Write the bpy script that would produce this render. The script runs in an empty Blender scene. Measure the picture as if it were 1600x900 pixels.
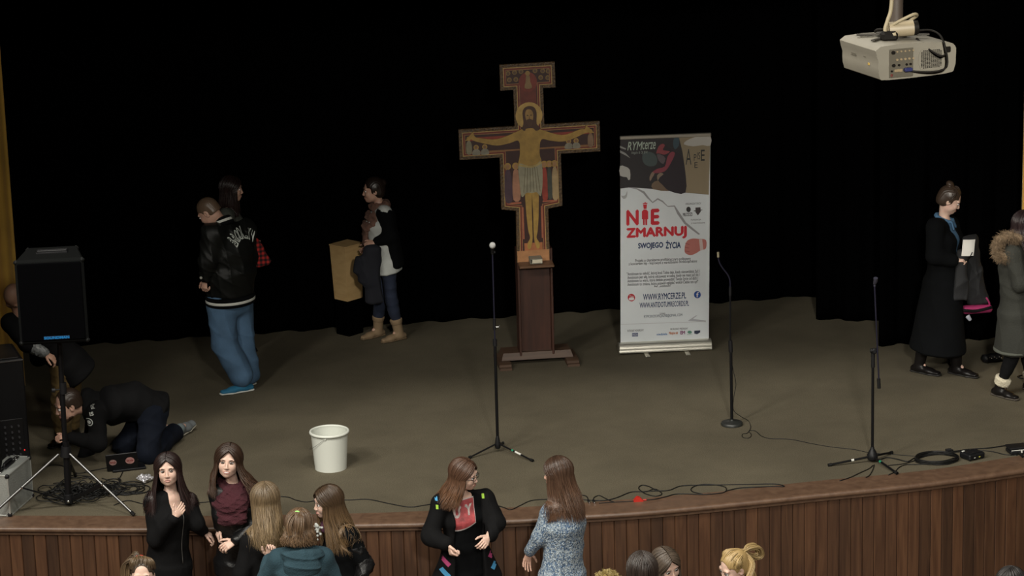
import bpy, math, random
import numpy as np
from mathutils import Vector, Matrix
from mathutils.bvhtree import BVHTree
random.seed(7)
np.random.seed(7)
SC = bpy.context.scene
COL = SC.collection
R = math.radians

# ------------------------------------------------------------------ camera
CAM = np.array([0.0, 0.0, 7.86])
FPX, PITCH, YAW, ROLL = 4200.0, R(14.6), R(7.0), R(1.6)
_F = np.array([math.sin(YAW) * math.cos(PITCH), math.cos(YAW) * math.cos(PITCH), -math.sin(PITCH)])
_r0 = np.array([math.cos(YAW), -math.sin(YAW), 0.0])
_u0 = np.cross(_r0, _F)
CU = math.cos(ROLL) * _u0 + math.sin(ROLL) * _r0
CR = math.cos(ROLL) * _r0 - math.sin(ROLL) * _u0
cd = bpy.data.cameras.new('camera')
cam = bpy.data.objects.new('camera', cd)
COL.objects.link(cam)
cd.sensor_width = 36
cd.lens = FPX / 1600 * 36
cd.clip_end = 200
cam.matrix_world = Matrix(((CR[0], CU[0], -_F[0], CAM[0]), (CR[1], CU[1], -_F[1], CAM[1]),
                           (CR[2], CU[2], -_F[2], CAM[2]), (0, 0, 0, 1)))
SC.camera = cam
SC.view_settings.view_transform = 'Standard'
SC.view_settings.look = 'None'
SC.view_settings.gamma = 1
SC.view_settings.use_curve_mapping = False
SC.view_settings.exposure = 0.0
SC.cycles.max_bounces = 6

# ------------------------------------------------------------------ world and the hall's lamps
w = bpy.data.worlds.new('world')
SC.world = w
w.use_nodes = True
w.node_tree.nodes['Background'].inputs[0].default_value = (0.5, 0.6, 0.8, 1)
w.node_tree.nodes['Background'].inputs[1].default_value = 0.0006


def lamp(x, y, z, power, size, col=(1, 0.9, 0.76), aim=None, spread=180):
    l = bpy.data.lights.new('hall_lamp', 'AREA')
    l.shape = 'DISK'
    l.size = size
    l.energy = power
    l.color = col
    l.spread = R(spread)
    o = bpy.data.objects.new('hall_lamp', l)
    COL.objects.link(o)
    o.location = (x, y, z)
    if aim:
        o.rotation_euler = (Vector(aim) - Vector((x, y, z))).to_track_quat('-Z', 'Y').to_euler()
    return o


WARM = (1, 0.95, 0.85)
for lx, k in ((-8.5, 1.15), (-4.5, 1.0), (1.5, 0.35)):
    lamp(lx, 11.5, 10.0, 430 * k, 1.4, WARM, aim=(lx * .3 + 4.0, 20.5, 1.0))
for lx, k in ((-6.0, 1.0), (-1.0, 1.0), (3.0, 0.7)):
    lamp(lx, 15.0, 10.0, 360 * k, 1.2, WARM, aim=(lx * .4 + 2.5, 19.0, 1.0))
lamp(7.0, 15.0, 10.0, 160, 1.2, WARM, aim=(6, 19.0, 1.0))
lamp(2.0, 2.0, 9.0, 170, 0.9, WARM, aim=(7.0, 24.0, 1.5), spread=52)


S = 1.0   # stage height


# ------------------------------------------------------------------ pixel -> place helpers
def ray(px, py):
    d = _F + CR * ((px - 800) / FPX) + CU * ((450 - py) / FPX)
    return d


def G(px, py, z=S):            # point on a level plane
    d = ray(px, py)
    t = (z - CAM[2]) / d[2]
    return CAM + d * t


def PY(px, py, y):             # point on an upright plane
    d = ray(px, py)
    return CAM + d * (y / d[1])


# ------------------------------------------------------------------ materials
MATS = {}


def mat(name, col=(0.5, 0.5, 0.5), rough=0.6, metal=0.0, spec=0.5, bump=0.0, bscale=200.0, var=0.0, vscale=6.0,
        sheen=0.0, sss=0.0, emit=None):
    if name in MATS:
        return MATS[name]
    m = bpy.data.materials.new(name)
    m.use_nodes = True
    nt = m.node_tree
    b = nt.nodes['Principled BSDF']
    b.inputs['Base Color'].default_value = (*col, 1)
    b.inputs['Roughness'].default_value = rough
    b.inputs['Metallic'].default_value = metal
    b.inputs['Specular IOR Level'].default_value = spec
    if sheen:
        b.inputs['Sheen Weight'].default_value = sheen
    if sss:
        b.inputs['Subsurface Weight'].default_value = sss
        b.inputs['Subsurface Radius'].default_value = (0.01, 0.004, 0.002)
    if emit:
        b.inputs['Emission Color'].default_value = (*emit[:3], 1)
        b.inputs['Emission Strength'].default_value = emit[3]
    tc = nt.nodes.new('ShaderNodeTexCoord')
    if var:
        n = nt.nodes.new('ShaderNodeTexNoise')
        n.inputs['Scale'].default_value = vscale
        n.inputs['Detail'].default_value = 6
        nt.links.new(tc.outputs['Object'], n.inputs['Vector'])
        mr = nt.nodes.new('ShaderNodeMapRange')
        mr.inputs[1].default_value = 0.3
        mr.inputs[2].default_value = 0.7
        mr.inputs[3].default_value = 1 - var
        mr.inputs[4].default_value = 1 + var
        nt.links.new(n.outputs['Fac'], mr.inputs[0])
        mx = nt.nodes.new('ShaderNodeVectorMath')
        mx.operation = 'SCALE'
        mx.inputs[0].default_value = col
        nt.links.new(mr.outputs[0], mx.inputs['Scale'])
        nt.links.new(mx.outputs[0], b.inputs['Base Color'])
    if bump:
        n = nt.nodes.new('ShaderNodeTexNoise')
        n.inputs['Scale'].default_value = bscale
        n.inputs['Detail'].default_value = 4
        nt.links.new(tc.outputs['Object'], n.inputs['Vector'])
        bp = nt.nodes.new('ShaderNodeBump')
        bp.inputs['Strength'].default_value = bump
        bp.inputs['Distance'].default_value = 0.01
        nt.links.new(n.outputs['Fac'], bp.inputs['Height'])
        nt.links.new(bp.outputs[0], b.inputs['Normal'])
    MATS[name] = m
    return m


def srgb(r, g, b):
    f = lambda c: ((c / 255 + 0.055) / 1.055) ** 2.4 if c > 10 else c / 255 / 12.92
    return (f(r), f(g), f(b))


def hair_mat(name, root, tip, z0=0.0, z1=1.0, rough=0.38):
    """strands vary by island, root colour blends into tip colour along vertex attribute 'along'"""
    if name in MATS:
        return MATS[name]
    m = bpy.data.materials.new(name)
    m.use_nodes = True
    nt = m.node_tree
    b = nt.nodes['Principled BSDF']
    b.inputs['Roughness'].default_value = rough
    b.inputs['Specular IOR Level'].default_value = 0.5
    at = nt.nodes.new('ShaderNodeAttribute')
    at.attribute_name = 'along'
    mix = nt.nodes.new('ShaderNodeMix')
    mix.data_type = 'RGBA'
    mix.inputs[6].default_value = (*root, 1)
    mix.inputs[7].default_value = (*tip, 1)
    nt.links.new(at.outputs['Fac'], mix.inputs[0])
    g = nt.nodes.new('ShaderNodeNewGeometry')
    mr = nt.nodes.new('ShaderNodeMapRange')
    mr.inputs[3].default_value = 0.7
    mr.inputs[4].default_value = 1.3
    nt.links.new(g.outputs['Random Per Island'], mr.inputs[0])
    sc = nt.nodes.new('ShaderNodeVectorMath')
    sc.operation = 'SCALE'
    nt.links.new(mix.outputs[2], sc.inputs[0])
    nt.links.new(mr.outputs[0], sc.inputs['Scale'])
    nt.links.new(sc.outputs[0], b.inputs['Base Color'])
    MATS[name] = m
    return m


# ------------------------------------------------------------------ objects
def mesh_obj(name, verts, faces, m=None, parent=None, smooth=False, loc=None, mats=None, fmat=None):
    me = bpy.data.meshes.new(name)
    me.from_pydata([tuple(v) for v in verts] if not isinstance(verts, np.ndarray) else verts.tolist(), [],
                   faces if not isinstance(faces, np.ndarray) else faces.tolist())
    if mats:
        for mm in mats:
            me.materials.append(mm)
        if fmat is not None:
            me.polygons.foreach_set('material_index', fmat)
    elif m:
        me.materials.append(m)
    if smooth:
        me.polygons.foreach_set('use_smooth', [True] * len(me.polygons))
    me.update()
    o = bpy.data.objects.new(name, me)
    COL.objects.link(o)
    if parent is not None:
        o.parent = parent
    if loc is not None:
        o.location = loc
    return o


def empty(name, loc, label, cat, rz=0.0, group=None):
    o = bpy.data.objects.new(name, None)
    COL.objects.link(o)
    o.empty_display_size = 0.1
    o.location = loc
    o.rotation_euler = (0, 0, rz)
    return tag(o, label, cat, group)


def tag(o, label, cat, group=None, kind=None):
    o['label'] = label
    o['category'] = cat
    if group:
        o['group'] = group
    if kind:
        o['kind'] = kind
    return o


def structure(o):
    o['kind'] = 'structure'
    return o


class MB:
    """collects shapes into one mesh"""

    def __init__(s):
        s.v, s.f, s.mi = [], [], []

    def add(s, v, f, mi=0):
        n = len(s.v)
        s.v += [tuple(p) for p in v]
        s.f += [tuple(i + n for i in q) for q in f]
        s.mi += [mi] * len(f)
        return s

    def box(s, c, d, bev=0.0, rz=0.0, rot=None, mi=0):
        """box of size d at c, chamfered edges"""
        x, y, z = d[0] / 2, d[1] / 2, d[2] / 2
        b = min(bev, x * .9, y * .9, z * .9)
        M = rot if rot is not None else Matrix.Rotation(rz, 3, 'Z')
        V = []
        idx = {}
        for sx in (-1, 1):
            for sy in (-1, 1):
                for sz in (-1, 1):
                    if b <= 0:
                        idx[(sx, sy, sz)] = len(V)
                        V.append(Vector((sx * x, sy * y, sz * z)))
                    else:
                        for a in range(3):
                            p = [sx * (x - b), sy * (y - b), sz * (z - b)]
                            p[a] = (sx * x, sy * y, sz * z)[a]
                            idx[(sx, sy, sz, a)] = len(V)
                            V.append(Vector(p))
        F = []
        if b <= 0:
            I = idx
            F = [(I[-1, -1, -1], I[-1, 1, -1], I[1, 1, -1], I[1, -1, -1]), (I[-1, -1, 1], I[1, -1, 1], I[1, 1, 1], I[-1, 1, 1]),
                 (I[-1, -1, -1], I[1, -1, -1], I[1, -1, 1], I[-1, -1, 1]), (I[-1, 1, -1], I[-1, 1, 1], I[1, 1, 1], I[1, 1, -1]),
                 (I[-1, -1, -1], I[-1, -1, 1], I[-1, 1, 1], I[-1, 1, -1]), (I[1, -1, -1], I[1, 1, -1], I[1, 1, 1], I[1, -1, 1])]
        else:
            for a in range(3):
                for sg in (-1, 1):
                    q = []
                    o1, o2 = [(1, 2), (2, 0), (0, 1)][a]
                    for (p1, p2) in ((-1, -1), (1, -1), (1, 1), (-1, 1)):
                        k = [0, 0, 0]
                        k[a] = sg
                        k[o1] = p1
                        k[o2] = p2
                        q.append(idx[(k[0], k[1], k[2], a)])
                    F.append(tuple(q) if sg > 0 else tuple(q[::-1]))
            for a in range(3):
                o1, o2 = [(1, 2), (2, 0), (0, 1)][a]
                for s1 in (-1, 1):
                    for s2 in (-1, 1):
                        k0 = [0, 0, 0]
                        k1 = [0, 0, 0]
                        k0[a], k1[a] = -1, 1
                        k0[o1] = k1[o1] = s1
                        k0[o2] = k1[o2] = s2
                        q = (idx[(*k0, o1)], idx[(*k1, o1)], idx[(*k1, o2)], idx[(*k0, o2)])
                        F.append(q if s1 * s2 < 0 else q[::-1])
            for sx in (-1, 1):
                for sy in (-1, 1):
                    for sz in (-1, 1):
                        q = tuple(idx[(sx, sy, sz, a)] for a in range(3))
                        F.append(q if sx * sy * sz > 0 else q[::-1])
        cc = Vector(c)
        s.add([cc + M @ p for p in V], F, mi)
        return s

    def tube(s, pts, r, n=8, cap=True, mi=0, smooth=0):
        if smooth:
            pts = catmull(pts, smooth)
        P = [Vector(p) for p in pts]
        m = len(P)
        rr = r if isinstance(r, (list, tuple, np.ndarray)) else [r] * m
        if len(rr) != m:
            rr = np.interp(np.linspace(0, 1, m), np.linspace(0, 1, len(rr)), rr)
        t = [(P[min(i + 1, m - 1)] - P[max(i - 1, 0)]).normalized() for i in range(m)]
        u = t[0].orthogonal().normalized()
        V, F = [], []
        for i in range(m):
            u = (u - t[i] * u.dot(t[i]))
            u = u.normalized() if u.length > 1e-6 else t[i].orthogonal().normalized()
            w_ = t[i].cross(u)
            for k in range(n):
                a = 2 * math.pi * k / n
                V.append(P[i] + (u * math.cos(a) + w_ * math.sin(a)) * rr[i])
        for i in range(m - 1):
            for k in range(n):
                a, b = i * n + k, i * n + (k + 1) % n
                F.append((a, b, b + n, a + n))
        if cap:
            F.append(tuple(range(n - 1, -1, -1)))
            F.append(tuple(range((m - 1) * n, m * n)))
        s.add(V, F, mi)
        return s

    def lathe(s, prof, n=32, c=(0, 0, 0), M=None, mi=0, close=False):
        """prof: list of (r, z) from bottom to top"""
        V, F = [], []
        m = len(prof)
        cc = Vector(c)
        for (r, z) in prof:
            for k in range(n):
                a = 2 * math.pi * k / n
                p = Vector((r * math.cos(a), r * math.sin(a), z))
                V.append(cc + (M @ p if M is not None else p))
        for i in range(m - 1 + (1 if close else 0)):
            for k in range(n):
                a, b = i * n + k, i * n + (k + 1) % n
                c2 = ((i + 1) % m) * n
                F.append((a, b, c2 + (k + 1) % n, c2 + k))
        if not close:
            if prof[0][0] > 1e-5:
                F.append(tuple(range(n - 1, -1, -1)))
            if prof[-1][0] > 1e-5:
                F.append(tuple(range((m - 1) * n, m * n)))
        s.add(V, F, mi)
        return s

    def prism(s, poly, y0, y1, mi=0):
        """outline in x,z extruded from y0 to y1 (front is the lower y)"""
        n = len(poly)
        V = [(p[0], y0, p[1]) for p in poly] + [(p[0], y1, p[1]) for p in poly]
        F = [tuple(range(n)), tuple(range(2 * n - 1, n - 1, -1))]
        F += [(i, i + n, (i + 1) % n + n, (i + 1) % n) for i in range(n)]
        s.add(V, F, mi)
        return s

    def build(s, name, m, parent=None, smooth=False, loc=None, angle=None):
        o = mesh_obj(name, s.v, s.f, None if isinstance(m, (list, tuple)) else m, parent, smooth, loc,
                     mats=list(m) if isinstance(m, (list, tuple)) else None, fmat=s.mi if isinstance(m, (list, tuple)) else None)
        if angle is not None:
            o.data.set_sharp_from_angle(angle=R(angle))
        return o


def catmull(pts, k=6):
    P = [np.array(p, float) for p in pts]
    P = [2 * P[0] - P[1]] + P + [2 * P[-1] - P[-2]]
    out = []
    for i in range(1, len(P) - 2):
        for j in range(k):
            t = j / k
            a, b, c, d = P[i - 1], P[i], P[i + 1], P[i + 2]
            out.append(0.5 * (2 * b + (c - a) * t + (2 * a - 5 * b + 4 * c - d) * t * t + (3 * b - a - 3 * c + d) * t ** 3))
    out.append(P[-2])
    return out


def blob(poly, n=6):
    """smooth a closed outline"""
    P = [np.array(p, float) for p in poly]
    out = []
    m = len(P)
    for i in range(m):
        a, b, c, d = P[i - 1], P[i], P[(i + 1) % m], P[(i + 2) % m]
        for j in range(n):
            t = j / n
            out.append(0.5 * (2 * b + (c - a) * t + (2 * a - 5 * b + 4 * c - d) * t * t + (3 * b - a - 3 * c + d) * t ** 3))
    return [tuple(p) for p in out]


def disc(cx, cz, rx, rz=None, n=28):
    rz = rz or rx
    return [(cx + rx * math.cos(2 * math.pi * i / n), cz + rz * math.sin(2 * math.pi * i / n)) for i in range(n)]


def text_mesh(body, w_=None, h=None, bold=0.0, depth=0.0008, shear=0.0, outline=False):
    """lettering centred on 0, in x (reading direction) and z; returns verts, faces"""
    cu = bpy.data.curves.new('lettering', 'FONT')
    cu.body = body
    cu.align_x = 'CENTER'
    cu.size = 1
    cu.offset = bold
    cu.extrude = 0.0
    cu.resolution_u = 3
    cu.shear = shear
    o = bpy.data.objects.new('lettering', cu)
    COL.objects.link(o)
    dg = bpy.context.evaluated_depsgraph_get()
    me = bpy.data.meshes.new_from_object(o.evaluated_get(dg))
    V = np.array([v.co[:] for v in me.vertices])
    F = [tuple(p.vertices) for p in me.polygons]
    bpy.data.objects.remove(o)
    bpy.data.meshes.remove(me)
    if len(V) == 0:
        return V, F
    lo, hi = V.min(0), V.max(0)
    c = (lo + hi) / 2
    sx = w_ / (hi[0] - lo[0]) if w_ else None
    sz = h / (hi[1] - lo[1]) if h else sx
    sx = sx or sz
    return np.stack([(V[:, 0] - c[0]) * sx, np.zeros(len(V)), (V[:, 1] - c[1]) * sz], 1), F


# ------------------------------------------------------------------ signed distance shapes
def _n(v):
    v = np.asarray(v, float)
    return v / (np.linalg.norm(v) + 1e-12)


class Vol:
    """rounded shapes blended into one skin"""

    def __init__(s, k=0.02):
        s.p = []
        s.k = k
        s.noise = None

    def cone(s, a, b, ra, rb=None, k=None, op=1):
        s.p.append(('c', np.array(a, float), np.array(b, float), ra, ra if rb is None else rb, s.k if k is None else k, op))
        return s

    def chain(s, pts, rad, k=None):
        for i in range(len(pts) - 1):
            s.cone(pts[i], pts[i + 1], rad[i], rad[i + 1], k)
        return s

    def ecap(s, a, b, wa, wb, ax, k=None, flat=0.7, op=1):
        """elliptic capsule, (width, depth) at each end, ax = width direction"""
        s.p.append(('e', np.array(a, float), np.array(b, float), wa, wb, _n(ax), flat, s.k if k is None else k, op))
        return s

    def ell(s, c, r, M=None, k=None, op=1):
        s.p.append(('l', np.array(c, float), np.array(r, float), np.eye(3) if M is None else np.array(M), s.k if k is None else k, op))
        return s

    def box(s, c, h, M=None, rd=0.01, k=None, op=1):
        s.p.append(('b', np.array(c, float), np.array(h, float), np.eye(3) if M is None else np.array(M), rd, s.k if k is None else k, op))
        return s

    def bbox(s, p):
        t = p[0]
        if t == 'c':
            r = max(p[3], p[4])
            return np.minimum(p[1], p[2]) - r, np.maximum(p[1], p[2]) + r
        if t == 'e':
            r = max(*p[3], *p[4])
            return np.minimum(p[1], p[2]) - r, np.maximum(p[1], p[2]) + r
        r = np.linalg.norm(p[2]) if t == 'b' else np.abs(p[3]) .T @ p[2]
        return p[1] - r, p[1] + r

    def dist(s, p, X, Y, Z):
        t = p[0]
        if t == 'c':
            a, b, ra, rb = p[1:5]
            ba = b - a
            L2 = ba @ ba + 1e-12
            x, y, z = X - a[0], Y - a[1], Z - a[2]
            h = np.clip((x * ba[0] + y * ba[1] + z * ba[2]) / L2, 0, 1)
            return np.sqrt((x - h * ba[0]) ** 2 + (y - h * ba[1]) ** 2 + (z - h * ba[2]) ** 2) - (ra + (rb - ra) * h)
        if t == 'e':
            a, b, wa, wb, ax, flat = p[1:7]
            ba = b - a
            L = np.linalg.norm(ba) + 1e-9
            dz = ba / L
            ux = _n(ax - dz * (ax @ dz))
            uy = np.cross(dz, ux)
            x, y, z = X - a[0], Y - a[1], Z - a[2]
            tt = x * dz[0] + y * dz[1] + z * dz[2]
            h = np.clip(tt / L, 0, 1)
            h = h * h * (3 - 2 * h) if False else h
            w = wa[0] + (wb[0] - wa[0]) * h
            d = wa[1] + (wb[1] - wa[1]) * h
            e = (tt - np.clip(tt, 0, L))
            px = x * ux[0] + y * ux[1] + z * ux[2]
            py = x * uy[0] + y * uy[1] + z * uy[2]
            m = np.minimum(w, d)
            g = np.sqrt((px / w) ** 2 + (py / d) ** 2 + (e / (m * flat)) ** 2) + 1e-9
            gr = np.sqrt((px / w ** 2) ** 2 + (py / d ** 2) ** 2 + (e / (m * flat) ** 2) ** 2) + 1e-6
            return g * (g - 1) / gr
        M = p[3]
        x = (X - p[1][0]) * M[0][0] + (Y - p[1][1]) * M[1][0] + (Z - p[1][2]) * M[2][0]
        y = (X - p[1][0]) * M[0][1] + (Y - p[1][1]) * M[1][1] + (Z - p[1][2]) * M[2][1]
        z = (X - p[1][0]) * M[0][2] + (Y - p[1][1]) * M[1][2] + (Z - p[1][2]) * M[2][2]
        r = p[2]
        if t == 'l':
            g = np.sqrt((x / r[0]) ** 2 + (y / r[1]) ** 2 + (z / r[2]) ** 2) + 1e-9
            gr = np.sqrt((x / r[0] ** 2) ** 2 + (y / r[1] ** 2) ** 2 + (z / r[2] ** 2) ** 2) + 1e-6
            return g * (g - 1) / gr
        rd = p[4]
        x, y, z = np.abs(x) - r[0] + rd, np.abs(y) - r[1] + rd, np.abs(z) - r[2] + rd
        return np.sqrt(np.maximum(x, 0) ** 2 + np.maximum(y, 0) ** 2 + np.maximum(z, 0) ** 2) + \
            np.minimum(np.maximum(x, np.maximum(y, z)), 0) - rd

    @staticmethod
    def blend(D, d, k, op):
        if op > 0:
            if k <= 0:
                return np.minimum(D, d)
            h = np.maximum(k - np.abs(D - d), 0) / k
            return np.minimum(D, d) - h * h * k * 0.25
        d = -d
        if k <= 0:
            return np.maximum(D, d)
        h = np.maximum(k - np.abs(D - d), 0) / k
        return np.maximum(D, d) + h * h * k * 0.25

    def eval(s, P):
        P = np.asarray(P, float)
        D = np.full(len(P), 10.0)
        for p in s.p:
            D = s.blend(D, s.dist(p, P[:, 0], P[:, 1], P[:, 2]), p[-2], p[-1])
        return D

    def push(s, P, gap=0.005, it=3):
        P = np.array(P, float)
        for _ in range(it):
            D = s.eval(P)
            m = D < gap
            if not m.any():
                break
            Q = P[m]
            e = 0.004
            g = np.stack([s.eval(Q + np.eye(3)[i] * e) - D[m] for i in range(3)], 1)
            g /= (np.linalg.norm(g, axis=1)[:, None] + 1e-9)
            P[m] = Q + g * np.clip(gap - D[m], 0, 0.05)[:, None]
        return P

    def mesh(s, h):
        lo = np.min([s.bbox(p)[0] for p in s.p if p[-1] > 0], 0) - 2.5 * h - 0.012
        hi = np.max([s.bbox(p)[1] for p in s.p if p[-1] > 0], 0) + 2.5 * h + 0.012
        n = np.ceil((hi - lo) / h).astype(int) + 1
        ax = [lo[i] + h * np.arange(n[i]) for i in range(3)]
        D = np.full(n, 1.0, np.float32)
        for p in s.p:
            a, b = s.bbox(p)
            pad = p[-2] + 2 * h + 0.01
            i0 = np.clip(np.floor((a - pad - lo) / h).astype(int), 0, n - 1)
            i1 = np.clip(np.ceil((b + pad - lo) / h).astype(int) + 1, 1, n)
            if (i1 <= i0).any():
                continue
            sl = tuple(slice(i0[i], i1[i]) for i in range(3))
            X = ax[0][sl[0]][:, None, None]
            Y = ax[1][sl[1]][None, :, None]
            Z = ax[2][sl[2]][None, None, :]
            D[sl] = s.blend(D[sl], s.dist(p, X, Y, Z), p[-2], p[-1])
        if s.noise:
            near = np.abs(D) < 0.05
            I = np.nonzero(near)
            P = np.stack([ax[i][I[i]] for i in range(3)], 1)
            D[near] += s.noise(P)
        return nets(D, lo, h)


def nets(D, lo, h):
    sg = D < 0
    n = np.array(D.shape)
    c = np.zeros(n - 1, np.int8)
    for i in (0, 1):
        for j in (0, 1):
            for k in (0, 1):
                c += sg[i:n[0] - 1 + i, j:n[1] - 1 + j, k:n[2] - 1 + k]
    act = (c > 0) & (c < 8)
    I = np.stack(np.nonzero(act), 1)
    idx = np.full(n - 1, -1, np.int32)
    idx[act] = np.arange(len(I))
    corners = [(i, j, k) for i in (0, 1) for j in (0, 1) for k in (0, 1)]
    val = {q: D[I[:, 0] + q[0], I[:, 1] + q[1], I[:, 2] + q[2]] for q in corners}
    acc = np.zeros((len(I), 3))
    cnt = np.zeros(len(I))
    for q in corners:
        for a in range(3):
            if q[a] == 0:
                r = list(q)
                r[a] = 1
                r = tuple(r)
                v0, v1 = val[q], val[r]
                m = (v0 < 0) != (v1 < 0)
                t = np.where(m, v0 / np.where(m, v0 - v1, 1), 0)
                p = np.array(q, float)[None, :] + np.eye(3)[a][None, :] * t[:, None]
                acc += p * m[:, None]
                cnt += m
    V = lo + h * (I + acc / cnt[:, None])
    F = []
    for a in range(3):
        b, c_ = (a + 1) % 3, (a + 2) % 3
        s0 = [slice(None)] * 3
        s1 = [slice(None)] * 3
        s0[a], s1[a] = slice(0, n[a] - 1), slice(1, n[a])
        s0[b] = s1[b] = slice(1, n[b] - 1)
        s0[c_] = s1[c_] = slice(1, n[c_] - 1)
        A, B = sg[tuple(s0)], sg[tuple(s1)]
        E = np.stack(np.nonzero(A != B), 1)
        if not len(E):
            continue
        ins = A[E[:, 0], E[:, 1], E[:, 2]]
        off = np.zeros(3, int)
        off[b] = off[c_] = 1
        base = E + off
        def g(db, dc):
            q = base.copy()
            q[:, b] -= db
            q[:, c_] -= dc
            return idx[q[:, 0], q[:, 1], q[:, 2]]
        q = np.stack([g(1, 1), g(0, 1), g(0, 0), g(1, 0)], 1)
        q[~ins] = q[~ins][:, ::-1]
        F.append(q)
    return V, np.concatenate(F)


def folds(amp, f=22.0, seed=0, stretch=(1, 1, 0.5)):
    rs = np.random.RandomState(seed)
    K = rs.normal(size=(4, 3)) * f * np.array(stretch)
    W = rs.normal(size=(4, 3)) * f * 0.4
    ph = rs.rand(8) * 6.28

    def fn(P):
        r = np.zeros(len(P))
        for i in range(4):
            a = P @ K[i] + ph[i] + 1.6 * np.sin(P @ W[i] + ph[i + 4])
            r += (1 - np.abs(np.sin(a * 0.5))) ** 2 - 0.35
        return -amp * r * 0.6
    return fn


def join(parts):
    V, F, n = [], [], 0
    for v, f in parts:
        V.append(np.asarray(v))
        F.append(np.asarray(f) + n)
        n += len(v)
    return np.concatenate(V), np.concatenate(F)


def to_local(V, base):
    return V - np.asarray(base)[None, :]

# ------------------------------------------------------------------ people
def fdir(a):                     # 0 = towards the camera side, 90 = right, 180 = away
    a = R(a)
    return np.array([math.sin(a), -math.cos(a), 0.0])


def rdir(a):                     # the person's own right-hand side
    a = R(a)
    return np.array([-math.cos(a), -math.sin(a), 0.0])


def headM(look, down=0.0, tilt=0.0):
    """columns: right-hand side of the head, forward, up"""
    f, r, u = fdir(look), rdir(look), np.array([0, 0, 1.0])
    d = R(down)
    f2 = f * math.cos(d) - u * math.sin(d)
    u2 = u * math.cos(d) + f * math.sin(d)
    t = R(tilt)
    r3 = r * math.cos(t) - u2 * math.sin(t)
    u3 = u2 * math.cos(t) + r * math.sin(t)
    return np.stack([r3, f2, u3], 1)


class Pose:
    def __init__(s, base, face, h=1.68, j=None, look=None, down=5, tilt=0, hs=1.0, wide=1.0):
        s.base = np.array(base, float)
        s.face = face
        k = h / 1.70
        f, r = fdir(face), rdir(face)
        s.f, s.r, s.k = f, r, k
        b = s.base
        up = np.array([0, 0, 1.0])
        q = lambda lat, fw, z: b + r * lat * k + f * fw * k + up * z * k
        J = {'pelvis': q(0, 0, .93), 'waist': q(0, .01, 1.08), 'chest': q(0, .01, 1.26), 'neck': q(0, -.015, 1.43), 'head': q(0, .03, 1.585)}
        for sd, sg in (('R', 1), ('L', -1)):
            J['sh' + sd] = q(sg * .165 * wide, -.01, 1.375)
            J['el' + sd] = q(sg * .225 * wide, -.03, 1.10)
            J['wr' + sd] = q(sg * .235 * wide, .05, .87)
            J['hip' + sd] = q(sg * .09, 0, .89)
            J['kn' + sd] = q(sg * .10, .015, .48)
            J['an' + sd] = q(sg * .105, -.02, .085)
            J['toe' + sd] = q(sg * .125, .15, .03)
        for a, v in (j or {}).items():
            J[a] = np.array(v, float)
        if j and 'pelvis' in j and 'hipR' not in j:
            dv = J['pelvis'] - (b + up * .93 * k)
            for sd in 'RL':
                J['hip' + sd] = J['hip' + sd] + dv
                J['kn' + sd] = J['kn' + sd] + dv * np.array([.6, .6, .3])
        s.J = J
        s.hs = hs * k ** 0.5
        s.HM = headM(face if look is None else look, down, tilt)
        s.hv = {'R': None, 'L': None}

    def H(s, x, y, z):               # a point in the head's own frame
        return s.J['head'] + s.HM @ (np.array([x, y, z]) * s.hs)


def head_vol(v, p, male=False, ears=True):
    hs = p.hs
    M = p.HM
    e = lambda c, r, k=.012, op=1: v.ell(p.H(*c), np.array(r) * hs, M, k, op)
    e((0, -.012, .030), (.074, .092, .086), .02)
    e((0, .020, -.028), (.063 if not male else .066, .066, .080), .03)
    for sx in (-1, 1):
        e((sx * .030, .018, -.066), (.026, .036, .026), .03)
    e((0, .056, -.090), (.022 if not male else .030, .026, .020), .035)
    for sx in (-1, 1):
        e((sx * .034, .058, -.030), (.026, .026, .030), .02)
        e((sx * .030, .074, .024), (.024, .012, .010), .014)
        e((sx * .031, .098, .002), (.016, .018, .011), .012, -1)
        e((sx * .0095, .092, -.037), (.0075, .009, .007), .006)
        if ears:
            e((sx * .074, -.008, -.006), (.009, .019, .031), .008)
            e((sx * .083, .000, -.004), (.008, .008, .016), .006, -1)
    v.cone(p.H(0, .080, .012), p.H(0, .100, -.032), .0065 * hs, .0088 * hs, .010)
    v.cone(p.H(-.012, .074, -.066), p.H(.012, .074, -.066), .010 * hs, .010 * hs, .02)


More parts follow.
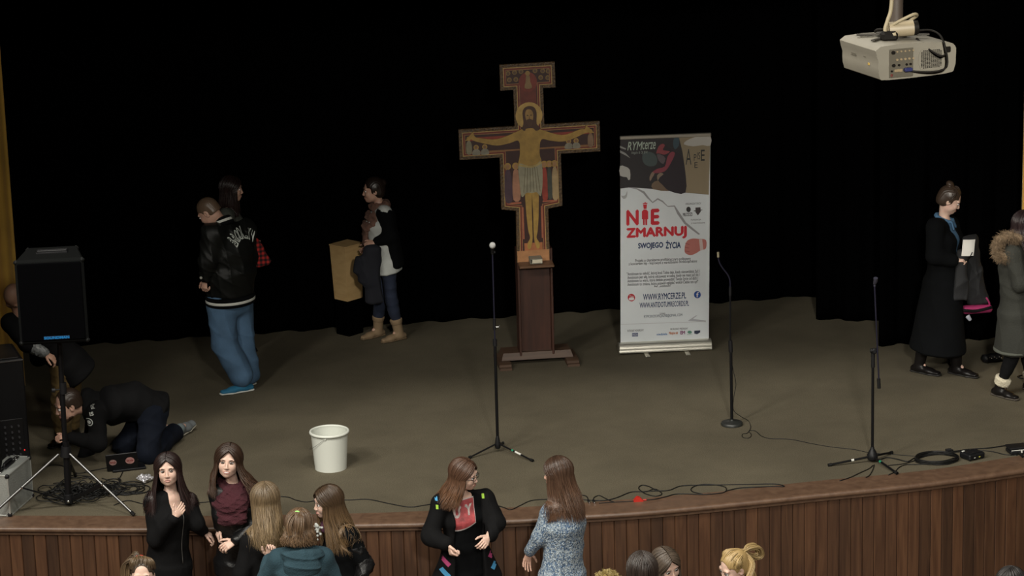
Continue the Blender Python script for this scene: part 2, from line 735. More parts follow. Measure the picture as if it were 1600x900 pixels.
def hand_vol(v, p, sd, curl=0.35, pn=None, spread=1.0, thumb=0.5, hdir=None, sc=1.0):
    """palm, four jointed fingers of unequal length and a thumb from the side of the palm"""
    w, e = p.J['wr' + sd], p.J['el' + sd]
    d = _n(w - e) if hdir is None else _n(hdir)
    sg = 1 if sd == 'R' else -1
    if pn is None:
        pn = -p.r * sg                      # palm towards the body
    pn = _n(np.array(pn, float) - d * (np.array(pn, float) @ d))
    ax = np.cross(d, pn) * sg               # thumb side
    ax = _n(ax)
    if pn is not None and False:
        pass
    sc = sc * p.k * 0.90
    rot = lambda vec, ang: vec * math.cos(ang) + np.cross(ax, vec) * math.sin(ang)
    # bend sign: fingers curl towards the palm normal
    bend = 1.0 if (rot(d, 0.3) @ pn) > 0 else -1.0
    v.cone(w - d * .03 * sc, w + d * .012 * sc, .023 * sc, .021 * sc, .01)
    v.ecap(w + d * .015 * sc, w + d * .075 * sc, (.027 * sc, .014 * sc), (.038 * sc, .0125 * sc), ax, .01, flat=.8)
    L = [(.030, .040, .024, .020), (.011, .045, .027, .021), (-.009, .041, .025, .020), (-.027, .032, .019, .017)]
    for i, (lat, a, b, c) in enumerate(L):
        o = w + d * (.083 - (0.006 if i == 3 else 0)) * sc + ax * lat * sc
        spr = (lat / .03) * .09 * spread
        dd = _n(d + ax * spr)
        ang = 0
        cv = curl * (1 + .12 * i)
        for seg, (ln, r0, r1) in enumerate(((a, .0088, .0082), (b, .0082, .0075), (c, .0075, .0066))):
            ang += bend * cv * (0.9, 1.2, .9)[seg]
            nd = rot(dd, ang)
            n2 = o + nd * ln * sc
            v.cone(o, n2, r0 * sc, r1 * sc, .003 if seg else .006)
            o = n2
    o = w + d * .022 * sc + ax * .024 * sc
    td = _n(d * .75 + ax * (1 - .45 * thumb) + pn * .35 * thumb)
    for ln, r0, r1 in ((.040, .0135, .0105), (.032, .0102, .0092), (.024, .0092, .0075)):
        n2 = o + td * ln * sc
        v.cone(o, n2, r0 * sc, r1 * sc, .006)
        o = n2
        td = _n(td + d * .35 + pn * .22 * thumb - ax * .2 * thumb)


def torso(v, p, t=0.0, top='neck', bottom='pelvis', fem=True, k=.05, wk=1.0):
    J = p.J
    a = p.k
    hipax = _n(J['hipR'] - J['hipL'])
    shax = _n(J['shR'] - J['shL'])
    wp, ww, wc = ((.165, .115), (.128, .095), (.150, .112)) if fem else ((.165, .12), (.158, .118), (.178, .125))
    g = lambda w: (w[0] * a * wk + t, w[1] * a * wk + t)
    v.ecap(J['pelvis'] - (J['waist'] - J['pelvis']) * .15, J['waist'], g(wp), g(ww), hipax, k)
    v.ecap(J['waist'], J['chest'], g(ww), g(wc), _n(hipax + shax), k)
    up = J['neck'] - J['chest']
    v.ecap(J['chest'], J['chest'] + up * .62, g(wc), (.118 * a + t * .8, .068 * a + t * .8), shax, k)
    for sd in 'RL':
        v.cone(J['sh' + sd], J['chest'] + up * .70, .048 * a + t * .8, .050 * a + t * .8, k)
        v.cone(J['sh' + sd], J['neck'] - up * .22, .036 * a + t * .6, .034 * a + t * .5, k)


def body_mesh(p, parent, skin, fem=True, male=False, ears=True, hands=None, vox=.007, headvox=.0038, handvox=.0032, feet=True):
    J, a = p.J, p.k
    v = Vol(.03)
    torso(v, p, -.004, fem=fem)
    nk = .045 if fem else .060
    v.cone(J['neck'] - (J['chest'] - J['neck']) * 0.0, p.H(0, -.025, -.045), nk * a, .042 * a if fem else .056 * a, .03)
    for sd in 'RL':
        v.cone(J['sh' + sd], J['el' + sd], .046 * a, .037 * a, .03)
        v.cone(J['el' + sd], J['wr' + sd], .038 * a, .023 * a, .02)
        v.cone(J['hip' + sd], J['kn' + sd], .074 * a, .048 * a, .03)
        kn, an = J['kn' + sd], J['an' + sd]
        v.cone(kn, an, .047 * a, .031 * a, .03)
        v.cone(kn + (an - kn) * .18, kn + (an - kn) * .45, .047 * a, .044 * a, .03)
        v.cone(an, an + (J['toe' + sd] - an) * .25, .029 * a, .020 * a, .02)
    parts = [v.mesh(vox)]
    hv = Vol(.012)
    head_vol(hv, p, male, ears)
    hv.cone(p.H(0, -.025, -.045), J['neck'] + (p.H(0, -.025, -.045) - J['neck']) * .25, .0415 * a if fem else .0555 * a, nk * a * .97, .025)
    parts.append(hv.mesh(headvox))
    for sd in 'RL':
        h_ = dict(curl=.35)
        h_.update((hands or {}).get(sd, {}))
        q = Vol(.004)
        hand_vol(q, p, sd, **h_)
        parts.append(q.mesh(handvox))
    V, F = join(parts)
    return mesh_obj('body', to_local(V, p.base), F, skin, parent, True)


def vol_part(name, v, h, p, m, parent):
    V, F = v.mesh(h)
    return mesh_obj(name, to_local(V, p.base), F, m, parent, True)


def face_parts(p, parent, iris=(.05, .03, .02), brow=(.03, .018, .012), lip=(.40, .19, .16), gaze=0.0, mouth=0, lash=True, glasses=False):
    hs = p.hs
    em = mat('eye_white', (.72, .70, .68), .25)
    im = mat('iris_%02d' % int(iris[0] * 100 + iris[2] * 10), iris, .2)
    bm_ = mat('brow_%03d' % int(brow[0] * 1000), brow, .8)
    lm = mat('lips_%03d' % int(lip[0] * 1000), lip, .4)
    loc = lambda c: tuple(p.H(*c) - p.base)
    for sx in (-1, 1):
        V, F, mi = [], [], []
        n, m_ = 14, 9
        c = (sx * .031, .0765, .002)
        for i in range(m_ + 1):
            th = math.pi * i / m_ * .62
            for k in range(n):
                a = 2 * math.pi * k / n
                q = np.array([math.sin(th) * math.cos(a), math.cos(th), math.sin(th) * math.sin(a)])
                g = R(gaze)
                q = np.array([q[0] * math.cos(g) + q[1] * math.sin(g), q[1] * math.cos(g) - q[0] * math.sin(g), q[2]])
                V.append(loc((c[0] + q[0] * .0155, c[1] + q[1] * .0132, c[2] + q[2] * .0079)))
        for i in range(m_):
            for k in range(n):
                F.append((i * n + k, i * n + (k + 1) % n, (i + 1) * n + (k + 1) % n, (i + 1) * n + k))
                mi.append(1 if i < 4 else 0)
        e_ = mesh_obj('eye', V, F, None, parent, True, mats=[em, im], fmat=mi)
        b = MB()
        b.tube([loc((sx * x, y, z)) for x, y, z in ((.015, .0905, .0205), (.026, .0915, .0245), (.038, .086, .0255), (.050, .071, .019))],
               [.0016 * hs, .0026 * hs, .0022 * hs, .0008 * hs], 6, smooth=3)
        b.build('eyebrow', bm_, parent, True)
        if lash:
            b = MB()
            b.tube([loc((sx * x, y, z)) for x, y, z in ((.0145, .0825, .004), (.023, .0905, .0105), (.033, .0895, .0115), (.0425, .080, .0085), (.049, .072, .004))],
                   [.0008 * hs, .0015 * hs, .0018 * hs, .0016 * hs, .0008 * hs], 6, smooth=3)
            b.build('eyelash', mat('eyelash', (.012, .01, .01), .7), parent, True)
    v = Vol(.004)
    oz = .002 if mouth else 0
    hv_ = Vol(.012)
    head_vol(hv_, p, False, False)

    def surf(x, z):
        ys = np.linspace(.04, .12, 81)
        d = hv_.eval(np.array([p.H(x, y, z) for y in ys]))
        i = np.nonzero(d < 0)[0]
        return ys[i[-1]] if len(i) else .07
    wl = .027 if mouth == 2 else .0225
    cz_ = -.0665 + (.005 if mouth == 2 else 0)
    for sx in (-1, 1):
        P1 = [p.H(sx * x, surf(sx * x, z) + o_, z) for x, z, o_ in ((0, -.0615 + oz, .0012), (wl * .5, -.062 + oz * .7, .001), (wl, cz_, 0))]
        v.chain(P1, [.0036 * hs, .0032 * hs, .0018 * hs], .003)
        P1 = [p.H(sx * x, surf(sx * x, z) + o_, z) for x, z, o_ in ((0, -.0715 - oz, .0012), (wl * .5, -.0705 - oz * .7, .001), (wl, cz_, 0))]
        v.chain(P1, [.0044 * hs, .0040 * hs, .0018 * hs], .003)
    V, F = v.mesh(.002)
    mesh_obj('lips', to_local(V, p.base), F, lm, parent, True)
    if mouth == 2:
        yc = surf(0, -.066) + .0010
        v = Vol(.003)
        v.ecap(p.H(-.014, yc - .003, -.0655), p.H(.014, yc - .003, -.0655), (.0042 * hs, .0042), (.0042 * hs, .0042), (0, 0, 1), .002)
        v.ecap(p.H(-.006, yc, -.0665), p.H(.006, yc, -.0665), (.0042 * hs, .0036), (.0042 * hs, .0036), (0, 0, 1), .002)
        V, F = v.mesh(.0018)
        mesh_obj('teeth', to_local(V, p.base), F, em, parent, True)
    if glasses:
        gm = mat('glasses_frame', (.01, .01, .012), .3)
        b = MB()
        for sx in (-1, 1):
            ring = [loc((sx * .033 + .023 * math.cos(t), .103 - abs(sx * .033 + .023 * math.cos(t)) * .16, .001 + .0165 * math.sin(t)))
                    for t in np.linspace(0, 2 * math.pi, 22)]
            b.tube(ring, .0016, 6)
            b.tube([loc((sx * .056, .094, .005)), loc((sx * .076, .055, .006)), loc((sx * .079, -.005, .004))], .0016, 6)
        b.tube([loc((-.010, .101, .004)), loc((0, .105, .007)), loc((.010, .101, .004))], .0015, 6)
        b.build('glasses', gm, parent, True)


def hair(p, parent, m, length=.35, phi0=48, n=420, seed=1, wave=0.0, flare=1.0, part=0.0, body=None, bangs=False, front=0.0,
         name='hair', hairline=1.35, rad=(.088, .106, .101), cz=.022, thick=.0023, ends=.2, along=None, swing=(0, 0, 0), lift=0.0, endspread=0.0, back=0.0, squeeze=0.0):
    """long hair: strands that leave the parting, follow the skull and then hang"""
    rs = np.random.RandomState(seed)
    hs = p.hs
    C = p.H(0, -.012, cz)
    M = p.HM
    f = p.HM[:, 1].copy()
    f[2] = 0
    f = _n(f)
    rr = np.array([f[1], -f[0], 0.0])                 # head's right in plan
    swing = np.array(swing, float)
    rad = np.array(rad) * hs

    def path(phi, lay, L, ph, amp, m1=9, m2=12, sheet_=False):
        """phi from the brow, positive to the head's right"""
        sg = 1 if phi >= 0 else -1
        ff = max(0.0, (math.pi - abs(phi)) / (math.pi - R(phi0)))
        py = -.55 + (hairline + .55) * min(ff, 1.15) ** 1.6
        st = _n(np.array([part + sg * .03, py, 1.0]))
        eq = _n(np.array([math.sin(phi), math.cos(phi), -.25 + .05 * math.cos(phi)]))
        om = math.acos(np.clip(st @ eq, -1, 1))
        P = []
        for i in range(m1):
            t = i / (m1 - 1)
            d = (math.sin((1 - t) * om) * st + math.sin(t * om) * eq) / math.sin(om)
            P.append(C + M @ (d * rad * lay * (1 + .015 * math.sin(3 * t + ph))))
        e = P[-1]
        off = e - C
        off[2] = 0
        out = _n(off)
        for i in range(1, m2 + 1):
            t = i / m2
            z = -L * t
            if sheet_:
                P.append(e + np.array([0, 0, z]) - out * .012 * t)
                continue
            fl = (flare - 1) * .10 * t * math.sin(min(1, t * 1.4) * math.pi * .5)
            q = e + np.array([0, 0, z]) + out * fl * hs + swing * t * t
            q = q + f * front * max(0, math.cos(phi)) * t - f * back * max(0, -math.cos(phi) + .3) * t
            q = q - rr * ((q - C) @ rr) * squeeze * t
            q = q + (rr * math.cos(ph) + f * math.sin(ph)) * amp * math.sin(t * 5 + ph) * t
            if wave:
                q = q + out * wave * math.sin(t * 13 + ph * .5) * t + rr * wave * math.cos(t * 11 + ph) * t
            P.append(q)
        return np.array(P)

    def clear(P, gap=.007):
        if body is not None:
            P[9:] = body.push(P[9:], gap)
        return P
    V, F, A = [], [], []
    ph0 = R(phi0)
    # inner layer, one closed sheet around the head
    cols = 44
    sheet = []
    for c in range(cols):
        phi = ph0 * 1.02 + (2 * math.pi - 2.04 * ph0) * c / (cols - 1)
        if phi > math.pi:
            phi -= 2 * math.pi
        sheet.append(path(phi, .95, .03, 0, 0, sheet_=True))
    rows = len(sheet[0])
    for c in range(cols):
        for i in range(rows):
            V.append(sheet[c][i])
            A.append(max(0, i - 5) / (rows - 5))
    for c in range(cols - 1):
        for i in range(rows - 1):
            a = c * rows + i
            F.append((a, a + 1, a + rows + 1, a + rows))
    for s_ in range(int(n * 2.3)):
        phi = (ph0 + (math.pi - ph0) * rs.rand() ** .9) * (1 if rs.rand() < .5 else -1)
        if bangs and rs.rand() < .22:
            phi = (rs.rand() * 2 - 1) * ph0
            L = .035 * rs.rand()
        else:
            L = length * (1 - ends * rs.rand())
            if lift:
                L *= 1 - lift * max(0, math.cos(phi))
        P = clear(path(phi, .955 + .085 * rs.rand(), L, rs.rand() * 6.28, .006 + .010 * rs.rand() + endspread * rs.rand()))
        k = len(P)
        T = np.gradient(P, axis=0)
        T /= np.linalg.norm(T, axis=1)[:, None] + 1e-9
        o = P - C
        o = o - T * (o * T).sum(1)[:, None]
        o /= np.linalg.norm(o, axis=1)[:, None] + 1e-9
        sd_ = np.cross(T, o)
        b0 = len(V)
        tt = np.linspace(0, 1, k)
        wdt = thick * (1.3 + 1.2 * rs.rand()) * np.clip(1.08 - tt ** 4, .08, 1) * hs
        for i in range(k):
            for (ca, sa) in ((1, 0), (0, .55), (-1, 0), (0, -.4)):
                V.append(P[i] + sd_[i] * ca * wdt[i] + o[i] * sa * wdt[i])
                A.append(max(0, i - 5) / (k - 5))
        for i in range(k - 1):
            for q in range(4):
                a, b = b0 + i * 4 + q, b0 + i * 4 + (q + 1) % 4
                F.append((a, b, b + 4, a + 4))
    V = to_local(np.array(V), p.base)
    ob = mesh_obj(name, V, F, m, parent, True)
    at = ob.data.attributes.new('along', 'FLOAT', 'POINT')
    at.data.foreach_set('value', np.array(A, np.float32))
    return ob


def strands(p, parent, m, paths, thick=.003, name='hair_lock', per=30, rad=.015, seed=3, taper=.4):
    """bunches of strands that follow the given centre lines"""
    rs = np.random.RandomState(seed)
    V, F, A = [], [], []
    for pth, r0 in paths:
        P0 = np.array(catmull(pth, 6))
        k = len(P0)
        for s_ in range(per):
            a, q = rs.rand() * 6.28, math.sqrt(rs.rand())
            T = np.gradient(P0, axis=0)
            T /= np.linalg.norm(T, axis=1)[:, None] + 1e-9
            u = _n(np.cross(T[k // 2], [.3, .2, 1]))
            tt = np.linspace(0, 1, k)
            rr = r0 * (.35 + .65 * np.sin(np.clip(tt * 1.3 + .12, 0, 1) * math.pi * .5))
            U = u[None, :] - T * (T @ u)[:, None]
            U /= np.linalg.norm(U, axis=1)[:, None] + 1e-9
            W = np.cross(T, U)
            a2 = a + .8 * tt
            P = P0 + (U * np.cos(a2)[:, None] + W * np.sin(a2)[:, None]) * (rr * q)[:, None]
            o = U * math.cos(a) + W * math.sin(a)
            sd_ = np.cross(T, o)
            w_ = thick * (1 + rs.rand()) * np.clip(1.1 - tt ** 3, taper, 1)
            b0 = len(V)
            for i in range(k):
                for (ca, sa) in ((1, 0), (0, .6), (-1, 0), (0, -.6)):
                    V.append(P[i] + sd_[i] * ca * w_[i] + o[i] * sa * w_[i])
                    A.append(tt[i])
            for i in range(k - 1):
                for z in range(4):
                    c, b = b0 + i * 4 + z, b0 + i * 4 + (z + 1) % 4
                    F.append((c, b, b + 4, c + 4))
    ob = mesh_obj(name, to_local(np.array(V), p.base), F, m, parent, True)
    at = ob.data.attributes.new('along', 'FLOAT', 'POINT')
    at.data.foreach_set('value', np.array(A, np.float32))
    return ob


def short_hair(p, parent, m, t=.006, front=.055, low=-.03, name='hair', seed=2, bun=None, back=1.0):
    v = Vol(.01)
    v.ell(p.H(0, -.014, .030), np.array([.075 + t, .094 + t, .088 + t]) * p.hs, p.HM)
    v.ell(p.H(0, -.05, -.02), np.array([.068 + t, .055 + t, .07]) * p.hs * back, p.HM, .02)
    v.box(p.H(0, .105, -.085 + front * 0), np.array([.12, .075, .12]) * p.hs, p.HM, .02, .012, -1)
    v.ell(p.H(0, .10, front - .03), np.array([.058, .06, .055]) * p.hs, p.HM, .01, -1)
    v.box(p.H(0, 0, -.16 + low), np.array([.12, .14, .10]) * p.hs, p.HM, .02, .01, -1)
    rs = np.random.RandomState(seed)
    M = p.HM
    C = p.J['head']

    def nz(P):
        q = (P - C) @ M
        return .0009 * np.sin(q[:, 0] * 520 + 2 * np.sin(q[:, 1] * 40))
    v.noise = nz
    if bun is not None:
        for c, r in bun:
            v.ell(p.H(*c), np.array(r) * p.hs, p.HM, .008)
    V, F = v.mesh(.0036)
    ob = mesh_obj(name, to_local(V, p.base), F, m, parent, True)
    at = ob.data.attributes.new('along', 'FLOAT', 'POINT')
    at.data.foreach_set('value', np.zeros(len(V), np.float32))
    return ob


def top_vol(p, t=.02, hem=0.0, hemw=1.0, fem=True, sleeve=1.0, st=None, seed=0, amp=.006, vneck=0.0, k=.035, wk=1.0, f=24, cuff=.0):
    """jacket, jumper or shirt round the torso and arms; hem = metres below the pelvis"""
    J, a = p.J, p.k
    v = Vol(k)
    torso(v, p, t, fem=fem, k=k, wk=wk)
    st = t if st is None else st
    if hem:
        dn = _n(J['pelvis'] - J['waist'])
        ax = _n(J['hipR'] - J['hipL'])
        v.ecap(J['pelvis'], J['pelvis'] + dn * hem, (.165 * a * wk + t, .12 * a * wk + t), (.175 * a * hemw * wk + t, .135 * a * hemw * wk + t), ax, k, flat=.25)
    for sd in 'RL':
        sh, el, wr = J['sh' + sd], J['el' + sd], J['wr' + sd]
        v.cone(sh, el, .050 * a + st, .042 * a + st, k)
        if sleeve > 1:
            e2 = el + (wr - el) * (sleeve - 1)
            v.cone(el, e2, .042 * a + st, (.030 * a + st * .8) + cuff, .03)
    if vneck:
        M = np.stack([p.r, p.f, np.array([0, 0, 1.])], 1)
        v.ell(J['neck'] + p.f * .085 - np.array([0, 0, vneck]), (.042, .075, .055 + vneck), M, .012, -1)
    v.noise = folds(amp, f, seed)
    return v


def trousers_vol(p, t=.012, seed=5, amp=.006, flare=0.0, k=.04, end=.9, f=26):
    J, a = p.J, p.k
    v = Vol(k)
    ax = _n(J['hipR'] - J['hipL'])
    v.ecap(J['pelvis'] - (J['waist'] - J['pelvis']) * .3, J['pelvis'] + (J['waist'] - J['pelvis']) * .4,
           (.158 * a + t, .108 * a + t), (.14 * a + t, .098 * a + t), ax, k)
    for sd in 'RL':
        hp, kn, an = J['hip' + sd], J['kn' + sd], J['an' + sd]
        v.cone(hp, kn, .080 * a + t, .056 * a + t + flare * .6, k)
        v.cone(kn, kn + (an - kn) * end, .056 * a + t + flare * .6, .040 * a + t + flare, .03)
        v.cone(kn + (an - kn) * .18, kn + (an - kn) * .45, .056 * a + t, .05 * a + t + flare * .7, .03)
    v.noise = folds(amp, f, seed, (1, 1, 1.2))
    return v


def shoe(p, sd, parent, m, sole, cuffh=0.0, name='shoe', sz=1.0, nrm=None):
    J, a = p.J, p.k
    an, toe = J['an' + sd], J['toe' + sd]
    f = _n(toe - an)
    up = np.array([0, 0, 1.0])
    d = _n(toe - an)
    # the sole's plane: through heel and toe, normal close to the shin's direction
    n_ = _n(_n(J['kn' + sd] - an) - d * (_n(J['kn' + sd] - an) @ d))
    if n_ @ up > .8:
        d = _n(np.array([d[0], d[1], 0]))
        n_ = up
    o = an - n_ * (.085 * a - .0) * 1.0
    if nrm is not None:
        n_ = _n(_n(nrm) - d * (_n(nrm) @ d))
        o = an - n_ * .075 * a
    if n_[2] > .99:
        o = np.array([an[0], an[1], p.base[2]])
    ax = np.cross(d, n_)
    hl = o - d * .055 * a * sz
    v = Vol(.02)
    v.ecap(hl + n_ * .035, o + d * .10 * a * sz + n_ * .032, (.030 * a, .028), (.041 * a, .026), ax, .02, flat=1.0)
    v.ecap(o + d * .08 * a * sz + n_ * .028, o + d * .165 * a * sz + n_ * .026, (.041 * a, .024), (.032 * a, .018), ax, .02, flat=1.0)
    v.ecap(o + n_ * .055 + d * .01, o + n_ * .036 + d * .10 * a, (.036 * a, .024), (.036 * a, .018), ax, .02, flat=.8)
    sh = J['kn' + sd]
    ankt = an + _n(sh - an) * (.0 + cuffh)
    v.cone(o + n_ * .05 - d * .008, ankt, (.040 if not cuffh else .047) * a, (.041 if not cuffh else .052) * a, .03)
    ob = vol_part(name, v, .005, p, m, parent)
    s = Vol(.008)
    s.ecap(hl + n_ * .010 - d * .004, o + d * .10 * a * sz + n_ * .010, (.036 * a, .011), (.046 * a, .011), ax, .01, flat=2.6)
    s.ecap(o + d * .10 * a * sz + n_ * .010, o + d * .170 * a * sz + n_ * .011, (.046 * a, .011), (.034 * a, .010), ax, .01, flat=2.2)
    V, F = s.mesh(.004)
    mesh_obj('sole', to_local(V, p.base), F, sole, ob, True)
    return ob


def decal(target, V, F, origin, right, up, m, name, parent, off=.003, base=(0, 0, 0), lim=.06):
    """lay flat lettering or a patch onto a garment's surface (V in x,z metres)"""
    me = target.data
    bv = BVHTree.FromPolygons([v.co[:] for v in me.vertices], [tuple(q.vertices) for q in me.polygons])
    right, up = _n(right), _n(up)
    nrm = _n(np.cross(right, up))
    P = []
    miss = set()
    for v in V:
        q = np.array(origin) - np.array(base) + right * v[0] + up * v[2]
        hit = bv.ray_cast(Vector(q + nrm * .6), Vector(-nrm), 1.4)
        if hit[0] is None:
            P.append(q)
            miss.add(len(P) - 1)
            continue
        P.append(np.array(hit[0]) + nrm * off)
    F = [f_ for f_ in F if not any(i in miss for i in f_) and max(np.linalg.norm(P[f_[0]] - P[i]) for i in f_) < lim]
    return mesh_obj(name, P, F, m, parent, False)


def grid_patch(w_, h, nx=16, nz=16, shape=None):
    V, F = [], []
    for j in range(nz + 1):
        for i in range(nx + 1):
            u, t = i / nx * 2 - 1, j / nz * 2 - 1
            x, z = u * w_ / 2, t * h / 2
            if shape:
                x, z = shape(u, t)
            V.append((x, 0, z))
    for j in range(nz):
        for i in range(nx):
            a = j * (nx + 1) + i
            F.append((a, a + 1, a + nx + 2, a + nx + 1))
    return V, F

# ------------------------------------------------------------------ the setting
def node_mat(name, build):
    m = bpy.data.materials.new(name)
    m.use_nodes = True
    build(m.node_tree, m.node_tree.nodes['Principled BSDF'])
    return m


def carpet_nodes(nt, b):
    tc = nt.nodes.new('ShaderNodeTexCoord')
    n1 = nt.nodes.new('ShaderNodeTexNoise')
    n1.inputs['Scale'].default_value = 140
    n1.inputs['Detail'].default_value = 5
    n2 = nt.nodes.new('ShaderNodeTexNoise')
    n2.inputs['Scale'].default_value = 0.9
    n2.inputs['Detail'].default_value = 7
    n2.inputs['Roughness'].default_value = 0.65
    for n in (n1, n2):
        nt.links.new(tc.outputs['Object'], n.inputs['Vector'])
    r1 = nt.nodes.new('ShaderNodeValToRGB')
    r1.color_ramp.elements[0].position = .36
    r1.color_ramp.elements[1].position = .64
    r1.color_ramp.elements[0].color = (*CARPET[0], 1)
    r1.color_ramp.elements[1].color = (*CARPET[1], 1)
    nt.links.new(n1.outputs['Fac'], r1.inputs[0])
    mr = nt.nodes.new('ShaderNodeMapRange')
    mr.inputs[1].default_value = .35
    mr.inputs[2].default_value = .65
    mr.inputs[3].default_value = .84
    mr.inputs[4].default_value = 1.14
    nt.links.new(n2.outputs['Fac'], mr.inputs[0])
    s = nt.nodes.new('ShaderNodeVectorMath')
    s.operation = 'SCALE'
    nt.links.new(r1.outputs[0], s.inputs[0])
    nt.links.new(mr.outputs[0], s.inputs['Scale'])
    nt.links.new(s.outputs[0], b.inputs['Base Color'])
    b.inputs['Roughness'].default_value = .95
    b.inputs['Specular IOR Level'].default_value = .15
    bp = nt.nodes.new('ShaderNodeBump')
    bp.inputs['Strength'].default_value = .3
    bp.inputs['Distance'].default_value = .003
    nt.links.new(n1.outputs['Fac'], bp.inputs['Height'])
    nt.links.new(bp.outputs[0], b.inputs['Normal'])


CARPET = ((.072, .062, .042), (.125, .108, .075))
carpet_m = node_mat('stage_carpet', carpet_nodes)


def wood_nodes(c0, c1, rough=.45, scale=(30, 30, 2.0), island=True):
    def f(nt, b):
        tc = nt.nodes.new('ShaderNodeTexCoord')
        mp = nt.nodes.new('ShaderNodeMapping')
        mp.inputs['Scale'].default_value = scale
        n = nt.nodes.new('ShaderNodeTexNoise')
        n.inputs['Scale'].default_value = 1.0
        n.inputs['Detail'].default_value = 6
        n.inputs['Distortion'].default_value = .6
        nt.links.new(tc.outputs['Object'], mp.inputs[0])
        nt.links.new(mp.outputs[0], n.inputs['Vector'])
        r = nt.nodes.new('ShaderNodeValToRGB')
        r.color_ramp.elements[0].position = .3
        r.color_ramp.elements[1].position = .72
        r.color_ramp.elements[0].color = (*c0, 1)
        r.color_ramp.elements[1].color = (*c1, 1)
        nt.links.new(n.outputs['Fac'], r.inputs[0])
        out = r.outputs[0]
        if island:
            g = nt.nodes.new('ShaderNodeNewGeometry')
            mr = nt.nodes.new('ShaderNodeMapRange')
            mr.inputs[3].default_value = .6
            mr.inputs[4].default_value = 1.45
            nt.links.new(g.outputs['Random Per Island'], mr.inputs[0])
            s = nt.nodes.new('ShaderNodeVectorMath')
            s.operation = 'SCALE'
            nt.links.new(out, s.inputs[0])
            nt.links.new(mr.outputs[0], s.inputs['Scale'])
            out = s.outputs[0]
        nt.links.new(out, b.inputs['Base Color'])
        b.inputs['Roughness'].default_value = rough
        bp = nt.nodes.new('ShaderNodeBump')
        bp.inputs['Strength'].default_value = .25
        bp.inputs['Distance'].default_value = .003
        nt.links.new(n.outputs['Fac'], bp.inputs['Height'])
        nt.links.new(bp.outputs[0], b.inputs['Normal'])
    return f


plank_m = node_mat('stage_front_boards', wood_nodes((.038, .015, .006), (.080, .036, .016), .55))
lip_m = node_mat('painted_edge', wood_nodes((.085, .048, .030), (.135, .080, .050), .42, (14, 14, 14), False))
black_velvet = mat('black_velvet', (.0009, .0009, .001), 1.0, spec=.0)
gold_velvet = mat('gold_velvet', (.62, .36, .06), .8, var=.15, vscale=3, sheen=.3)

EDGE = [(-420, 822), (-200, 822), (0, 822), (200, 823), (330, 822), (556, 817), (700, 814), (838, 808), (904, 803.5), (1006, 797), (1135, 785), (1270, 771),
        (1445, 753), (1600, 731), (1800, 700), (2050, 655)]
edge = np.array(catmull([G(x, y) for x, y in EDGE], 12))
BAND = [(-420, 803), (-200, 804), (0, 805.5), (200, 806), (330, 806), (556, 802), (700, 797), (838, 791), (904, 786), (1006, 778), (1135, 767), (1270, 752),
        (1445, 735), (1600, 711), (1800, 680), (2050, 636)]
band = np.array(catmull([G(x, y) for x, y in BAND], 12))
n_ = len(edge)
BACK = 31.0
# carpet and brown margin
V = [tuple(p) for p in band] + [(p[0], BACK, S) for p in band] + [(p[0], BACK, 0.0) for p in band] + [(p[0], p[1], 0.0) for p in band]
F = []
for i in range(n_ - 1):
    F += [(i, i + 1, n_ + i + 1, n_ + i)]
floor_o = structure(mesh_obj('floor_stage', V[:2 * n_], F, carpet_m))
V = [(*p[:2], S) for p in edge] + [(*p[:2], S) for p in band]
V += [(*p[:2], S - .05) for p in edge] + [(*p[:2], S - .05) for p in band]
F = []
for i in range(n_ - 1):
    F += [(i, i + 1, n_ + i + 1, n_ + i), (2 * n_ + i, 3 * n_ + i, 3 * n_ + i + 1, 2 * n_ + i + 1)]
structure(mesh_obj('trim_1', V, F, lip_m))
# outward normal of the curved edge
tan = np.gradient(edge, axis=0)
tan /= np.linalg.norm(tan, axis=1)[:, None]
out = np.stack([tan[:, 1], -tan[:, 0], np.zeros(n_)], 1)
# nosing: a profile swept along the edge
prof = [(0, 0), (.022, -.004), (.032, -.016), (.032, -.032), (.022, -.044), (.012, -.048), (.012, -.066), (.004, -.072), (0, -.072), (-.02, -.072), (-.02, -.004)]
V, F = [], []
for i in range(n_):
    for a, b in prof:
        V.append(edge[i] + out[i] * a + np.array([0, 0, b + .001]))
m_ = len(prof)
for i in range(n_ - 1):
    for k in range(m_):
        a, b = i * m_ + k, i * m_ + (k + 1) % m_
        F.append((a, b, b + m_, a + m_))
structure(mesh_obj('trim_2', V, F, lip_m, None, True)).data.set_sharp_from_angle(angle=R(40))
# boards
L = np.concatenate([[0], np.cumsum(np.linalg.norm(np.diff(edge, axis=0), axis=1))])
mb = MB()
s0 = 0.0
rs = np.random.RandomState(4)
while s0 < L[-1] - .12:
    wd = .093
    s1 = s0 + wd
    e = lambda s_: np.array([np.interp(s_, L, edge[:, 0]), np.interp(s_, L, edge[:, 1]), 0])
    o_ = lambda s_: _n(np.array([np.interp(s_, L, out[:, 0]), np.interp(s_, L, out[:, 1]), 0]))
    g, dp = .005, -.004 - .003 * rs.rand()
    a, b = e(s0) + o_(s0) * dp, e(s1) + o_(s1) * dp
    a2, b2 = e(s0 + g) + o_(s0) * (dp + .006), e(s1 - g) + o_(s1) * (dp + .006)
    zt, zb = S - .055, 0.0
    V = [(*a[:2], zb), (*a2[:2], zb), (*b2[:2], zb), (*b[:2], zb), (*a[:2], zt), (*a2[:2], zt), (*b2[:2], zt), (*b[:2], zt)]
    mb.add(V, [(0, 1, 5, 4), (1, 2, 6, 5), (2, 3, 7, 6)])
    s0 = s1 + .002
structure(mb.build('wall_stage_front', plank_m))
V = [(*(edge[i] - out[i] * .012)[:2], z) for i in range(n_) for z in (0, S - .01)]
structure(mesh_obj('wall_stage_front_backing', V, [(2 * i, 2 * i + 2, 2 * i + 3, 2 * i + 1) for i in range(n_ - 1)], mat('gap_black', (.01, .006, .004), .8)))

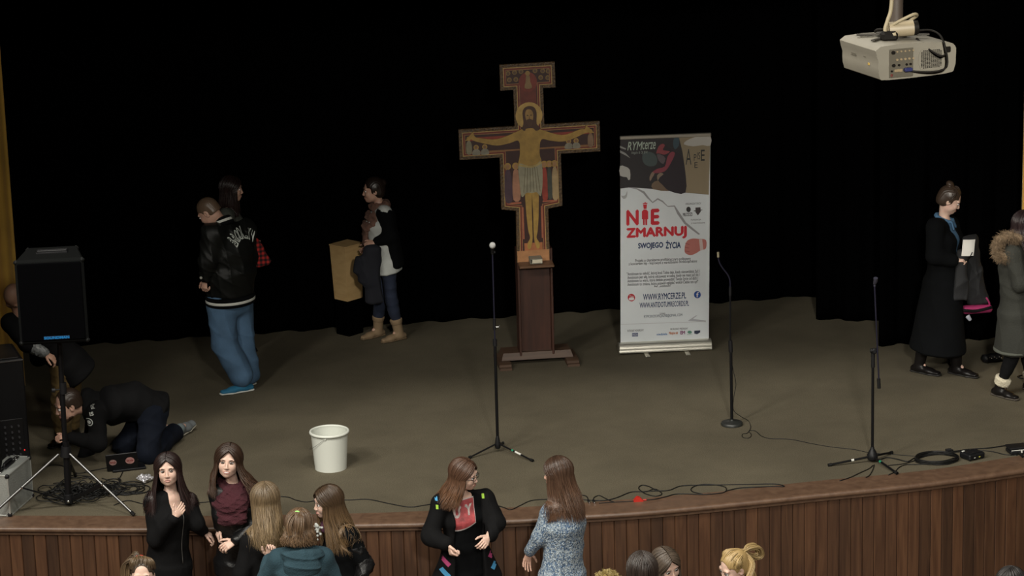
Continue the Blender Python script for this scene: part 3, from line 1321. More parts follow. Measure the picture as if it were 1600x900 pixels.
hall_m = node_mat('hall_parquet', wood_nodes((.07, .04, .02), (.12, .07, .035), .5, (3, 14, 14), False))
structure(mesh_obj('floor', [(-14, -4, 0), (18, -4, 0), (18, 31, 0), (-14, 31, 0)], [(0, 1, 2, 3)], hall_m))
wall_m = mat('hall_wall_paint', (.035, .03, .026), .9)
blk = mat('stage_black_paint', (.006, .006, .006), .9, spec=.1)
MBX = lambda n, c, d, m: structure(MB().box(c, d).build(n, m))
MBX('wall_back', (2, 31.1, 5), (32, .2, 12), blk)
MBX('wall_left', (-9.5, 14, 5.5), (.2, 36, 11), wall_m)
MBX('wall_right', (14.5, 14, 5.5), (.2, 36, 11), wall_m)
MBX('ceiling', (2, 13.5, 10.6), (32, 36, .2), wall_m)
MBX('wall_rear', (2, -4.1, 5), (32, .2, 12), wall_m)


def curtain(name, pts, z0, z1, amp, wl, m, label, seed=1, hem=0.0, thick=.02):
    """hanging cloth along a plan line, folds deepen toward the hem"""
    rs = np.random.RandomState(seed)
    pts = [np.array(p, float) for p in pts]
    Ls = [0]
    for a, b in zip(pts, pts[1:]):
        Ls.append(Ls[-1] + np.linalg.norm(b - a))
    N = max(20, int(Ls[-1] / wl * 14))
    zs = np.concatenate([np.linspace(z0, z0 + .6, 5), np.linspace(z0 + 1.2, z1, 8)])
    V, F = [], []
    base = pts[0]
    for i in range(N + 1):
        s_ = Ls[-1] * i / N
        k = min(len(pts) - 2, int(np.searchsorted(Ls, s_, 'right') - 1))
        d = _n(pts[k + 1] - pts[k])
        q = pts[k] + d * (s_ - Ls[k])
        nr = np.array([d[1], -d[0]])
        ph = 2 * math.pi * s_ / wl
        for z in zs:
            t = 1 - .35 * (z - z0) / (z1 - z0)
            off = amp * .7 * t * (math.sin(ph + .7 * math.sin(ph * .31)) + .35 * math.sin(ph * 2.3 + 1))
            zz = z + (hem * math.sin(ph * .13) if z == z0 else 0)
            V.append((q[0] + nr[0] * off - base[0], q[1] + nr[1] * off - base[1], max(zz, S + .004) if z == z0 else zz))
    m_ = len(zs)
    n0 = len(V)
    V += [(v[0], v[1] + thick, v[2]) for v in V]
    for i in range(N):
        for k in range(m_ - 1):
            a = i * m_ + k
            F.append((a, a + m_, a + m_ + 1, a + 1))
            F.append((n0 + a, n0 + a + 1, n0 + a + m_ + 1, n0 + a + m_))
    for k in range(m_ - 1):
        F.append((k, k + 1, n0 + k + 1, n0 + k))
        a = N * m_ + k
        F.append((a, n0 + a, n0 + a + 1, a + 1))
    for i in range(N):
        a = i * m_
        F.append((a, n0 + a, n0 + a + m_, a + m_))
    o = mesh_obj(name, V, F, m, None, True, (base[0], base[1], 0))
    return tag(o, label, 'curtain', 'gold stage curtains' if 'gold' in name else 'black stage curtains')


p0, p1 = G(650, 505), G(1200, 468)
d_ = (p1 - p0) / (p1 - p0)[0]
bk = lambda x: (p0 + d_ * (x - p0[0]))[:2]
TOPZ = 7.4
curtain('black_backdrop_curtain', [bk(-8), bk(G(1283, 463)[0] + .6)], S, TOPZ, .05, .45, black_velvet,
        'long black backdrop curtain closing the stage behind the cross and banner')
a, b = G(1276, 499), G(1376, 503)
curtain('black_side_curtain', [a[:2], (b + (b - a) * .4)[:2]], S, TOPZ, .05, .3, black_velvet,
        'black side curtain hanging upstage behind the rightmost microphone stand', 3)
a, b = G(1373, 541), G(1420, 538)
curtain('black_side_curtain', [a[:2], (a + _n(b - a) * 4.0)[:2]], S, TOPZ, .05, .3, black_velvet,
        'black side curtain behind the woman in the long black coat', 5)
a = G(46, 600)
GX, GY = a[0], a[1]
curtain('gold_curtain', [(a[0] - 2.2, a[1] + .1), (a[0] - .03, a[1])], S, TOPZ, .07, .26, gold_velvet,
        'mustard gold curtain at the left edge, behind the loudspeaker', 7)
a = G(1588, 560)
curtain('gold_curtain', [(a[0] + .02, a[1]), (a[0] + 2.4, a[1] + .3)], S, TOPZ, .06, .24, gold_velvet,
        'mustard gold curtain at the right edge, behind the person in the parka', 9)
# proscenium: side walls and the black border that cuts the hall light
MBX('wall_proscenium_left', (PY(-20, 450, 20.3)[0] - 3.3, 20.3, 5.3), (6.6, .3, 10.6), blk)
MBX('wall_proscenium_right', (12.1, 21.0, 5.3), (4.6, .3, 10.6), wall_m)
MBX('wall_proscenium_top', (2.5, 19.9, 8.05), (18, .3, 5.1), wall_m)
zb = max(PY(0, -14, 19.0)[2], PY(1600, -14, 19.0)[2])
curtain('black_border_curtain', [(-6, 18.9), (12.5, 19.3)], zb, 8.2, .04, .4, black_velvet, 'black border curtain hung high across the front of the stage', 11)


# ------------------------------------------------------------------ props
blackm = mat('black_metal', (.006, .006, .007), .4, .3, spec=.3)
blackp = mat('black_plastic', (.006, .006, .007), .5, spec=.3)
blackr = mat('black_rubber', (.006, .006, .006), .7, spec=.2)
chrome = mat('chrome', (.55, .55, .55), .22, 1)
steel = mat('steel_tube', (.16, .16, .16), .38, 1)
white_pl = mat('white_label', (.6, .6, .56), .5)


def tripod_foot(b, a, r=.012):
    b.tube([a + np.array([0, 0, .012]), a], r, 8)


# ---- cross on its stand
cb = G(838, 565)
rzc = math.atan2(*( (G(895, 566) - G(785, 573))[[1, 0]] ))
ZC = 0.0
dark_wood = node_mat('dark_brown_wood', wood_nodes((.030, .011, .007), (.062, .022, .013), .5, (20, 20, 2), False))
base_wood = node_mat('base_wood', wood_nodes((.050, .027, .016), (.095, .055, .034), .55, (2, 20, 20), False))
stand = empty('cross_stand', tuple(cb), 'dark brown wooden pedestal with crosswise feet holding the tall painted cross', 'pedestal', rzc)
b = MB()
b.box((0, .02, .80 + .02), (.285, .10, 1.42), .006)
b.build('post', dark_wood, stand)
for sx in (-1, 1):
    MB().box((sx * .150, .0, .58), (.022, .16, 1.00), .004).build('side_board', dark_wood, stand)
b = MB()
V = [(-.33, -.09, .05), (.33, -.09, .05), (.33, .16, .05), (-.33, .16, .05), (-.31, -.07, .115), (.31, -.07, .115), (.31, .14, .115), (-.31, .14, .115)]
b.add(V, [(0, 3, 2, 1), (4, 5, 6, 7), (0, 1, 5, 4), (1, 2, 6, 5), (2, 3, 7, 6), (3, 0, 4, 7)])
b.build('base_beam', base_wood, stand)
for sx in (-1, 1):
    b = MB()
    b.prism([(-.24, 0), (.24, 0), (.24, .022), (.20, .022), (.20, .045), (.15, .052), (-.15, .052), (-.20, .045), (-.20, .022), (-.24, .022)], -.055, .055)
    b.v = [(sx * .31 + v[1], v[0] * 1.0 - .0, v[2]) for v in b.v]
    b.f = [q[::-1] for q in b.f]
    b.build('foot', base_wood, stand)
b = MB()
b.box((0, -.115, .955), (.315, .20, .020), .004, rot=Matrix.Rotation(R(6), 3, 'X'))
b.build('shelf', node_mat('shelf_wood', wood_nodes((.10, .052, .028), (.17, .09, .05), .5, (3, 20, 20), False)), stand)

bk_ = empty('book', tuple(np.array(cb) + np.array([0, -.115, .970])), 'thick closed book with cream pages lying on the shelf under the cross', 'book', rzc + R(2))
b = MB()
RX = Matrix.Rotation(R(6), 3, 'X')
b.box((.008, 0, .0235), (.092, .12, .034), .002, rot=RX)
b.build('pages', mat('book_pages', (.62, .57, .44), .8, bump=.3, bscale=400), bk_)
b = MB()
b.box((0, .004, .044), (.112, .13, .006), .002, rot=RX)
b.box((0, -.001, .0045), (.112, .13, .006), .002, rot=RX)
b.box((-.054, .001, .024), (.006, .13, .042), .002, rot=RX)
b.build('cover', mat('book_cover', (.20, .19, .15), .6), bk_)

cross = empty('painted_cross', tuple(np.array(cb) + np.array([-.0, -.058, 0])), 'tall painted wooden cross with a gold figure, standing on the dark pedestal', 'cross', rzc)
cross.scale = (.97, 1, .983)
cross.rotation_euler = (0, -R(.5), rzc)
OUT = [(-.16, .98), (.15, .98), (.15, 1.47), (.285, 1.49), (.285, 1.975), (.655, 1.975), (.655, 2.255), (.14, 2.255), (.14, 2.59), (.255, 2.59), (.255, 2.825),
       (-.255, 2.825), (-.255, 2.59), (-.135, 2.59), (-.135, 2.255), (-.655, 2.255), (-.655, 1.975), (-.285, 1.975), (-.285, 1.49), (-.15, 1.47)]


def inset(poly, d):
    n = len(poly)
    res = []
    for i in range(n):
        a, b_, c = np.array(poly[i - 1]), np.array(poly[i]), np.array(poly[(i + 1) % n])
        e1, e2 = (b_ - a) / np.linalg.norm(b_ - a), (c - b_) / np.linalg.norm(c - b_)
        n1, n2 = np.array([-e1[1], e1[0]]), np.array([-e2[1], e2[0]])
        m = (n1 + n2)
        m = m / (m @ n1)
        res.append(tuple(b_ + m * d))
    return res


def lean(poly):
    return [(x, z) for x, z in poly]


frame_m = mat('cross_gilt_edge', (.075, .042, .015), .5, var=.7, vscale=55, bump=.7, bscale=60)
P_ = lambda n, poly, y0, y1, col, rough=.5, **k: MB().prism(lean(poly), y0, y1).build(n, mat('paint_' + '_'.join('%02d' % int(c * 99) for c in col), col, rough, var=.18, vscale=18), cross, **k)
gold_f = (.33, .20, .045)
gold_l = (.42, .27, .08)
MB().prism(OUT, -.02, .02).build('cross_board', frame_m, cross)
P_('gilt_line', inset(OUT, .030), -.0215, -.019, (.40, .26, .09))
P_('painted_field', inset(OUT, .037), -.0225, -.020, (.13, .018, .010))
P_('inner_line', inset(OUT, .052), -.0235, -.020, (.30, .15, .06))
P_('inner_field', inset(OUT, .057), -.0245, -.020, (.035, .010, .008))
L0 = -.0255
# coloured panels behind the figure
P_('arm_band', [(-.58, 2.145), (.58, 2.145), (.58, 2.175), (-.58, 2.175)], L0, -.02, (.22, .030, .016))
P_('arm_band', [(-.58, 2.03), (.58, 2.03), (.58, 2.045), (-.58, 2.045)], L0, -.02, (.22, .10, .035))
P_('upper_panel', [(-.075, 2.36), (.075, 2.36), (.075, 2.66), (-.075, 2.66)], L0, -.02, (.12, .022, .014))
P_('foot_panel', [(-.085, 1.0), (.085, 1.0), (.085, 1.16), (-.085, 1.16)], L0 - .001, -.02, (.34, .12, .045))
P_('lower_panel', [(-.155, .985), (.145, .985), (.145, 1.09), (-.155, 1.09)], L0 - .002, -.02, (.36, .17, .07))
P_('rust_border', [(-.235, 1.535), (-.10, 1.535), (-.10, 1.55), (-.235, 1.55)], L0, -.02, (.34, .10, .05))
P_('rust_border', [(.10, 1.535), (.235, 1.535), (.235, 1.55), (.10, 1.55)], L0, -.02, (.34, .10, .05))
for sx in (-1, 1):
    P_('leg_strip', [(sx * .088 - .007, 1.2), (sx * .088 + .007, 1.2), (sx * .088 + .007, 1.5), (sx * .088 - .007, 1.5)], L0, -.02, (.34, .10, .05))
# plain robed attendants, each a simple gown with a head
robes = [(-.215, .075, (.06, .03, .045)), (-.140, .075, (.36, .17, .10)), (.125, .055, (.26, .035, .02)), (.172, .045, (.045, .05, .04)), (.222, .06, (.34, .24, .12)),
         ]
for i, (x, w_, c) in enumerate(robes):
    z0, z1 = 1.565 + .01 * (i % 2), 1.86
    P_('robe', blob([(x - w_ * .42, z0), (x + w_ * .42, z0), (x + w_ * .46, z1 - .11), (x + w_ * .3, z1 - .02), (x, z1), (x - w_ * .3, z1 - .02), (x - w_ * .46, z1 - .11)], 3), L0 - .001, -.02, c)
    P_('halo', disc(x, z1 + .028, .032), L0, -.02, gold_f)
    P_('head', disc(x, z1 + .026, .019, .023), L0 - .0016, -.02, (.30, .16, .07))
for x, z in ((-.50, 2.045), (-.42, 2.045), (.36, 2.05), (.43, 2.05)):
    P_('small_robe', blob([(x - .035, z - .03), (x + .035, z - .03), (x + .03, z + .01), (x, z + .022), (x - .03, z + .01)], 3), L0 - .002, -.02, (.22, .20, .15))
    P_('halo', disc(x, z + .038, .024), L0 - .001, -.02, gold_f)
    P_('head', disc(x, z + .038, .014), L0 - .003, -.02, (.20, .10, .05))
for x in (-.60 + .035, .60 - .035):
    P_('end_figure', blob([(x - .022, 2.03), (x + .022, 2.03), (x + .024, 2.12), (x, 2.15), (x - .024, 2.12)], 3), L0 - .002, -.02, (.20, .18, .11) if x < 0 else (.20, .12, .07))
    P_('halo', disc(x, 2.168, .020), L0 - .002, -.02, gold_f)
for x, z in ((-.18, 2.745), (-.12, 2.75), (-.17, 2.685), (-.11, 2.685), (.07, 2.755), (.12, 2.69), (.14, 2.75), (.19, 2.745), (.185, 2.685), (-.06, 2.755)):
    P_('halo', disc(x, z, .022), L0 - .002, -.02, (.20, .12, .035))
    P_('head', disc(x, z - .002, .013), L0 - .003, -.02, (.10, .055, .03))
P_('round_panel', disc(0, 2.655, .085, .09), L0 - .0015, -.02, (.16, .026, .016))
P_('small_figure', blob([(-.03, 2.60), (.035, 2.60), (.022, 2.66), (.018, 2.71), (-.012, 2.715), (-.02, 2.66)], 3), L0 - .0025, -.02, (.22, .14, .06))
P_('halo', disc(0, 2.735, .022), L0 - .003, -.02, (.26, .16, .05))
# the gold figure
body_c = gold_f
P_('large_halo', disc(.0, 2.345, .125), L0 - .003, -.02, gold_l)
fig = blob([(-.100, 2.215), (-.30, 2.150), (-.47, 2.170), (-.52, 2.185), (-.545, 2.165), (-.50, 2.140), (-.40, 2.110), (-.30, 2.090), (-.19, 2.105), (-.105, 2.120),
            (-.098, 2.00), (-.105, 1.88), (.09, 1.88), (.085, 2.00), (.105, 2.120), (.19, 2.105), (.30, 2.090), (.40, 2.110), (.50, 2.150), (.545, 2.160),
            (.52, 2.190), (.46, 2.190), (.30, 2.150), (.10, 2.215), (.03, 2.25), (-.03, 2.25)], 4)
P_('figure_torso', fig, -.036, -.02, body_c)
for sx in (-1, 1):
    leg = blob([(sx * .004, 1.68), (sx * .060, 1.68), (sx * .058, 1.45), (sx * .044, 1.28), (sx * .030, 1.21), (sx * .052, 1.165), (sx * .058, 1.12), (sx * .034, 1.105), (sx * .016, 1.15), (sx * .006, 1.23), (sx * .006, 1.45)], 4)
    P_('figure_leg', leg if sx > 0 else leg[::-1], -.036, -.02, body_c)
    P_('figure_hand', blob([(sx * .49, 2.16), (sx * .53, 2.165), (sx * .60, 2.150), (sx * .575, 2.175), (sx * .555, 2.20), (sx * .525, 2.225), (sx * .515, 2.195)][::sx], 3), -.0365, -.02, body_c)
cloth = blob([(-.112, 1.905), (-.03, 1.885), (.04, 1.885), (.098, 1.915), (.105, 1.75), (.085, 1.60), (.045, 1.635), (0, 1.63), (-.05, 1.635), (-.095, 1.60), (-.112, 1.75)], 4)
P_('loincloth', cloth, -.038, -.02, (.27, .25, .17))
for x in (-.075, -.045, -.012, .02, .05, .078):
    P_('cloth_fold', [(x - .003, 1.64), (x + .003, 1.64), (x * .7 + .003, 1.87), (x * .7 - .003, 1.87)], -.0392, -.037, (.14, .12, .07))
P_('cloth_belt', blob([(-.108, 1.905), (-.02, 1.885), (.04, 1.89), (.096, 1.918), (.09, 1.895), (.03, 1.870), (-.02, 1.868), (-.105, 1.888)], 3), -.0395, -.037, (.36, .27, .10))
P_('figure_hair', blob([(-.06, 2.37), (-.045, 2.415), (0, 2.435), (.05, 2.42), (.07, 2.37), (.068, 2.27), (.10, 2.225), (.06, 2.205), (.03, 2.23), (-.03, 2.23), (-.045, 2.21), (-.07, 2.23), (-.055, 2.28)], 4), -.0385, -.02, (.055, .022, .012))
P_('figure_face', blob([(-.038, 2.36), (-.02, 2.405), (.02, 2.40), (.038, 2.36), (.030, 2.30), (.005, 2.262), (-.022, 2.285)], 4), -.0405, -.02, (.30, .175, .055))
P_('figure_beard', blob([(-.030, 2.305), (0, 2.318), (.031, 2.305), (.024, 2.268), (.002, 2.248), (-.02, 2.268)], 3), -.0412, -.02, (.07, .03, .015))
for x in (-.015, .017):
    P_('figure_eye', disc(x, 2.352, .008, .005, 10), -.0415, -.04, (.03, .015, .01))
P_('figure_nose', [(-.004, 2.318), (.006, 2.318), (.002, 2.35), (-.002, 2.35)], -.0415, -.04, (.16, .08, .03))

# ---- roll-up banner
bl, br = G(971, 553), G(1106, 545)
bc = (bl + br) / 2
rzb = math.atan2(br[1] - bl[1], br[0] - bl[0])
BW = float(np.linalg.norm(br - bl)) * 1.035
ban = empty('roll_up_banner', tuple(bc), 'tall roll-up banner with red NIE ZMARNUJ lettering standing beside the cross', 'banner', rzb)
BH = 1.955
ban.rotation_euler = (R(1.0), R(.75), rzb)
alu = mat('banner_aluminium', (.62, .60, .53), .3, .85)
paper = mat('banner_print', (.60, .635, .66), .5, var=.04, vscale=3)
b = MB()
b.prism(blob([(-.055, .0), (.055, .0), (.060, .03), (.045, .075), (0, .095), (-.045, .075), (-.060, .03)], 3), -BW / 2 - .012, BW / 2 + .012)
b.v = [(v[1], v[0], v[2] + .012) for v in b.v]
b.f = [q[::-1] for q in b.f]
b.build('cassette', alu, ban)
for x in (-BW * .22, BW * .23):
    b = MB()
    b.box((x, -.10, .008), (.042, .16, .008), .003)
    b.build('foot', alu, ban)
MB().box((0, .03, BH / 2 + .05), (.018, .018, BH - .1), .004).build('pole', alu, ban)
MB().box((0, 0, BH + .075), (BW, .022, .036), .006).build('top_rail', alu, ban)
MB().box((0, 0, BH / 2 + .08), (BW * .985, .002, BH - .03)).build('printed_sheet', paper, ban)


def B(px, py):
    """photo position on the banner face -> x, z on it"""
    u = (px - 969) / 144
    t = 212 - 6 * u
    bt = 552.5 - 10 * u
    v = (py - t) / (bt - t)
    return ((u - .5) * BW * 1.0, (BH + .093) * (1 - v))


def bprint(name, pxpoly, col, lay=1, sm=0):
    P = [B(*q) for q in pxpoly]
    if sm:
        P = blob(P, sm)
    area = sum(P[i - 1][0] * P[i][1] - P[i][0] * P[i - 1][1] for i in range(len(P)))
    if area < 0:
        P = P[::-1]
    return MB().prism(P, -.001 - lay * .0006, -.001).build(name, mat('print_' + '_'.join('%03d' % int(c * 999) for c in col), col, .5), ban)


def btext(body, px0, px1, py0, py1, col, bold=0.007, lay=3, name='lettering', shear=0.0, fit=True):
    V, F = text_mesh(body, None, 1, 0.0, shear=shear)
    if bold > 0:
        n0, V0, F0 = len(V), V, list(F)
        for k, (a, c) in enumerate(((-1, 0), (1, 0), (0, -1), (0, 1))):
            V = np.concatenate([V, V0 + np.array([a, 0, c]) * bold * 1.3 + np.array([0, k + 1, 0])])
            F = F + [tuple(i + n0 * (k + 1) for i in f_) for f_ in F0]
    xm = (px0 + px1) / 2
    x0, x1 = B(px0, py1)[0], B(px1, py0)[0]
    z0, z1 = B(xm, py1)[1], B(xm, py0)[1]
    wd, ht = V[:, 0].max() - V[:, 0].min(), V[:, 2].max() - V[:, 2].min()
    V[:, 0] *= (x1 - x0) / wd
    V[:, 2] *= abs(z1 - z0) / ht
    cx, cz = B((px0 + px1) / 2, (py0 + py1) / 2)
    V[:, 0] += cx
    V[:, 2] += cz
    V[:, 1] = -.001 - lay * .0006 - V[:, 1] * .00012
    return mesh_obj(name, V, F, mat('ink_' + '_'.join('%03d' % int(c * 999) for c in col), col, .5), ban)


dk = (.020, .017, .020)
bprint('photo_panel', [(970, 216), (1112, 210), (1110, 301), (1070, 298), (1020, 293), (985, 291), (969.5, 293)], dk, 1)
bprint('wall_graphic', [(1062, 212.5), (1112, 210), (1110, 301), (1090, 299), (1073, 298), (1072, 262), (1068, 236)], (.24, .19, .12), 2)
bprint('torn_paper', [(1112, 210.5), (1112, 226), (1100, 225), (1085, 227), (1070, 224), (1075, 218), (1085, 214), (1095, 211.5)], (.42, .40, .37), 3, 2)
bprint('poster_patch', [(1005, 240), (1012, 236), (1022, 238), (1028, 246), (1026, 256), (1015, 258), (1006, 252)], (.055, .075, .075), 2, 3)
bprint('blue_stain', [(1055, 214), (1062, 213), (1062, 226), (1056, 232), (1053, 224)], (.035, .065, .085), 2, 2)
bprint('seated_figure', [(1027, 238), (1034, 226), (1040, 224), (1050, 232), (1060, 236), (1068, 246), (1072, 262), (1073, 298), (1048, 296), (1036, 286), (1030, 280), (1028, 270), (1034, 262), (1032, 250)], (.018, .012, .018), 3, 3)
bprint('pink_hood', [(1026.5, 238), (1030, 228), (1036, 223.5), (1040, 226), (1037, 233), (1048, 235), (1040, 240), (1030, 238)], (.24, .045, .055), 4, 3)
bprint('pink_sleeve', [(1020, 268), (1028, 262), (1040, 258), (1044, 244), (1050, 236), (1056, 238), (1050, 252), (1042, 264), (1032, 268)], (.22, .04, .06), 4, 3)
bprint('pale_hand', [(1016, 275), (1020, 267), (1024, 269), (1020, 276), (1017, 281)], (.22, .15, .11), 4, 2)
bprint('pale_knee', [(1028, 272), (1033, 268), (1038, 270), (1032, 275), (1029, 280)], (.20, .15, .11), 4, 2)
bprint('face_shadow', [(1028, 239), (1036, 241), (1041, 246), (1038, 254), (1033, 252), (1029, 246)], (.10, .075, .085), 4, 2)
bprint('floor_light', [(1020, 285), (1030, 280), (1042, 290), (1046, 296), (1022, 293.5)], (.15, .10, .065), 2, 2)
bprint('knife', [(969.5, 227), (979, 231), (978.5, 233), (969.5, 230)], (.26, .26, .25), 3)
bprint('knife', [(969.5, 234), (978, 238), (986, 246), (977, 241), (969.5, 237.5)], (.26, .26, .25), 3)
bprint('torn_scrap', [(969.5, 258), (978, 259), (985, 264), (985.5, 278), (982, 279), (980, 275), (969.5, 273)], (.40, .39, .37), 3, 2)
btext('RYM', 981, 1005, 220.5, 233.5, (.36, .42, .36), .01, 5, shear=.25)
btext('cerze', 1004.5, 1025.5, 221, 232, (.36, .42, .36), .01, 5, shear=.25)
btext('Abgalo & DJ BW', 987, 1013, 235, 240, (.26, .29, .26), 0, 5)
btext('P', 1086, 1090, 239, 249, (.02, .02, .02), 0, 5)
btext('IS', 1091, 1096, 236, 247, (.02, .02, .02), 0, 5)
btext('E', 1097, 1103, 232, 249, (.02, .02, .02), 0.01, 5)
btext('E', 1087, 1092, 251, 260, (.02, .02, .02), 0, 5)
btext('A', 1073, 1082, 231, 255, (.03, .03, .03), -.02, 5)
# tear between photo and paper, curled edge
bprint('torn_edge_shade', [(982, 291), (996, 292), (1008, 297), (1014, 305), (1021, 313), (1029, 307), (1037, 311), (1045, 319), (1056, 318), (1063, 328), (1074, 344), (1088, 355), (1097, 362), (1094, 363),
                           (1084, 356), (1071, 346), (1060, 331), (1055, 320), (1045, 320.5), (1036, 313), (1029, 309.5), (1021, 315), (1012, 307), (1006, 300), (996, 294)], (.26, .26, .27), 2)
bprint('curl', [(971, 304), (975, 309), (980, 306), (981, 296), (978, 303), (974, 304)], (.36, .37, .38), 2, 2)
RED, NAVY, GREY = (.50, .018, .030), (.010, .036, .11), (.055, .055, .06)
btext('N', 979.3, 999, 325.5, 350, RED, .05)
btext('E', 1018, 1032, 323.5, 348.5, RED, .05)
bprint('man_icon', [(1004, 328), (1007, 325), (1011, 325), (1014, 328), (1014, 340), (1012.3, 340), (1012.3, 349), (1009.6, 349), (1009.3, 340), (1008.6, 340), (1008.4, 349), (1005.8, 349), (1005.6, 340), (1004, 340)], RED, 3)
bprint('bin_icon', [(1006, 317.5), (1012, 317), (1011.4, 324), (1006.8, 324)], RED, 3)
bprint('bin_lid', [(1005.4, 315.2), (1008, 315), (1008.2, 313.8), (1010, 313.6), (1010.2, 314.8), (1012.6, 314.5), (1012.6, 316.2), (1005.4, 316.6)], RED, 3)
btext('ZMARNUJ', 979, 1075.5, 351.5, 371.5, RED, .045)
btext('SWOJEGO', 998, 1038, 376, 387.5, NAVY, .035)
btext('ŻYCIA', 1042, 1066, 371.5, 385, NAVY, .035)
bprint('fist_print', [(1072, 389), (1073, 379), (1077, 372), (1085, 369), (1095, 369.5), (1106, 371), (1106, 384), (1098, 387), (1090, 392), (1082, 395), (1075, 393)], (.42, .15, .13), 3, 3)
bprint('wristband_print', [(1095, 370), (1100, 370), (1102, 386), (1097, 388)], (.52, .42, .40), 4)
for q in ((1073, 376, 1080, 378), (1072.5, 382, 1079, 383.5), (1073, 388, 1080, 389)):
    bprint('finger_line', [(q[0], q[1]), (q[2], q[3]), (q[2], q[3] + .8), (q[0], q[1] + .8)], (.22, .05, .05), 4)
btext('ORGANIZATORZY', 1073, 1098, 313.5, 316.5, GREY)
bprint('round_logo', disc(1078, 324, 3.6, 4.2, 14), (.03, .03, .03), 3)
btext('MŁODZI', 1069, 1084, 329, 334.5, (.03, .03, .03), .03)
bprint('shield_logo', [(1089, 321), (1097, 320.5), (1097.5, 327), (1093, 333), (1089, 328)], (.05, .04, .04), 3)
bprint('shield_bar', [(1086.5, 325.6), (1100, 324), (1100, 325), (1086.5, 326.8)], (.05, .04, .04), 3)
btext('FUNDACJA', 1082, 1098, 338.5, 341.5, GREY)
btext('Z WARTOŚCIAMI', 1082, 1104, 343, 346, GREY)
btext('Projekt o charakterze profilaktycznym połączony', 993.5, 1082, 400, 406, GREY)
btext('z koncertem hip - hop\'owym z wartościami chrześcijańskimi', 983, 1092, 404.5, 410.5, GREY)
btext('"Antidotum to miłość, którą ktoś Tobie daje, kiedy nienawidzisz żyć /', 980, 1097, 420, 426.5, GREY)
btext('Antidotum jest siłą, którą odczuwasz w sobie, kiedy nie masz już nic /', 981, 1097, 425.5, 432, GREY)
btext('Antidotum to wiara, która będzie prowadzić Twoje życie od dziś /', 981, 1094, 431, 437.5, GREY)
btext('Antidotum to zmiana, która pozwoli oglądać wokół Ciebie ten syf"', 981, 1094, 436.5, 443, GREY)
btext('Ref. „antidotum"', 1024, 1051, 442, 446, GREY)
btext('WWW.RYMCERZE.PL', 1006, 1075, 455, 465, NAVY, .02)
btext('WWW.ANTIDOTUMRECORDS.PL', 1000.5, 1079.5, 468.5, 477, NAVY, .02)
bprint('red_badge', disc(987.4, 463.2, 5.9, 6, 24), (.42, .02, .03), 2)
bprint('badge_screen', blob([(984, 463.5), (991, 463), (991, 466.8), (984, 467.2)], 2), (.6, .6, .6), 3)
btext('You', 984, 991, 459.2, 462.8, (.6, .6, .6), 0, 4)
bprint('blue_badge', disc(1093, 456.6, 5.5, 5.6, 24), (.012, .06, .25), 2)
btext('f', 1091, 1095.4, 452.5, 460.6, (.6, .6, .62), .02, 4)
btext('E-MAIL:', 1033, 1042.5, 486, 489, GREY)
btext('RYMCERZEOFICJALNE@GMAIL.COM', 1007.5, 1069, 488.5, 494, (.06, .09, .12))
bprint('paper_fold', [(1078, 498), (1090, 490), (1094, 488.5), (1086, 495), (1107, 497), (1107, 499.5)], (.36, .37, .40), 2)
bprint('fold_line', [(970, 505.5), (1107, 498), (1107, 499), (970, 506.5)], (.47, .48, .50), 2)
btext('PATRONAT HONOROWY', 981, 1007, 513.5, 517, GREY)
btext('PATRONAT MEDIALNY', 1050, 1078, 509.5, 512.5, GREY)
bprint('logo_frame', [(988.5, 519.5), (998, 519), (998, 524.5), (988.5, 525)], (.05, .07, .16), 2)
btext('MKDN', 989.3, 997.3, 520.4, 523.8, (.55, .55, .55), 0, 4)
btext('niedziela', 1028, 1045, 518.3, 521.8, (.02, .12, .33), .03)
btext('Miłujcie się', 1047.5, 1062, 515.5, 521.3, (.42, .13, .03), .03)
btext('EM', 1066, 1073.5, 514, 519.8, (.16, .02, .10), .05)
bprint('green_logo', disc(1081, 516, 3.6, 2.4, 14), (.10, .24, .18), 2)
btext('RADIO', 1077, 1085, 518.5, 520.3, (.10, .24, .18))
bprint('black_logo', [(1088.5, 513.5), (1098, 512.8), (1098, 516), (1093, 519), (1088.5, 518)], (.03, .04, .07), 2)

# ---- microphone stands
def clip_mic(b, c, d):
    pass


def mic_stand(px, py, top_z, label, kind, legs=(), **k):
    g = G(px, py)
    t = empty('microphone_stand', tuple(g), label, 'microphone stand', group='microphone stands on the stage')
    L_ = lambda q: np.array(q) - g
    return g, t, L_


g1, t1, l1 = mic_stand(778, 706, 1.7, 'straight black microphone stand holding the silver-headed microphone, left of the cross', 0)
H1 = float(PY(768, 388, g1[1])[2] - S)
x1 = PY(769.5, 395, g1[1])[0] - g1[0]
zz = lambda py, g: float(PY(800, py, g[1])[2] - S)
zt = lambda px, py, g: float(PY(px, py, g[1])[2] - S)
top1 = np.array([x1, 0, zt(769, 398, g1)])
bot1 = np.array([0, 0, .06])
at1 = lambda f: bot1 + (top1 - bot1) * f
MB().tube([bot1, at1(.53)], .0125, 12).build('lower_tube', blackm, t1, True, angle=40)
MB().tube([at1(.5), top1], .0062, 10).build('upper_tube', mat('dark_chrome', (.05, .05, .09), .3, .8), t1, True, angle=40)
b = MB()
b.tube([at1(.525), at1(.56)], .018, 12)
b.tube([at1(.61), at1(.67)], .013, 12)
b.build('clutch', blackp, t1, True, angle=40)
b = MB()
b.tube([at1(.625) + np.array([.01, -.005, 0]), at1(.625) + np.array([.034, -.012, 0])], .0045, 8)
b.box(tuple(at1(.625) + np.array([.038, -.013, 0])), (.010, .012, .030), .003)
b.build('wing_screw', chrome, t1)
b = MB()
b.lathe([(.018, .03), (.024, .04), (.024, .07), (.016, .12), (.012, .14)], 16)
b.build('leg_hub', blackp, t1, True, angle=40)
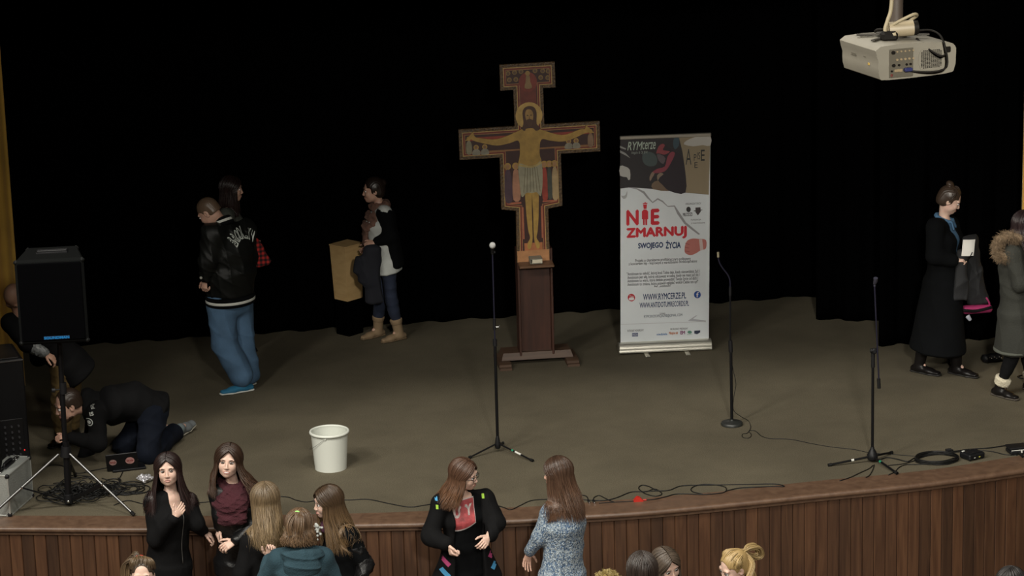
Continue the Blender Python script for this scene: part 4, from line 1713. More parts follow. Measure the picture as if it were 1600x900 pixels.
for (px, py) in ((733, 717), (833, 722), (786, 694)):
    q = l1(G(px, py))
    q[2] = .012
    b = MB()
    b.tube([np.array([0, 0, .075]), q * .97 + np.array([0, 0, .0])], .0072, 8)
    lg = b.build('leg', blackm, t1, True, angle=40)
    b = MB()
    b.tube([q * .93 + np.array([0, 0, .003]), q + np.array([0, 0, 0])], .0125, 8)
    b.build('rubber_foot', blackr, lg, True, angle=40)
    if px == 833:
        b = MB()
        m_ = lambda f: np.array([0, 0, .075]) * (1 - f) + q * f
        b.tube([m_(.50), m_(.66)], .0082, 8)
        b.build('white_tape', white_pl, lg, True, angle=40)
        MB().tube([m_(.40), m_(.45)], .0082, 8).build('green_tape', mat('green_tape', (.02, .22, .12), .5), lg, True, angle=40)


def microphone(pos, axis, label, m_ball):
    t = empty('microphone', tuple(pos), label, 'microphone')
    d = _n(axis)
    b = MB()
    b.tube([-d * .13, -d * .12, -d * .02, d * .005], [.006, .010, .014, .019], 14)
    b.build('handle', blackp, t, True, angle=40)
    v = MB()
    Q = Vector((0, 0, 1)).rotation_difference(Vector(d)).to_matrix()
    v.lathe([(.016, 0), (.021, .008), (.0245, .018), (.0255, .028), (.0235, .040), (.017, .050), (.008, .055), (0, .0565)], 20, M=Q)
    v.build('grille', m_ball, t, True)
    MB().tube([d * .0, d * .009], .0225, 18).build('collar', blackm, t, True, angle=40)
    return t


mp = PY(768.5, 384, g1[1])
b = MB()
cc = top1
b.tube([cc, cc + np.array([.002, -.004, .03])], .008, 8)
b.tube([cc + np.array([.0, -.005, .025]), cc + np.array([-.004, -.02, .075])], [.011, .017], 10)
b.box(tuple(cc + np.array([.016, -.004, .022])), (.016, .012, .02), .003)
b.build('microphone_clip', blackp, t1, True, angle=40)
mic_o = microphone(g1 + top1 + np.array([-.004, -.040, .075]), (-.05, -.75, .62), 'handheld microphone with silver ball grille clipped on the stand left of the cross', mat('silver_grille', (.62, .63, .62), .4, .5, bump=.8, bscale=500))

g2, t2, l2 = mic_stand(1143.5, 664, 1.5, 'black microphone stand with round base and bent gooseneck, right of the banner', 1)
MB().lathe([(.0, 0), (.088, 0), (.092, .004), (.092, .018), (.086, .026), (.03, .032), (.016, .038), (.013, .05)], 40).build('round_base', mat('cast_base', (.030, .032, .030), .45, .3), t2, True, angle=40)
zc = lambda py: zt(1141.5, py, g2)
xo = lambda px, py: float(PY(px, py, g2[1])[0] - g2[0])
MB().tube([(0, 0, .04), (xo(1142, 545), 0, zc(545))], .0125, 12).build('lower_tube', blackm, t2, True, angle=40)
MB().tube([(xo(1142, 550), 0, zc(550)), (xo(1141, 532), 0, zc(532))], .018, 12).build('clutch', blackp, t2, True, angle=40)
MB().tube([(xo(1141, 535), 0, zc(535)), (xo(1141, 452), 0, zc(452))], .0078, 10).build('upper_tube', blackm, t2, True, angle=40)
MB().tube([(xo(1141, 462), 0, zc(462)), (xo(1141, 448), 0, zc(448))], .011, 10).build('gooseneck_ferrule', blackp, t2, True, angle=40)
gn = [(xo(px, py), 0, zt(px, py, g2)) for px, py in ((1141, 450), (1140.5, 438), (1137, 429), (1130, 420), (1125, 412), (1122.5, 404), (1122.3, 400))]
MB().tube(gn, .0062, 8, smooth=4).build('gooseneck', mat('dark_chrome', (.05, .05, .09), .3, .8), t2, True, angle=40)
MB().tube([(xo(1122.3, 402), 0, zt(1122, 402, g2)), (xo(1122, 394), 0, zt(1122, 394, g2))], .010, 12).build('end_connector', mat('brass_end', (.42, .38, .26), .4, .6), t2, True, angle=40)

g3, t3, l3 = mic_stand(1363, 722, 1.4, 'black boom microphone stand without a microphone, near the right front edge of the stage', 2)
xo3 = lambda px, py: float(PY(px, py, g3[1])[0] - g3[0])
z3 = lambda px, py: zt(px, py, g3)
MB().tube([(0, 0, .08), (xo3(1364, 550), 0, z3(1364, 550))], .0115, 12).build('lower_tube', blackm, t3, True, angle=40)
MB().tube([(xo3(1364, 574), 0, z3(1364, 574)), (xo3(1364, 548), 0, z3(1364, 548))], .0155, 12).build('clutch', blackp, t3, True, angle=40)
b = MB()
c3 = np.array([xo3(1365, 547), -.012, z3(1365, 547)])
b.tube([c3 + np.array([-.03, .0, 0]), c3 + np.array([.03, 0, 0])], .017, 14)
b.box(tuple(c3 + np.array([.0, -.012, .0])), (.03, .03, .045), .006)
b.build('boom_joint', blackp, t3, True, angle=40)
MB().tube([(xo3(1372, 600), -.03, z3(1372, 600)), (xo3(1364, 445), -.05, z3(1364, 445))], .0065, 10).build('boom', mat('dark_chrome', (.05, .05, .09), .3, .8), t3, True, angle=40)
MB().tube([(xo3(1372, 605), -.03, z3(1372, 605)), (xo3(1371.3, 590), -.03, z3(1371, 590))], .014, 12).build('counterweight', blackr, t3, True, angle=40)
b = MB()
ct = np.array([xo3(1364, 445), -.05, z3(1364, 445)])
b.tube([ct, ct + np.array([0, 0, .025])], .009, 8)
b.tube([ct + np.array([0, 0, .022]), ct + np.array([.002, -.02, .045]), ct + np.array([.0, -.03, .075])], [.012, .016, .018], 10)
b.build('microphone_clip', mat('clip_grey', (.03, .03, .045), .4), t3, True, angle=40)
v = Vol(.02)
MB().lathe([(.0, .02), (.035, .022), (.045, .04), (.042, .065), (.03, .09), (.018, .112), (.013, .13)], 18).build('leg_hub', blackp, t3, True, angle=40)
for (px, py) in ((1294, 729), (1402, 742), (1394, 709)):
    q = l3(G(px, py))
    q[2] = .012
    b = MB()
    b.tube([np.array([0, 0, .05]), q], .009, 8)
    lg = b.build('leg', blackm, t3, True, angle=40)
    MB().tube([q * .92 + np.array([0, 0, .004]), q], .0135, 8).build('rubber_foot', blackr, lg, True, angle=40)
    if px != 1394:
        f0 = .42 if px == 1294 else .3
        m_ = lambda f: np.array([0, 0, .05]) * (1 - f) + q * f
        MB().tube([m_(f0), m_(f0 + .06)], .0102, 8).build('tape_mark', white_pl if px == 1294 else mat('green_tape', (.02, .22, .12), .5), lg, True, angle=40)

# ---- white bucket
gb = G(517, 731)
bu = empty('bucket', tuple(gb), 'open white plastic bucket standing on the carpet near the stage edge', 'bucket', R(-15))
bw = mat('bucket_plastic', (.62, .64, .585), .35, sss=.0)
sc = float(np.linalg.norm(gb - CAM)) / FPX
rb, rt, hh = 24.7 * sc, 29.0 * sc, 57 * sc / math.cos(R(18))
MB().lathe([(0, .004), (rb * .97, .004), (rb, .0), (rb * 1.0, .012), (rt * .985, hh - .03), (rt, hh - .028), (rt, hh - .008), (rt - .006, hh - .008), (rt * .97, hh - .02), (rb * .96, .012), (0, .010)], 48).build('shell', bw, bu, True, angle=35)
MB().lathe([(rt - .004, hh - .012), (rt + .008, hh - .016), (rt + .012, hh - .004), (rt + .008, hh + .006), (rt, hh + .008), (rt - .007, hh + .004)], 48, close=True).build('rim', bw, bu, True)
b = MB()
ap = []
for i in range(15):
    a = math.pi * i / 14
    ap.append((-(rt + .006) * math.cos(a), -(rt + .012) * math.sin(a) * 1.0, hh - .02 - .13 * math.sin(a) * 1.0))
Rr = Matrix.Rotation(R(-92), 3, 'Z')
ap = [tuple(Rr @ Vector(p)) for p in ap]
b.tube(ap, .0014, 6)
b.build('wire_handle', mat('handle_wire', (.12, .12, .11), .4, .8), bu, True)
b = MB()
for i in (0, 14):
    b.tube([tuple(Vector(ap[i]) * 1.0), tuple(Vector((ap[i][0] * .96, ap[i][1] * .96, ap[i][2])))], .010, 12)
b.build('handle_lug', bw, bu, True, angle=40)

# ---- loudspeaker on its tripod
gs = G(107, 791)
ssn = empty('speaker_stand', tuple(gs), 'black and steel tripod stand carrying the loudspeaker at the left of the stage', 'speaker stand')
zS = lambda px, py: zt(px, py, gs)
xS = lambda px, py: float(PY(px, py, gs[1])[0] - gs[0])
ptop = (xS(93, 532), 0, zS(93, 532))
MB().tube([(xS(107, 783), 0, zS(107, 783)), (xS(103, 690), 0, zS(103, 690))], .026, 16).build('lower_tube', blackm, ssn, True, angle=40)
MB().tube([(xS(102, 700), 0, zS(102, 700)), ptop], .020, 16).build('pole', blackm, ssn, True, angle=40)
b = MB()
b.tube([(xS(103, 713), 0, zS(103, 713)), (xS(103, 697), 0, zS(103, 697))], [.045, .036], 16)
b.build('collar', blackp, ssn, True, angle=40)
b = MB()
b.tube([(xS(99, 615), 0, zS(99, 615)), (xS(98, 598), 0, zS(98, 598))], .028, 14)
b.tube([(xS(98, 608), -.0, zS(98, 608)), (xS(84, 608), -.03, zS(84, 608))], .006, 8)
b.tube([(xS(86, 608), -.03, zS(86, 608)), (xS(81, 608), -.035, zS(81, 608))], .018, 10)
b.build('locking_knob', blackp, ssn, True, angle=40)
top = np.array([0, 0, zS(103, 708)])
jl = np.array([xS(107, 780), 0, zS(107, 780)])
for (px, py, pyf) in ((-24, 817, 0), (210, 807, 0), (118, 745, 1)):
    q = G(px, py) - gs
    q[2] = .012
    d = _n(q * np.array([1, 1, 0]))
    st = top + d * .05
    b = MB()
    b.tube([st, q], .0115, 10)
    lg = b.build('leg', steel if not pyf else blackm, ssn, True, angle=40)
    MB().tube([q + (st - q) * .05, q], .015, 8).build('rubber_foot', blackr, lg, True, angle=40)
    md = st + (q - st) * .50
    b = MB()
    b.box(tuple((md + jl + d * .03) / 2), (float(np.linalg.norm(md - jl - d * .03)), .012, .030), .003,
          rot=Vector((1, 0, 0)).rotation_difference(Vector(md - jl - d * .03)).to_matrix())
    br_ = b.build('brace', blackm, ssn)
    MB().tube([md + np.array([0, -.018, 0]), md + np.array([0, .018, 0])], .008, 8).build('rivet', chrome, br_, True, angle=40)
MB().lathe([(0, -.03), (.034, -.03), (.036, -.0), (.034, .04), (.027, .045)], 16, c=tuple(jl)).build('lower_hub', blackp, ssn, True, angle=40)
MB().lathe([(0, -.012), (.009, -.009), (.012, 0), (.009, .009), (0, .012)], 12, c=tuple(jl + np.array([0, -.042, -.005]))).build('hub_bolt', chrome, ssn, True)

sb = np.array([gs[0] + xS(88, 525), gs[1], S + zS(88, 525)])
spw, sph, spd = .525, .665, .42
dist_s = 1.0
spk = empty('loudspeaker', (sb[0], sb[1], sb[2] - .006), 'black box loudspeaker with blue maker plate raised on the tripod stand', 'loudspeaker', R(-1.5))
spk_m = mat('speaker_carpet', (.0065, .007, .007), .95, spec=.05, bump=.6, bscale=160)
b = MB()
b.box((0, .0 , sph / 2), (spw, spd, sph), .018)
taper = lambda x, y: x * (1 - .26 * (y + spd / 2) / spd)
b.v = [(taper(v[0], v[1]), v[1], v[2]) for v in b.v]
# handle recess is cut as a frame on the top
cab = b.build('cabinet', spk_m, spk)
b = MB()
b.box((0, -spd / 2 - .006, sph / 2 + .002), (spw - .045, .018, sph - .055), .008)
b.build('grille', mat('speaker_grille', (.0012, .0012, .0017), .95, spec=.04, bump=1.0, bscale=420), spk)
for x in (-.5, .5):
    for z in (0, 1):
        for y in (0, 1):
            MB().box((taper(x * (spw - .03), (y - .5) * spd), (y - .5) * (spd - .03), .017 + z * (sph - .034)), (.040, .040, .040), .016).build('corner_cap', mat('corner_plastic', (.005, .0055, .0055), .6, spec=.2), spk)
b = MB()
fr = [(-.115, -.045), (.115, -.045), (.115, .045), (-.115, .045)]
for (c, d_) in (((0, -.05, 0), (.24, .012, .014)), ((0, .05, 0), (.24, .012, .014)), ((-.114, 0, 0), (.012, .1, .014)), ((.114, 0, 0), (.012, .1, .014))):
    b.box((c[0] + .01, c[1] + .03, sph + .004), d_, .003)
b.build('handle_frame', blackp, spk)
MB().box((.01, .03, sph + .0012), (.215, .088, .003)).build('handle_recess', mat('recess', (.003, .003, .003), .9), spk)
MB().tube([(-.10, .03, sph + .008), (.12, .03, sph + .008)], .011, 10).build('handle_bar', blackp, spk, True, angle=40)
V, F = text_mesh('SOUNDMAN', .19, .021, .03)
V[:, 1] = -spd / 2 - .0185
V[:, 0] += .02
V[:, 2] += .055
MB().box((.02, -spd / 2 - .0155, .055), (.194, .004, .024), .001).build('maker_plate', mat('plate_blue_dark', (.004, .030, .085), .4), spk)
mesh_obj('lettering', V, F, mat('plate_blue', (.008, .16, .42), .4), spk)
MB().tube([(0, 0, -.03), (0, 0, .004)], .03, 14).build('pole_socket', blackp, spk, True, angle=40)

# ---- equipment rack
gr_ = G(46, 742)
ht = float(PY(43, 563, gr_[1])[2] - S)
rk = empty('equipment_rack', (float(gr_[0]) - .31, float(gr_[1]) + .25, S), 'tall black equipment rack with rows of knobs standing behind the metal case', 'equipment rack', R(12))
b = MB()
b.box((0, 0, ht / 2), (.56, .5, ht), .012)
b.build('cabinet', blackp, rk)
MB().box((0, 0, ht + .004), (.50, .44, .01), .003).build('lid_panel', mat('rack_top', (.010, .010, .011), .4), rk)
MB().box((.0, -.252, ht - .012), (.56, .008, .012), .002).build('metal_edge', steel, rk)
MB().box((-.0, -.254, .30), (.48, .01, .34), .004).build('control_panel', mat('panel_black', (.008, .008, .009), .35), rk)
for i in range(6):
    for j in range(4):
        MB().tube([(.20 - j * .055, -.255, .17 + i * .048), (.20 - j * .055, -.275, .17 + i * .048)], [.010, .008], 10).build('knob', mat('knob_grey', (.10, .10, .11), .3, .5), rk, True, angle=40)
MB().tube([(.235, -.255, .20), (.235, -.262, .20)], .005, 10).build('red_light', mat('led_red', (.5, .01, .01), .4, emit=(1, .03, .03, 1.2)), rk, True)
for z in (.62, .9, 1.0):
    MB().lathe([(.0, 0), (.02, 0), (.022, .006), (.0, .012)], 12, c=(-.12, -.25, z), M=Matrix.Rotation(R(90), 3, 'X')).build('latch', blackm, rk, True)

# ---- aluminium flight case
c0, c1 = G(17, 808), G(53, 776)
dvec = (c1 - c0)[:2]
cl = float(np.linalg.norm(dvec))
ang = math.atan2(dvec[1], dvec[0])
chh = float(PY(15, 743, c0[1])[2] - S)
cw = .19
fc = empty('flight_case', (float(c0[0] + c1[0]) / 2 - math.sin(-ang) * -cw / 2 * 1.0, float(c0[1] + c1[1]) / 2 + math.cos(ang) * cw / 2, S),
           'silver aluminium carrying case with black handle standing at the stage edge', 'case', ang)
alu2 = mat('case_aluminium', (.40, .42, .40), .45, .55, var=.08, vscale=9, bump=.25, bscale=90)
alu3 = mat('case_edge', (.58, .60, .57), .32, .7)
b = MB()
b.box((0, 0, chh / 2), (cl - .006, cw - .006, chh - .006), .006)
b.build('shell', alu2, fc)
b = MB()
e_ = .014
for sy in (-1, 1):
    for sz in (0, 1):
        b.box((0, sy * (cw / 2 - e_ / 2), e_ / 2 + sz * (chh - e_)), (cl, e_, e_), .003)
    for sx in (-1, 1):
        b.box((sx * (cl / 2 - e_ / 2), sy * (cw / 2 - e_ / 2), chh / 2), (e_, e_, chh), .003)
for sx in (-1, 1):
    for sz in (0, 1):
        b.box((sx * (cl / 2 - e_ / 2), 0, e_ / 2 + sz * (chh - e_)), (e_, cw, e_), .003)
for y in (.010, .030):
    b.box((0, y, chh + .001), (cl, .008, .004), .001)
    b.box((-cl / 2 - .001, y, chh / 2), (.004, .008, chh), .001)
b.build('edge_frame', alu3, fc)
for sx in (-1, 1):
    for sy in (-1, 1):
        for sz in (0, 1):
            MB().box((sx * (cl / 2 - .012), sy * (cw / 2 - .012), .014 + sz * (chh - .028)), (.034, .034, .034), .009).build('corner_cap', blackp, fc)
b = MB()
b.box((0, 0, chh + .006), (.20, .05, .010), .004)
b.tube([(-.08, 0, chh + .01), (-.07, 0, chh + .03), (0, 0, chh + .036), (.07, 0, chh + .03), (.08, 0, chh + .01)], .011, 10, smooth=3)
b.build('handle', blackp, fc, True, angle=40)
for sx in (-1, 1):
    b = MB()
    b.box((sx * (cl / 2 - .08), .0, chh + .006), (.075, .04, .010), .004)
    b.box((sx * (cl / 2 - .08), .0, chh + .013), (.04, .02, .008), .003)
    b.build('latch', chrome, fc)

# ---- laptop seen from behind its lid
gl = G(194, 737)
lp = empty('laptop', tuple(gl), 'open black laptop with two round lid stickers on the floor by the kneeling man', 'laptop', R(2))
lw, ldp, lh = .255, .20, .165
MB().box((.03, .10, .011), (lw + .02, ldp, .018), .005, rz=R(8)).build('keyboard_base', mat('laptop_black', (.005, .005, .006), .35, spec=.3), lp)
RX = Matrix.Rotation(R(18), 3, 'X')
lid = MB().box((-.012, .0, .086), (lw, .010, lh), .004, rot=RX @ Matrix.Rotation(R(-3), 3, 'Y')).build('lid', mat('laptop_black', (.010, .010, .011), .35), lp)
for x, z, r_, col in ((-.085, .088, .030, (.28, .16, .15)), (.052, .096, .036, (.34, .17, .16))):
    b = MB()
    b.prism(disc(0, 0, r_, r_ * .9), -.001, 0)
    b.v = [tuple(RX @ Vector((v[0], v[1] - .0055, v[2] + (z - .086))) + Vector((x, 0, .086))) for v in b.v]
    st = b.build('sticker', mat('sticker_%d' % int(col[0] * 100), col, .5, var=.4, vscale=70), lid)
    V, F = text_mesh('FIRST' if x < 0 else 'HIP HOP', r_ * 1.5, r_ * .5, .03)
    V = [tuple(RX @ Vector((v[0], v[1] - .0072, v[2] + (z - .086))) + Vector((x, 0, .086))) for v in V]
    mesh_obj('lettering', V, F, mat('sticker_ink', (.22, .03, .03), .5), st)

# ---- crumpled clear bag
gp = G(226, 752)
v = Vol(.012)
rs = np.random.RandomState(5)
for i in range(26):
    a = rs.rand() * 6.28
    r_ = rs.rand() ** .6
    c = gp + np.array([math.cos(a) * .062 * r_, math.sin(a) * .07 * r_, .018 + .032 * rs.rand() * (1.2 - r_)])
    v.ell(c, (.010 + .022 * rs.rand(), .008 + .02 * rs.rand(), .006 + .014 * rs.rand()), np.array(Matrix.Rotation(rs.rand() * 3, 3, (rs.rand(), rs.rand(), rs.rand())))[:3, :3], .006)
v.noise = folds(.006, 90, 4, (1, 1, 1))
V, F = v.mesh(.0038)
tag(mesh_obj('crumpled_foil', to_local(V, gp), F, mat('silver_foil', (.62, .61, .64), .22, .55, bump=.9, bscale=60), None, False, tuple(gp)),
    'crumpled silvery plastic wrapper lying on the carpet beside the laptop', 'wrapper')

# ---- cables
cable_m = mat('cable_black', (.006, .006, .006), .5, spec=.3)


def cable(px, label, r=.0038, group=None, name='cable', m=None, lift=0.0, sm=6, extra=None):
    P = []
    for i, q in enumerate(px):
        p = G(q[0], q[1]) if len(q) == 2 else PY(q[0], q[1], G(*q[2:4])[1])
        p = np.array(p)
        if len(q) == 2:
            p[2] = S + r + .0005
        P.append(p)
    b0 = P[0].copy()
    b0[2] = S
    b = MB()
    b.tube([p - b0 for p in P], r, 7, smooth=sm)
    return tag(b.build(name, m or cable_m, None, True, tuple(b0)), label, 'cable', group or 'black cables on the stage floor')


cable([(285, 783), (310, 786), (332, 784), (350, 781), (400, 776), (446, 777), (462, 782), (478, 785), (494, 783), (520, 781), (545, 782), (575, 781), (610, 788), (640, 793), (664, 790), (690, 786)],
      'thin black cable running along the stage edge behind the group of girls at left')
cable([(760, 786), (785, 793), (798, 797), (812, 791), (830, 783), (855, 781), (880, 783), (905, 780)], 'black cable looping between the girl in glasses and the girl in the blue jumper')
cable([(903, 781), (940, 783), (962, 779), (985, 770), (1003, 769), (1022, 768), (1045, 767), (1065, 760), (1100, 759), (1150, 758), (1180, 757.5), (1205, 757), (1218, 758), (1225, 761), (1205, 761), (1180, 762),
       (1155, 763.5), (1135, 768), (1128, 771), (1100, 773.5), (1060, 772.5), (1040, 777), (1022, 781), (1005, 782)], 'long black cable laid in a flat loop along the middle of the stage edge', .0042)
cable([(1003, 769), (1010, 769), (1022, 765), (1030, 768), (1034, 773), (1024, 776), (1008, 772), (998, 764), (1003, 759), (1014, 761), (1025, 767)], 'small figure-eight twist of black cable right of the blue jumper', .004)
cable([(1135, 768), (1133, 762), (1115, 758), (1095, 758), (1081, 763), (1082, 769), (1098, 773)], 'rounded loop of black cable on the stage edge above the ponytailed girl', .004)
cable([(1004, 783), (985, 784), (968, 785), (950, 786), (936, 787)], 'short straight black cable end leading left from the red plug', .0036)
cable([(903, 776), (910, 774.5), (917, 777), (919.5, 783)], 'short curved cable with metal-tipped connector, left of its twin', .0038)
cable([(927, 782), (928.5, 778), (936, 775), (945, 779), (953, 783), (960, 785)], 'short curved cable with metal-tipped connector, right of its twin', .0038)
for x, lab in ((919.5, 'left'), (927.3, 'right')):
    g_ = G(x, 784)
    b = MB()
    b.tube([(0, .01, .009), (0, -.035, .009)], .009, 10)
    t = b.build('audio_connector', blackp, None, True, tuple(g_), angle=40)
    tag(t, 'black audio connector with silver tip beside the blue jumper, %s one of the pair' % lab, 'connector', 'pair of audio connectors')
    MB().tube([(0, -.035, .009), (0, -.045, .009)], .006, 10).build('metal_tip', chrome, t, True, angle=40)
g_ = G(997, 783)
b = MB()
b.prism([(-.038, 0), (.040, 0), (.030, .016), (.018, .030), (-.004, .038), (-.020, .026)], -.02, .02)
b.box((.052, 0, .006), (.03, .012, .010), .003)
tag(b.build('red_plug', mat('red_plastic', (.42, .02, .012), .4), None, False, tuple(g_)), 'small red plastic plug lying on the stage edge', 'plug')
cable([(1142, 560, 1143, 664), (1146, 580, 1143, 664), (1150, 600, 1143, 664), (1147, 618, 1143, 664), (1146, 640, 1143, 664), (1158, 651, 1143, 664), (1169, 658), (1173, 668), (1168, 677), (1160, 679), (1161, 684), (1170, 685), (1174, 680), (1170, 674), (1180, 674),
       (1190, 682), (1205, 686), (1235, 687), (1270, 694), (1300, 699), (1335, 703), (1360, 708), (1400, 711), (1437, 714)], 'thin black cable trailing from the round-base stand across the carpet', .0028, lift=0)
cable([(1375, 719), (1386, 716), (1400, 718), (1418, 722), (1428, 717), (1445, 711), (1465, 709), (1485, 707), (1515, 703), (1545, 701), (1572, 697)], 'black cable from the boom stand over the coil to the right-hand box', .005)
cable([(1388, 728), (1408, 726), (1425, 722), (1434, 718), (1450, 713), (1480, 709), (1520, 705), (1548, 706), (1570, 711), (1590, 712)], 'second black cable passing above the coil toward the right edge', .004)
cable([(1388, 743), (1398, 738), (1405, 731), (1415, 727), (1432, 726.5), (1450, 726)], 'short black cable curving from the stage edge into the coil', .004)
cable([(1312, 752), (1328, 747), (1345, 739), (1358, 733), (1364, 728)], 'black cable end stretching left from under the boom stand', .0042)
cable([(1353, 747), (1359, 743), (1364, 734), (1366, 727)], 'shortest black cable end just below the boom stand base', .0042)
cg = G(1466, 721)
b = MB()
rs = np.random.RandomState(9)
pts = []
for i in range(9 * 16):
    a = 2 * math.pi * i / 16
    k = i // 16
    rr = .130 + .030 * math.sin(i * .39) + .012 * rs.rand()
    pts.append((rr * math.cos(a) * 1.2 + .01 * math.sin(i * .21), rr * math.sin(a) * .95, .006 + .0035 * k + .004 * rs.rand()))
b.tube(pts, .0042, 6, smooth=2)
tag(b.build('coiled_cable', cable_m, None, True, tuple(cg)), 'coil of black cable on the stage between the boom stand and the black box', 'cable')
# stage box, plug, right-hand box
g_ = G(1519, 716)
t = empty('stage_box', tuple(g_), 'small flat black electronic box at the stage edge right of the cable coil', 'box', R(24))
MB().box((0, 0, .03), (.165, .13, .048), .010).build('housing', blackp, t)
MB().box((0, 0, .0565), (.12, .09, .004), .002).build('top_plate', mat('panel_black', (.008, .008, .009), .35), t)
for x, m_ in ((-.03, mat('grey_socket', (.30, .30, .27), .5)), (.02, mat('yellow_socket', (.40, .38, .05), .5))):
    MB().box((x, -.067, .026), (.016, .006, .008), .002).build('socket', m_, t)
MB().box((-.055, .045, .058), (.026, .016, .008), .003).build('paper_tag', white_pl, t)
for x in (-.06, .06):
    for y in (-.045, .045):
        MB().tube([(x, y, 0), (x, y, .008)], .01, 8).build('rubber_foot', blackr, t, True, angle=40)
g_ = G(1482, 706)
b = MB()
b.tube([(-.022, 0, .014), (.022, .004, .014)], .014, 10)
b.tube([(.02, .004, .014), (.04, .006, .010)], .006, 8)
tag(b.build('cable_plug', blackp, None, True, tuple(g_), angle=40), 'stubby black plug on the cables above the coil', 'plug')
g_ = G(1598, 707)
t = empty('effects_pedal', tuple(g_), 'black flat metal unit with a protruding foot at the right edge of the stage', 'pedal', R(5))
MB().box((0, 0, .055), (.26, .12, .018), .004).build('upper_plate', blackp, t)
MB().box((0, 0, .022), (.25, .12, .030), .006).build('housing', blackp, t)
MB().box((0, -.058, .042), (.24, .004, .006), .001).build('light_strip', white_pl, t)
MB().tube([(-.055, -.06, .024), (-.055, -.135, .012)], .011, 8).build('cable_boot', blackr, t, True, angle=40)
MB().box((-.035, -.062, .028), (.014, .006, .022), .002).build('paper_tag', white_pl, t)

# tangle of cable under the speaker stand
gt = G(128, 768)
b = MB()
rs = np.random.RandomState(12)
for k in range(26):
    c = np.array([rs.normal() * .13, rs.normal() * .10, 0])
    if k > 20:
        c = np.array([.28 * rs.rand() + .12, rs.normal() * .07, 0])
    r0 = .07 + .10 * rs.rand()
    pts = []
    ph, el_ = rs.rand() * 6, .6 + .6 * rs.rand()
    N = 18 + int(rs.rand() * 18)
    for i in range(N):
        a = ph + i * .42
        r_ = r0 * (1 + .3 * math.sin(i * .7 + ph))
        z = .006 + max(0, (.065 * math.exp(-(c[0] ** 2 + c[1] ** 2) / .03)) * rs.rand()) + .004 * rs.rand()
        pts.append((c[0] + r_ * math.cos(a) + .004 * i * math.cos(ph), c[1] + r_ * el_ * math.sin(a), z))
    b.tube(pts, .0042, 6, smooth=3)
tag(b.build('cable_tangle', cable_m, None, True, tuple(gt)), 'tangled heap of black cables under the loudspeaker stand', 'cables', kind='stuff')
cable([(185, 752), (192, 735), (180, 730), (150, 735), (120, 740), (95, 728), (70, 730), (55, 745)], 'cable arching from the tangle back toward the rack', .004)
cable([(175, 775), (200, 773), (222, 770), (245, 772)], 'upper of two cables leaving the tangle to the right', .004)
cable([(178, 790), (200, 783), (225, 788), (250, 784)], 'lower of two cables leaving the tangle to the right', .004)

# wooden box standing upstage
gx = G(547, 521)
wb = empty('plinth', tuple(gx), 'tall black draped plinth in the dark behind the woman with the scarf', 'plinth', R(40))
zx = lambda px, py: float(PY(px, py, gx[1])[2] - S)
hb = zx(543, 466)
v = Vol(.02)
MB().box((0, 0, hb / 2), (.20, .18, hb - .004), .01).build('drape', black_velvet, wb)
tb = empty('wooden_box', (float(gx[0]), float(gx[1]), S + hb), 'tan wooden box standing in the dark behind the woman with the scarf', 'box', R(40))
tan_m = node_mat('tan_plywood', wood_nodes((.46, .30, .13), (.56, .38, .18), .6, (6, 6, 18), False))
hx = zx(540, 382) - hb
b = MB()
x0, y0 = .118, .105
V = [(-x0 * .84, -y0 * .84, 0), (x0 * .84, -y0 * .84, 0), (x0 * .84, y0 * .84, 0), (-x0 * .84, y0 * .84, 0), (-x0, -y0, hx), (x0, -y0, hx), (x0, y0, hx), (-x0, y0, hx)]
b.add(V, [(0, 3, 2, 1), (0, 1, 5, 4), (1, 2, 6, 5), (2, 3, 7, 6), (3, 0, 4, 7), (4, 5, 6, 7)])
b.build('panels', tan_m, tb)
MB().box((0, 0, hx + .006), (2 * x0 + .012, 2 * y0 + .012, .012), .003).build('lid', tan_m, tb)

# ---- ceiling projector
pd = 12.0
pc = CAM + ray(1404, 97) * pd
pj = empty('projector', (pc[0], pc[1], pc[2] - .04), 'grey-white video projector with round fan grille hanging from the ceiling', 'projector', R(20) - YAW)
pj.scale = (.95, .95, .82)
pm = mat('projector_shell', (.15, .138, .110), .5, var=.06, vscale=8)
pm2 = mat('projector_dark', (.060, .052, .036), .6)
W_, D_, H_ = .40, .36, .185
v = Vol(.012)
prof = blob([(-.195, 0.018), (-.15, -.002), (.15, .004), (.195, .03), (.203, .10), (.195, .155), (.12, .178), (-.19, .182), (-.202, .10)], 3)
b = MB()
b.prism(prof, -D_ / 2, D_ / 2)
o = b.build('shell', pm, pj, True, angle=35)
MB().box((-.085, -D_ / 2 - .0015, .085), (.125, .005, .155), .002).build('connector_panel', pm2, pj)
sk = mat('socket_dark', (.006, .005, .004), .6, spec=.1)
for i, (x, z, r_) in enumerate([(-.128, .145, .010), (-.126, .075, .009), (-.098, .075, .006), (-.058, .075, .006), (-.038, .075, .006), (-.135, .045, .005)]):
    MB().tube([(x, -D_ / 2 - .003, z), (x, -D_ / 2 - .009, z)], r_, 14).build('round_socket', sk, pj, True, angle=40)
ring = mat('socket_ring', (.26, .20, .12), .45, .3)
for j, z in enumerate((.148, .105)):
    for i in range(5):
        MB().tube([(-.108 + i * .021, -D_ / 2 - .003, z), (-.108 + i * .021, -D_ / 2 - .008, z)], .0062 if j else .0045, 12).build('jack_ring', ring, pj, True, angle=40)
MB().box((-.100, -D_ / 2 - .005, .045), (.042, .006, .016), .003).build('port', ring, pj)
MB().box((-.055, -D_ / 2 - .014, .048), (.040, .024, .020), .004).build('video_plug', mat('plug_blue', (.012, .015, .07), .5), pj)
MB().box((-.135, -D_ / 2 - .005, .022), (.012, .006, .016), .003).build('power_switch', mat('switch_red', (.09, .02, .015), .5), pj)
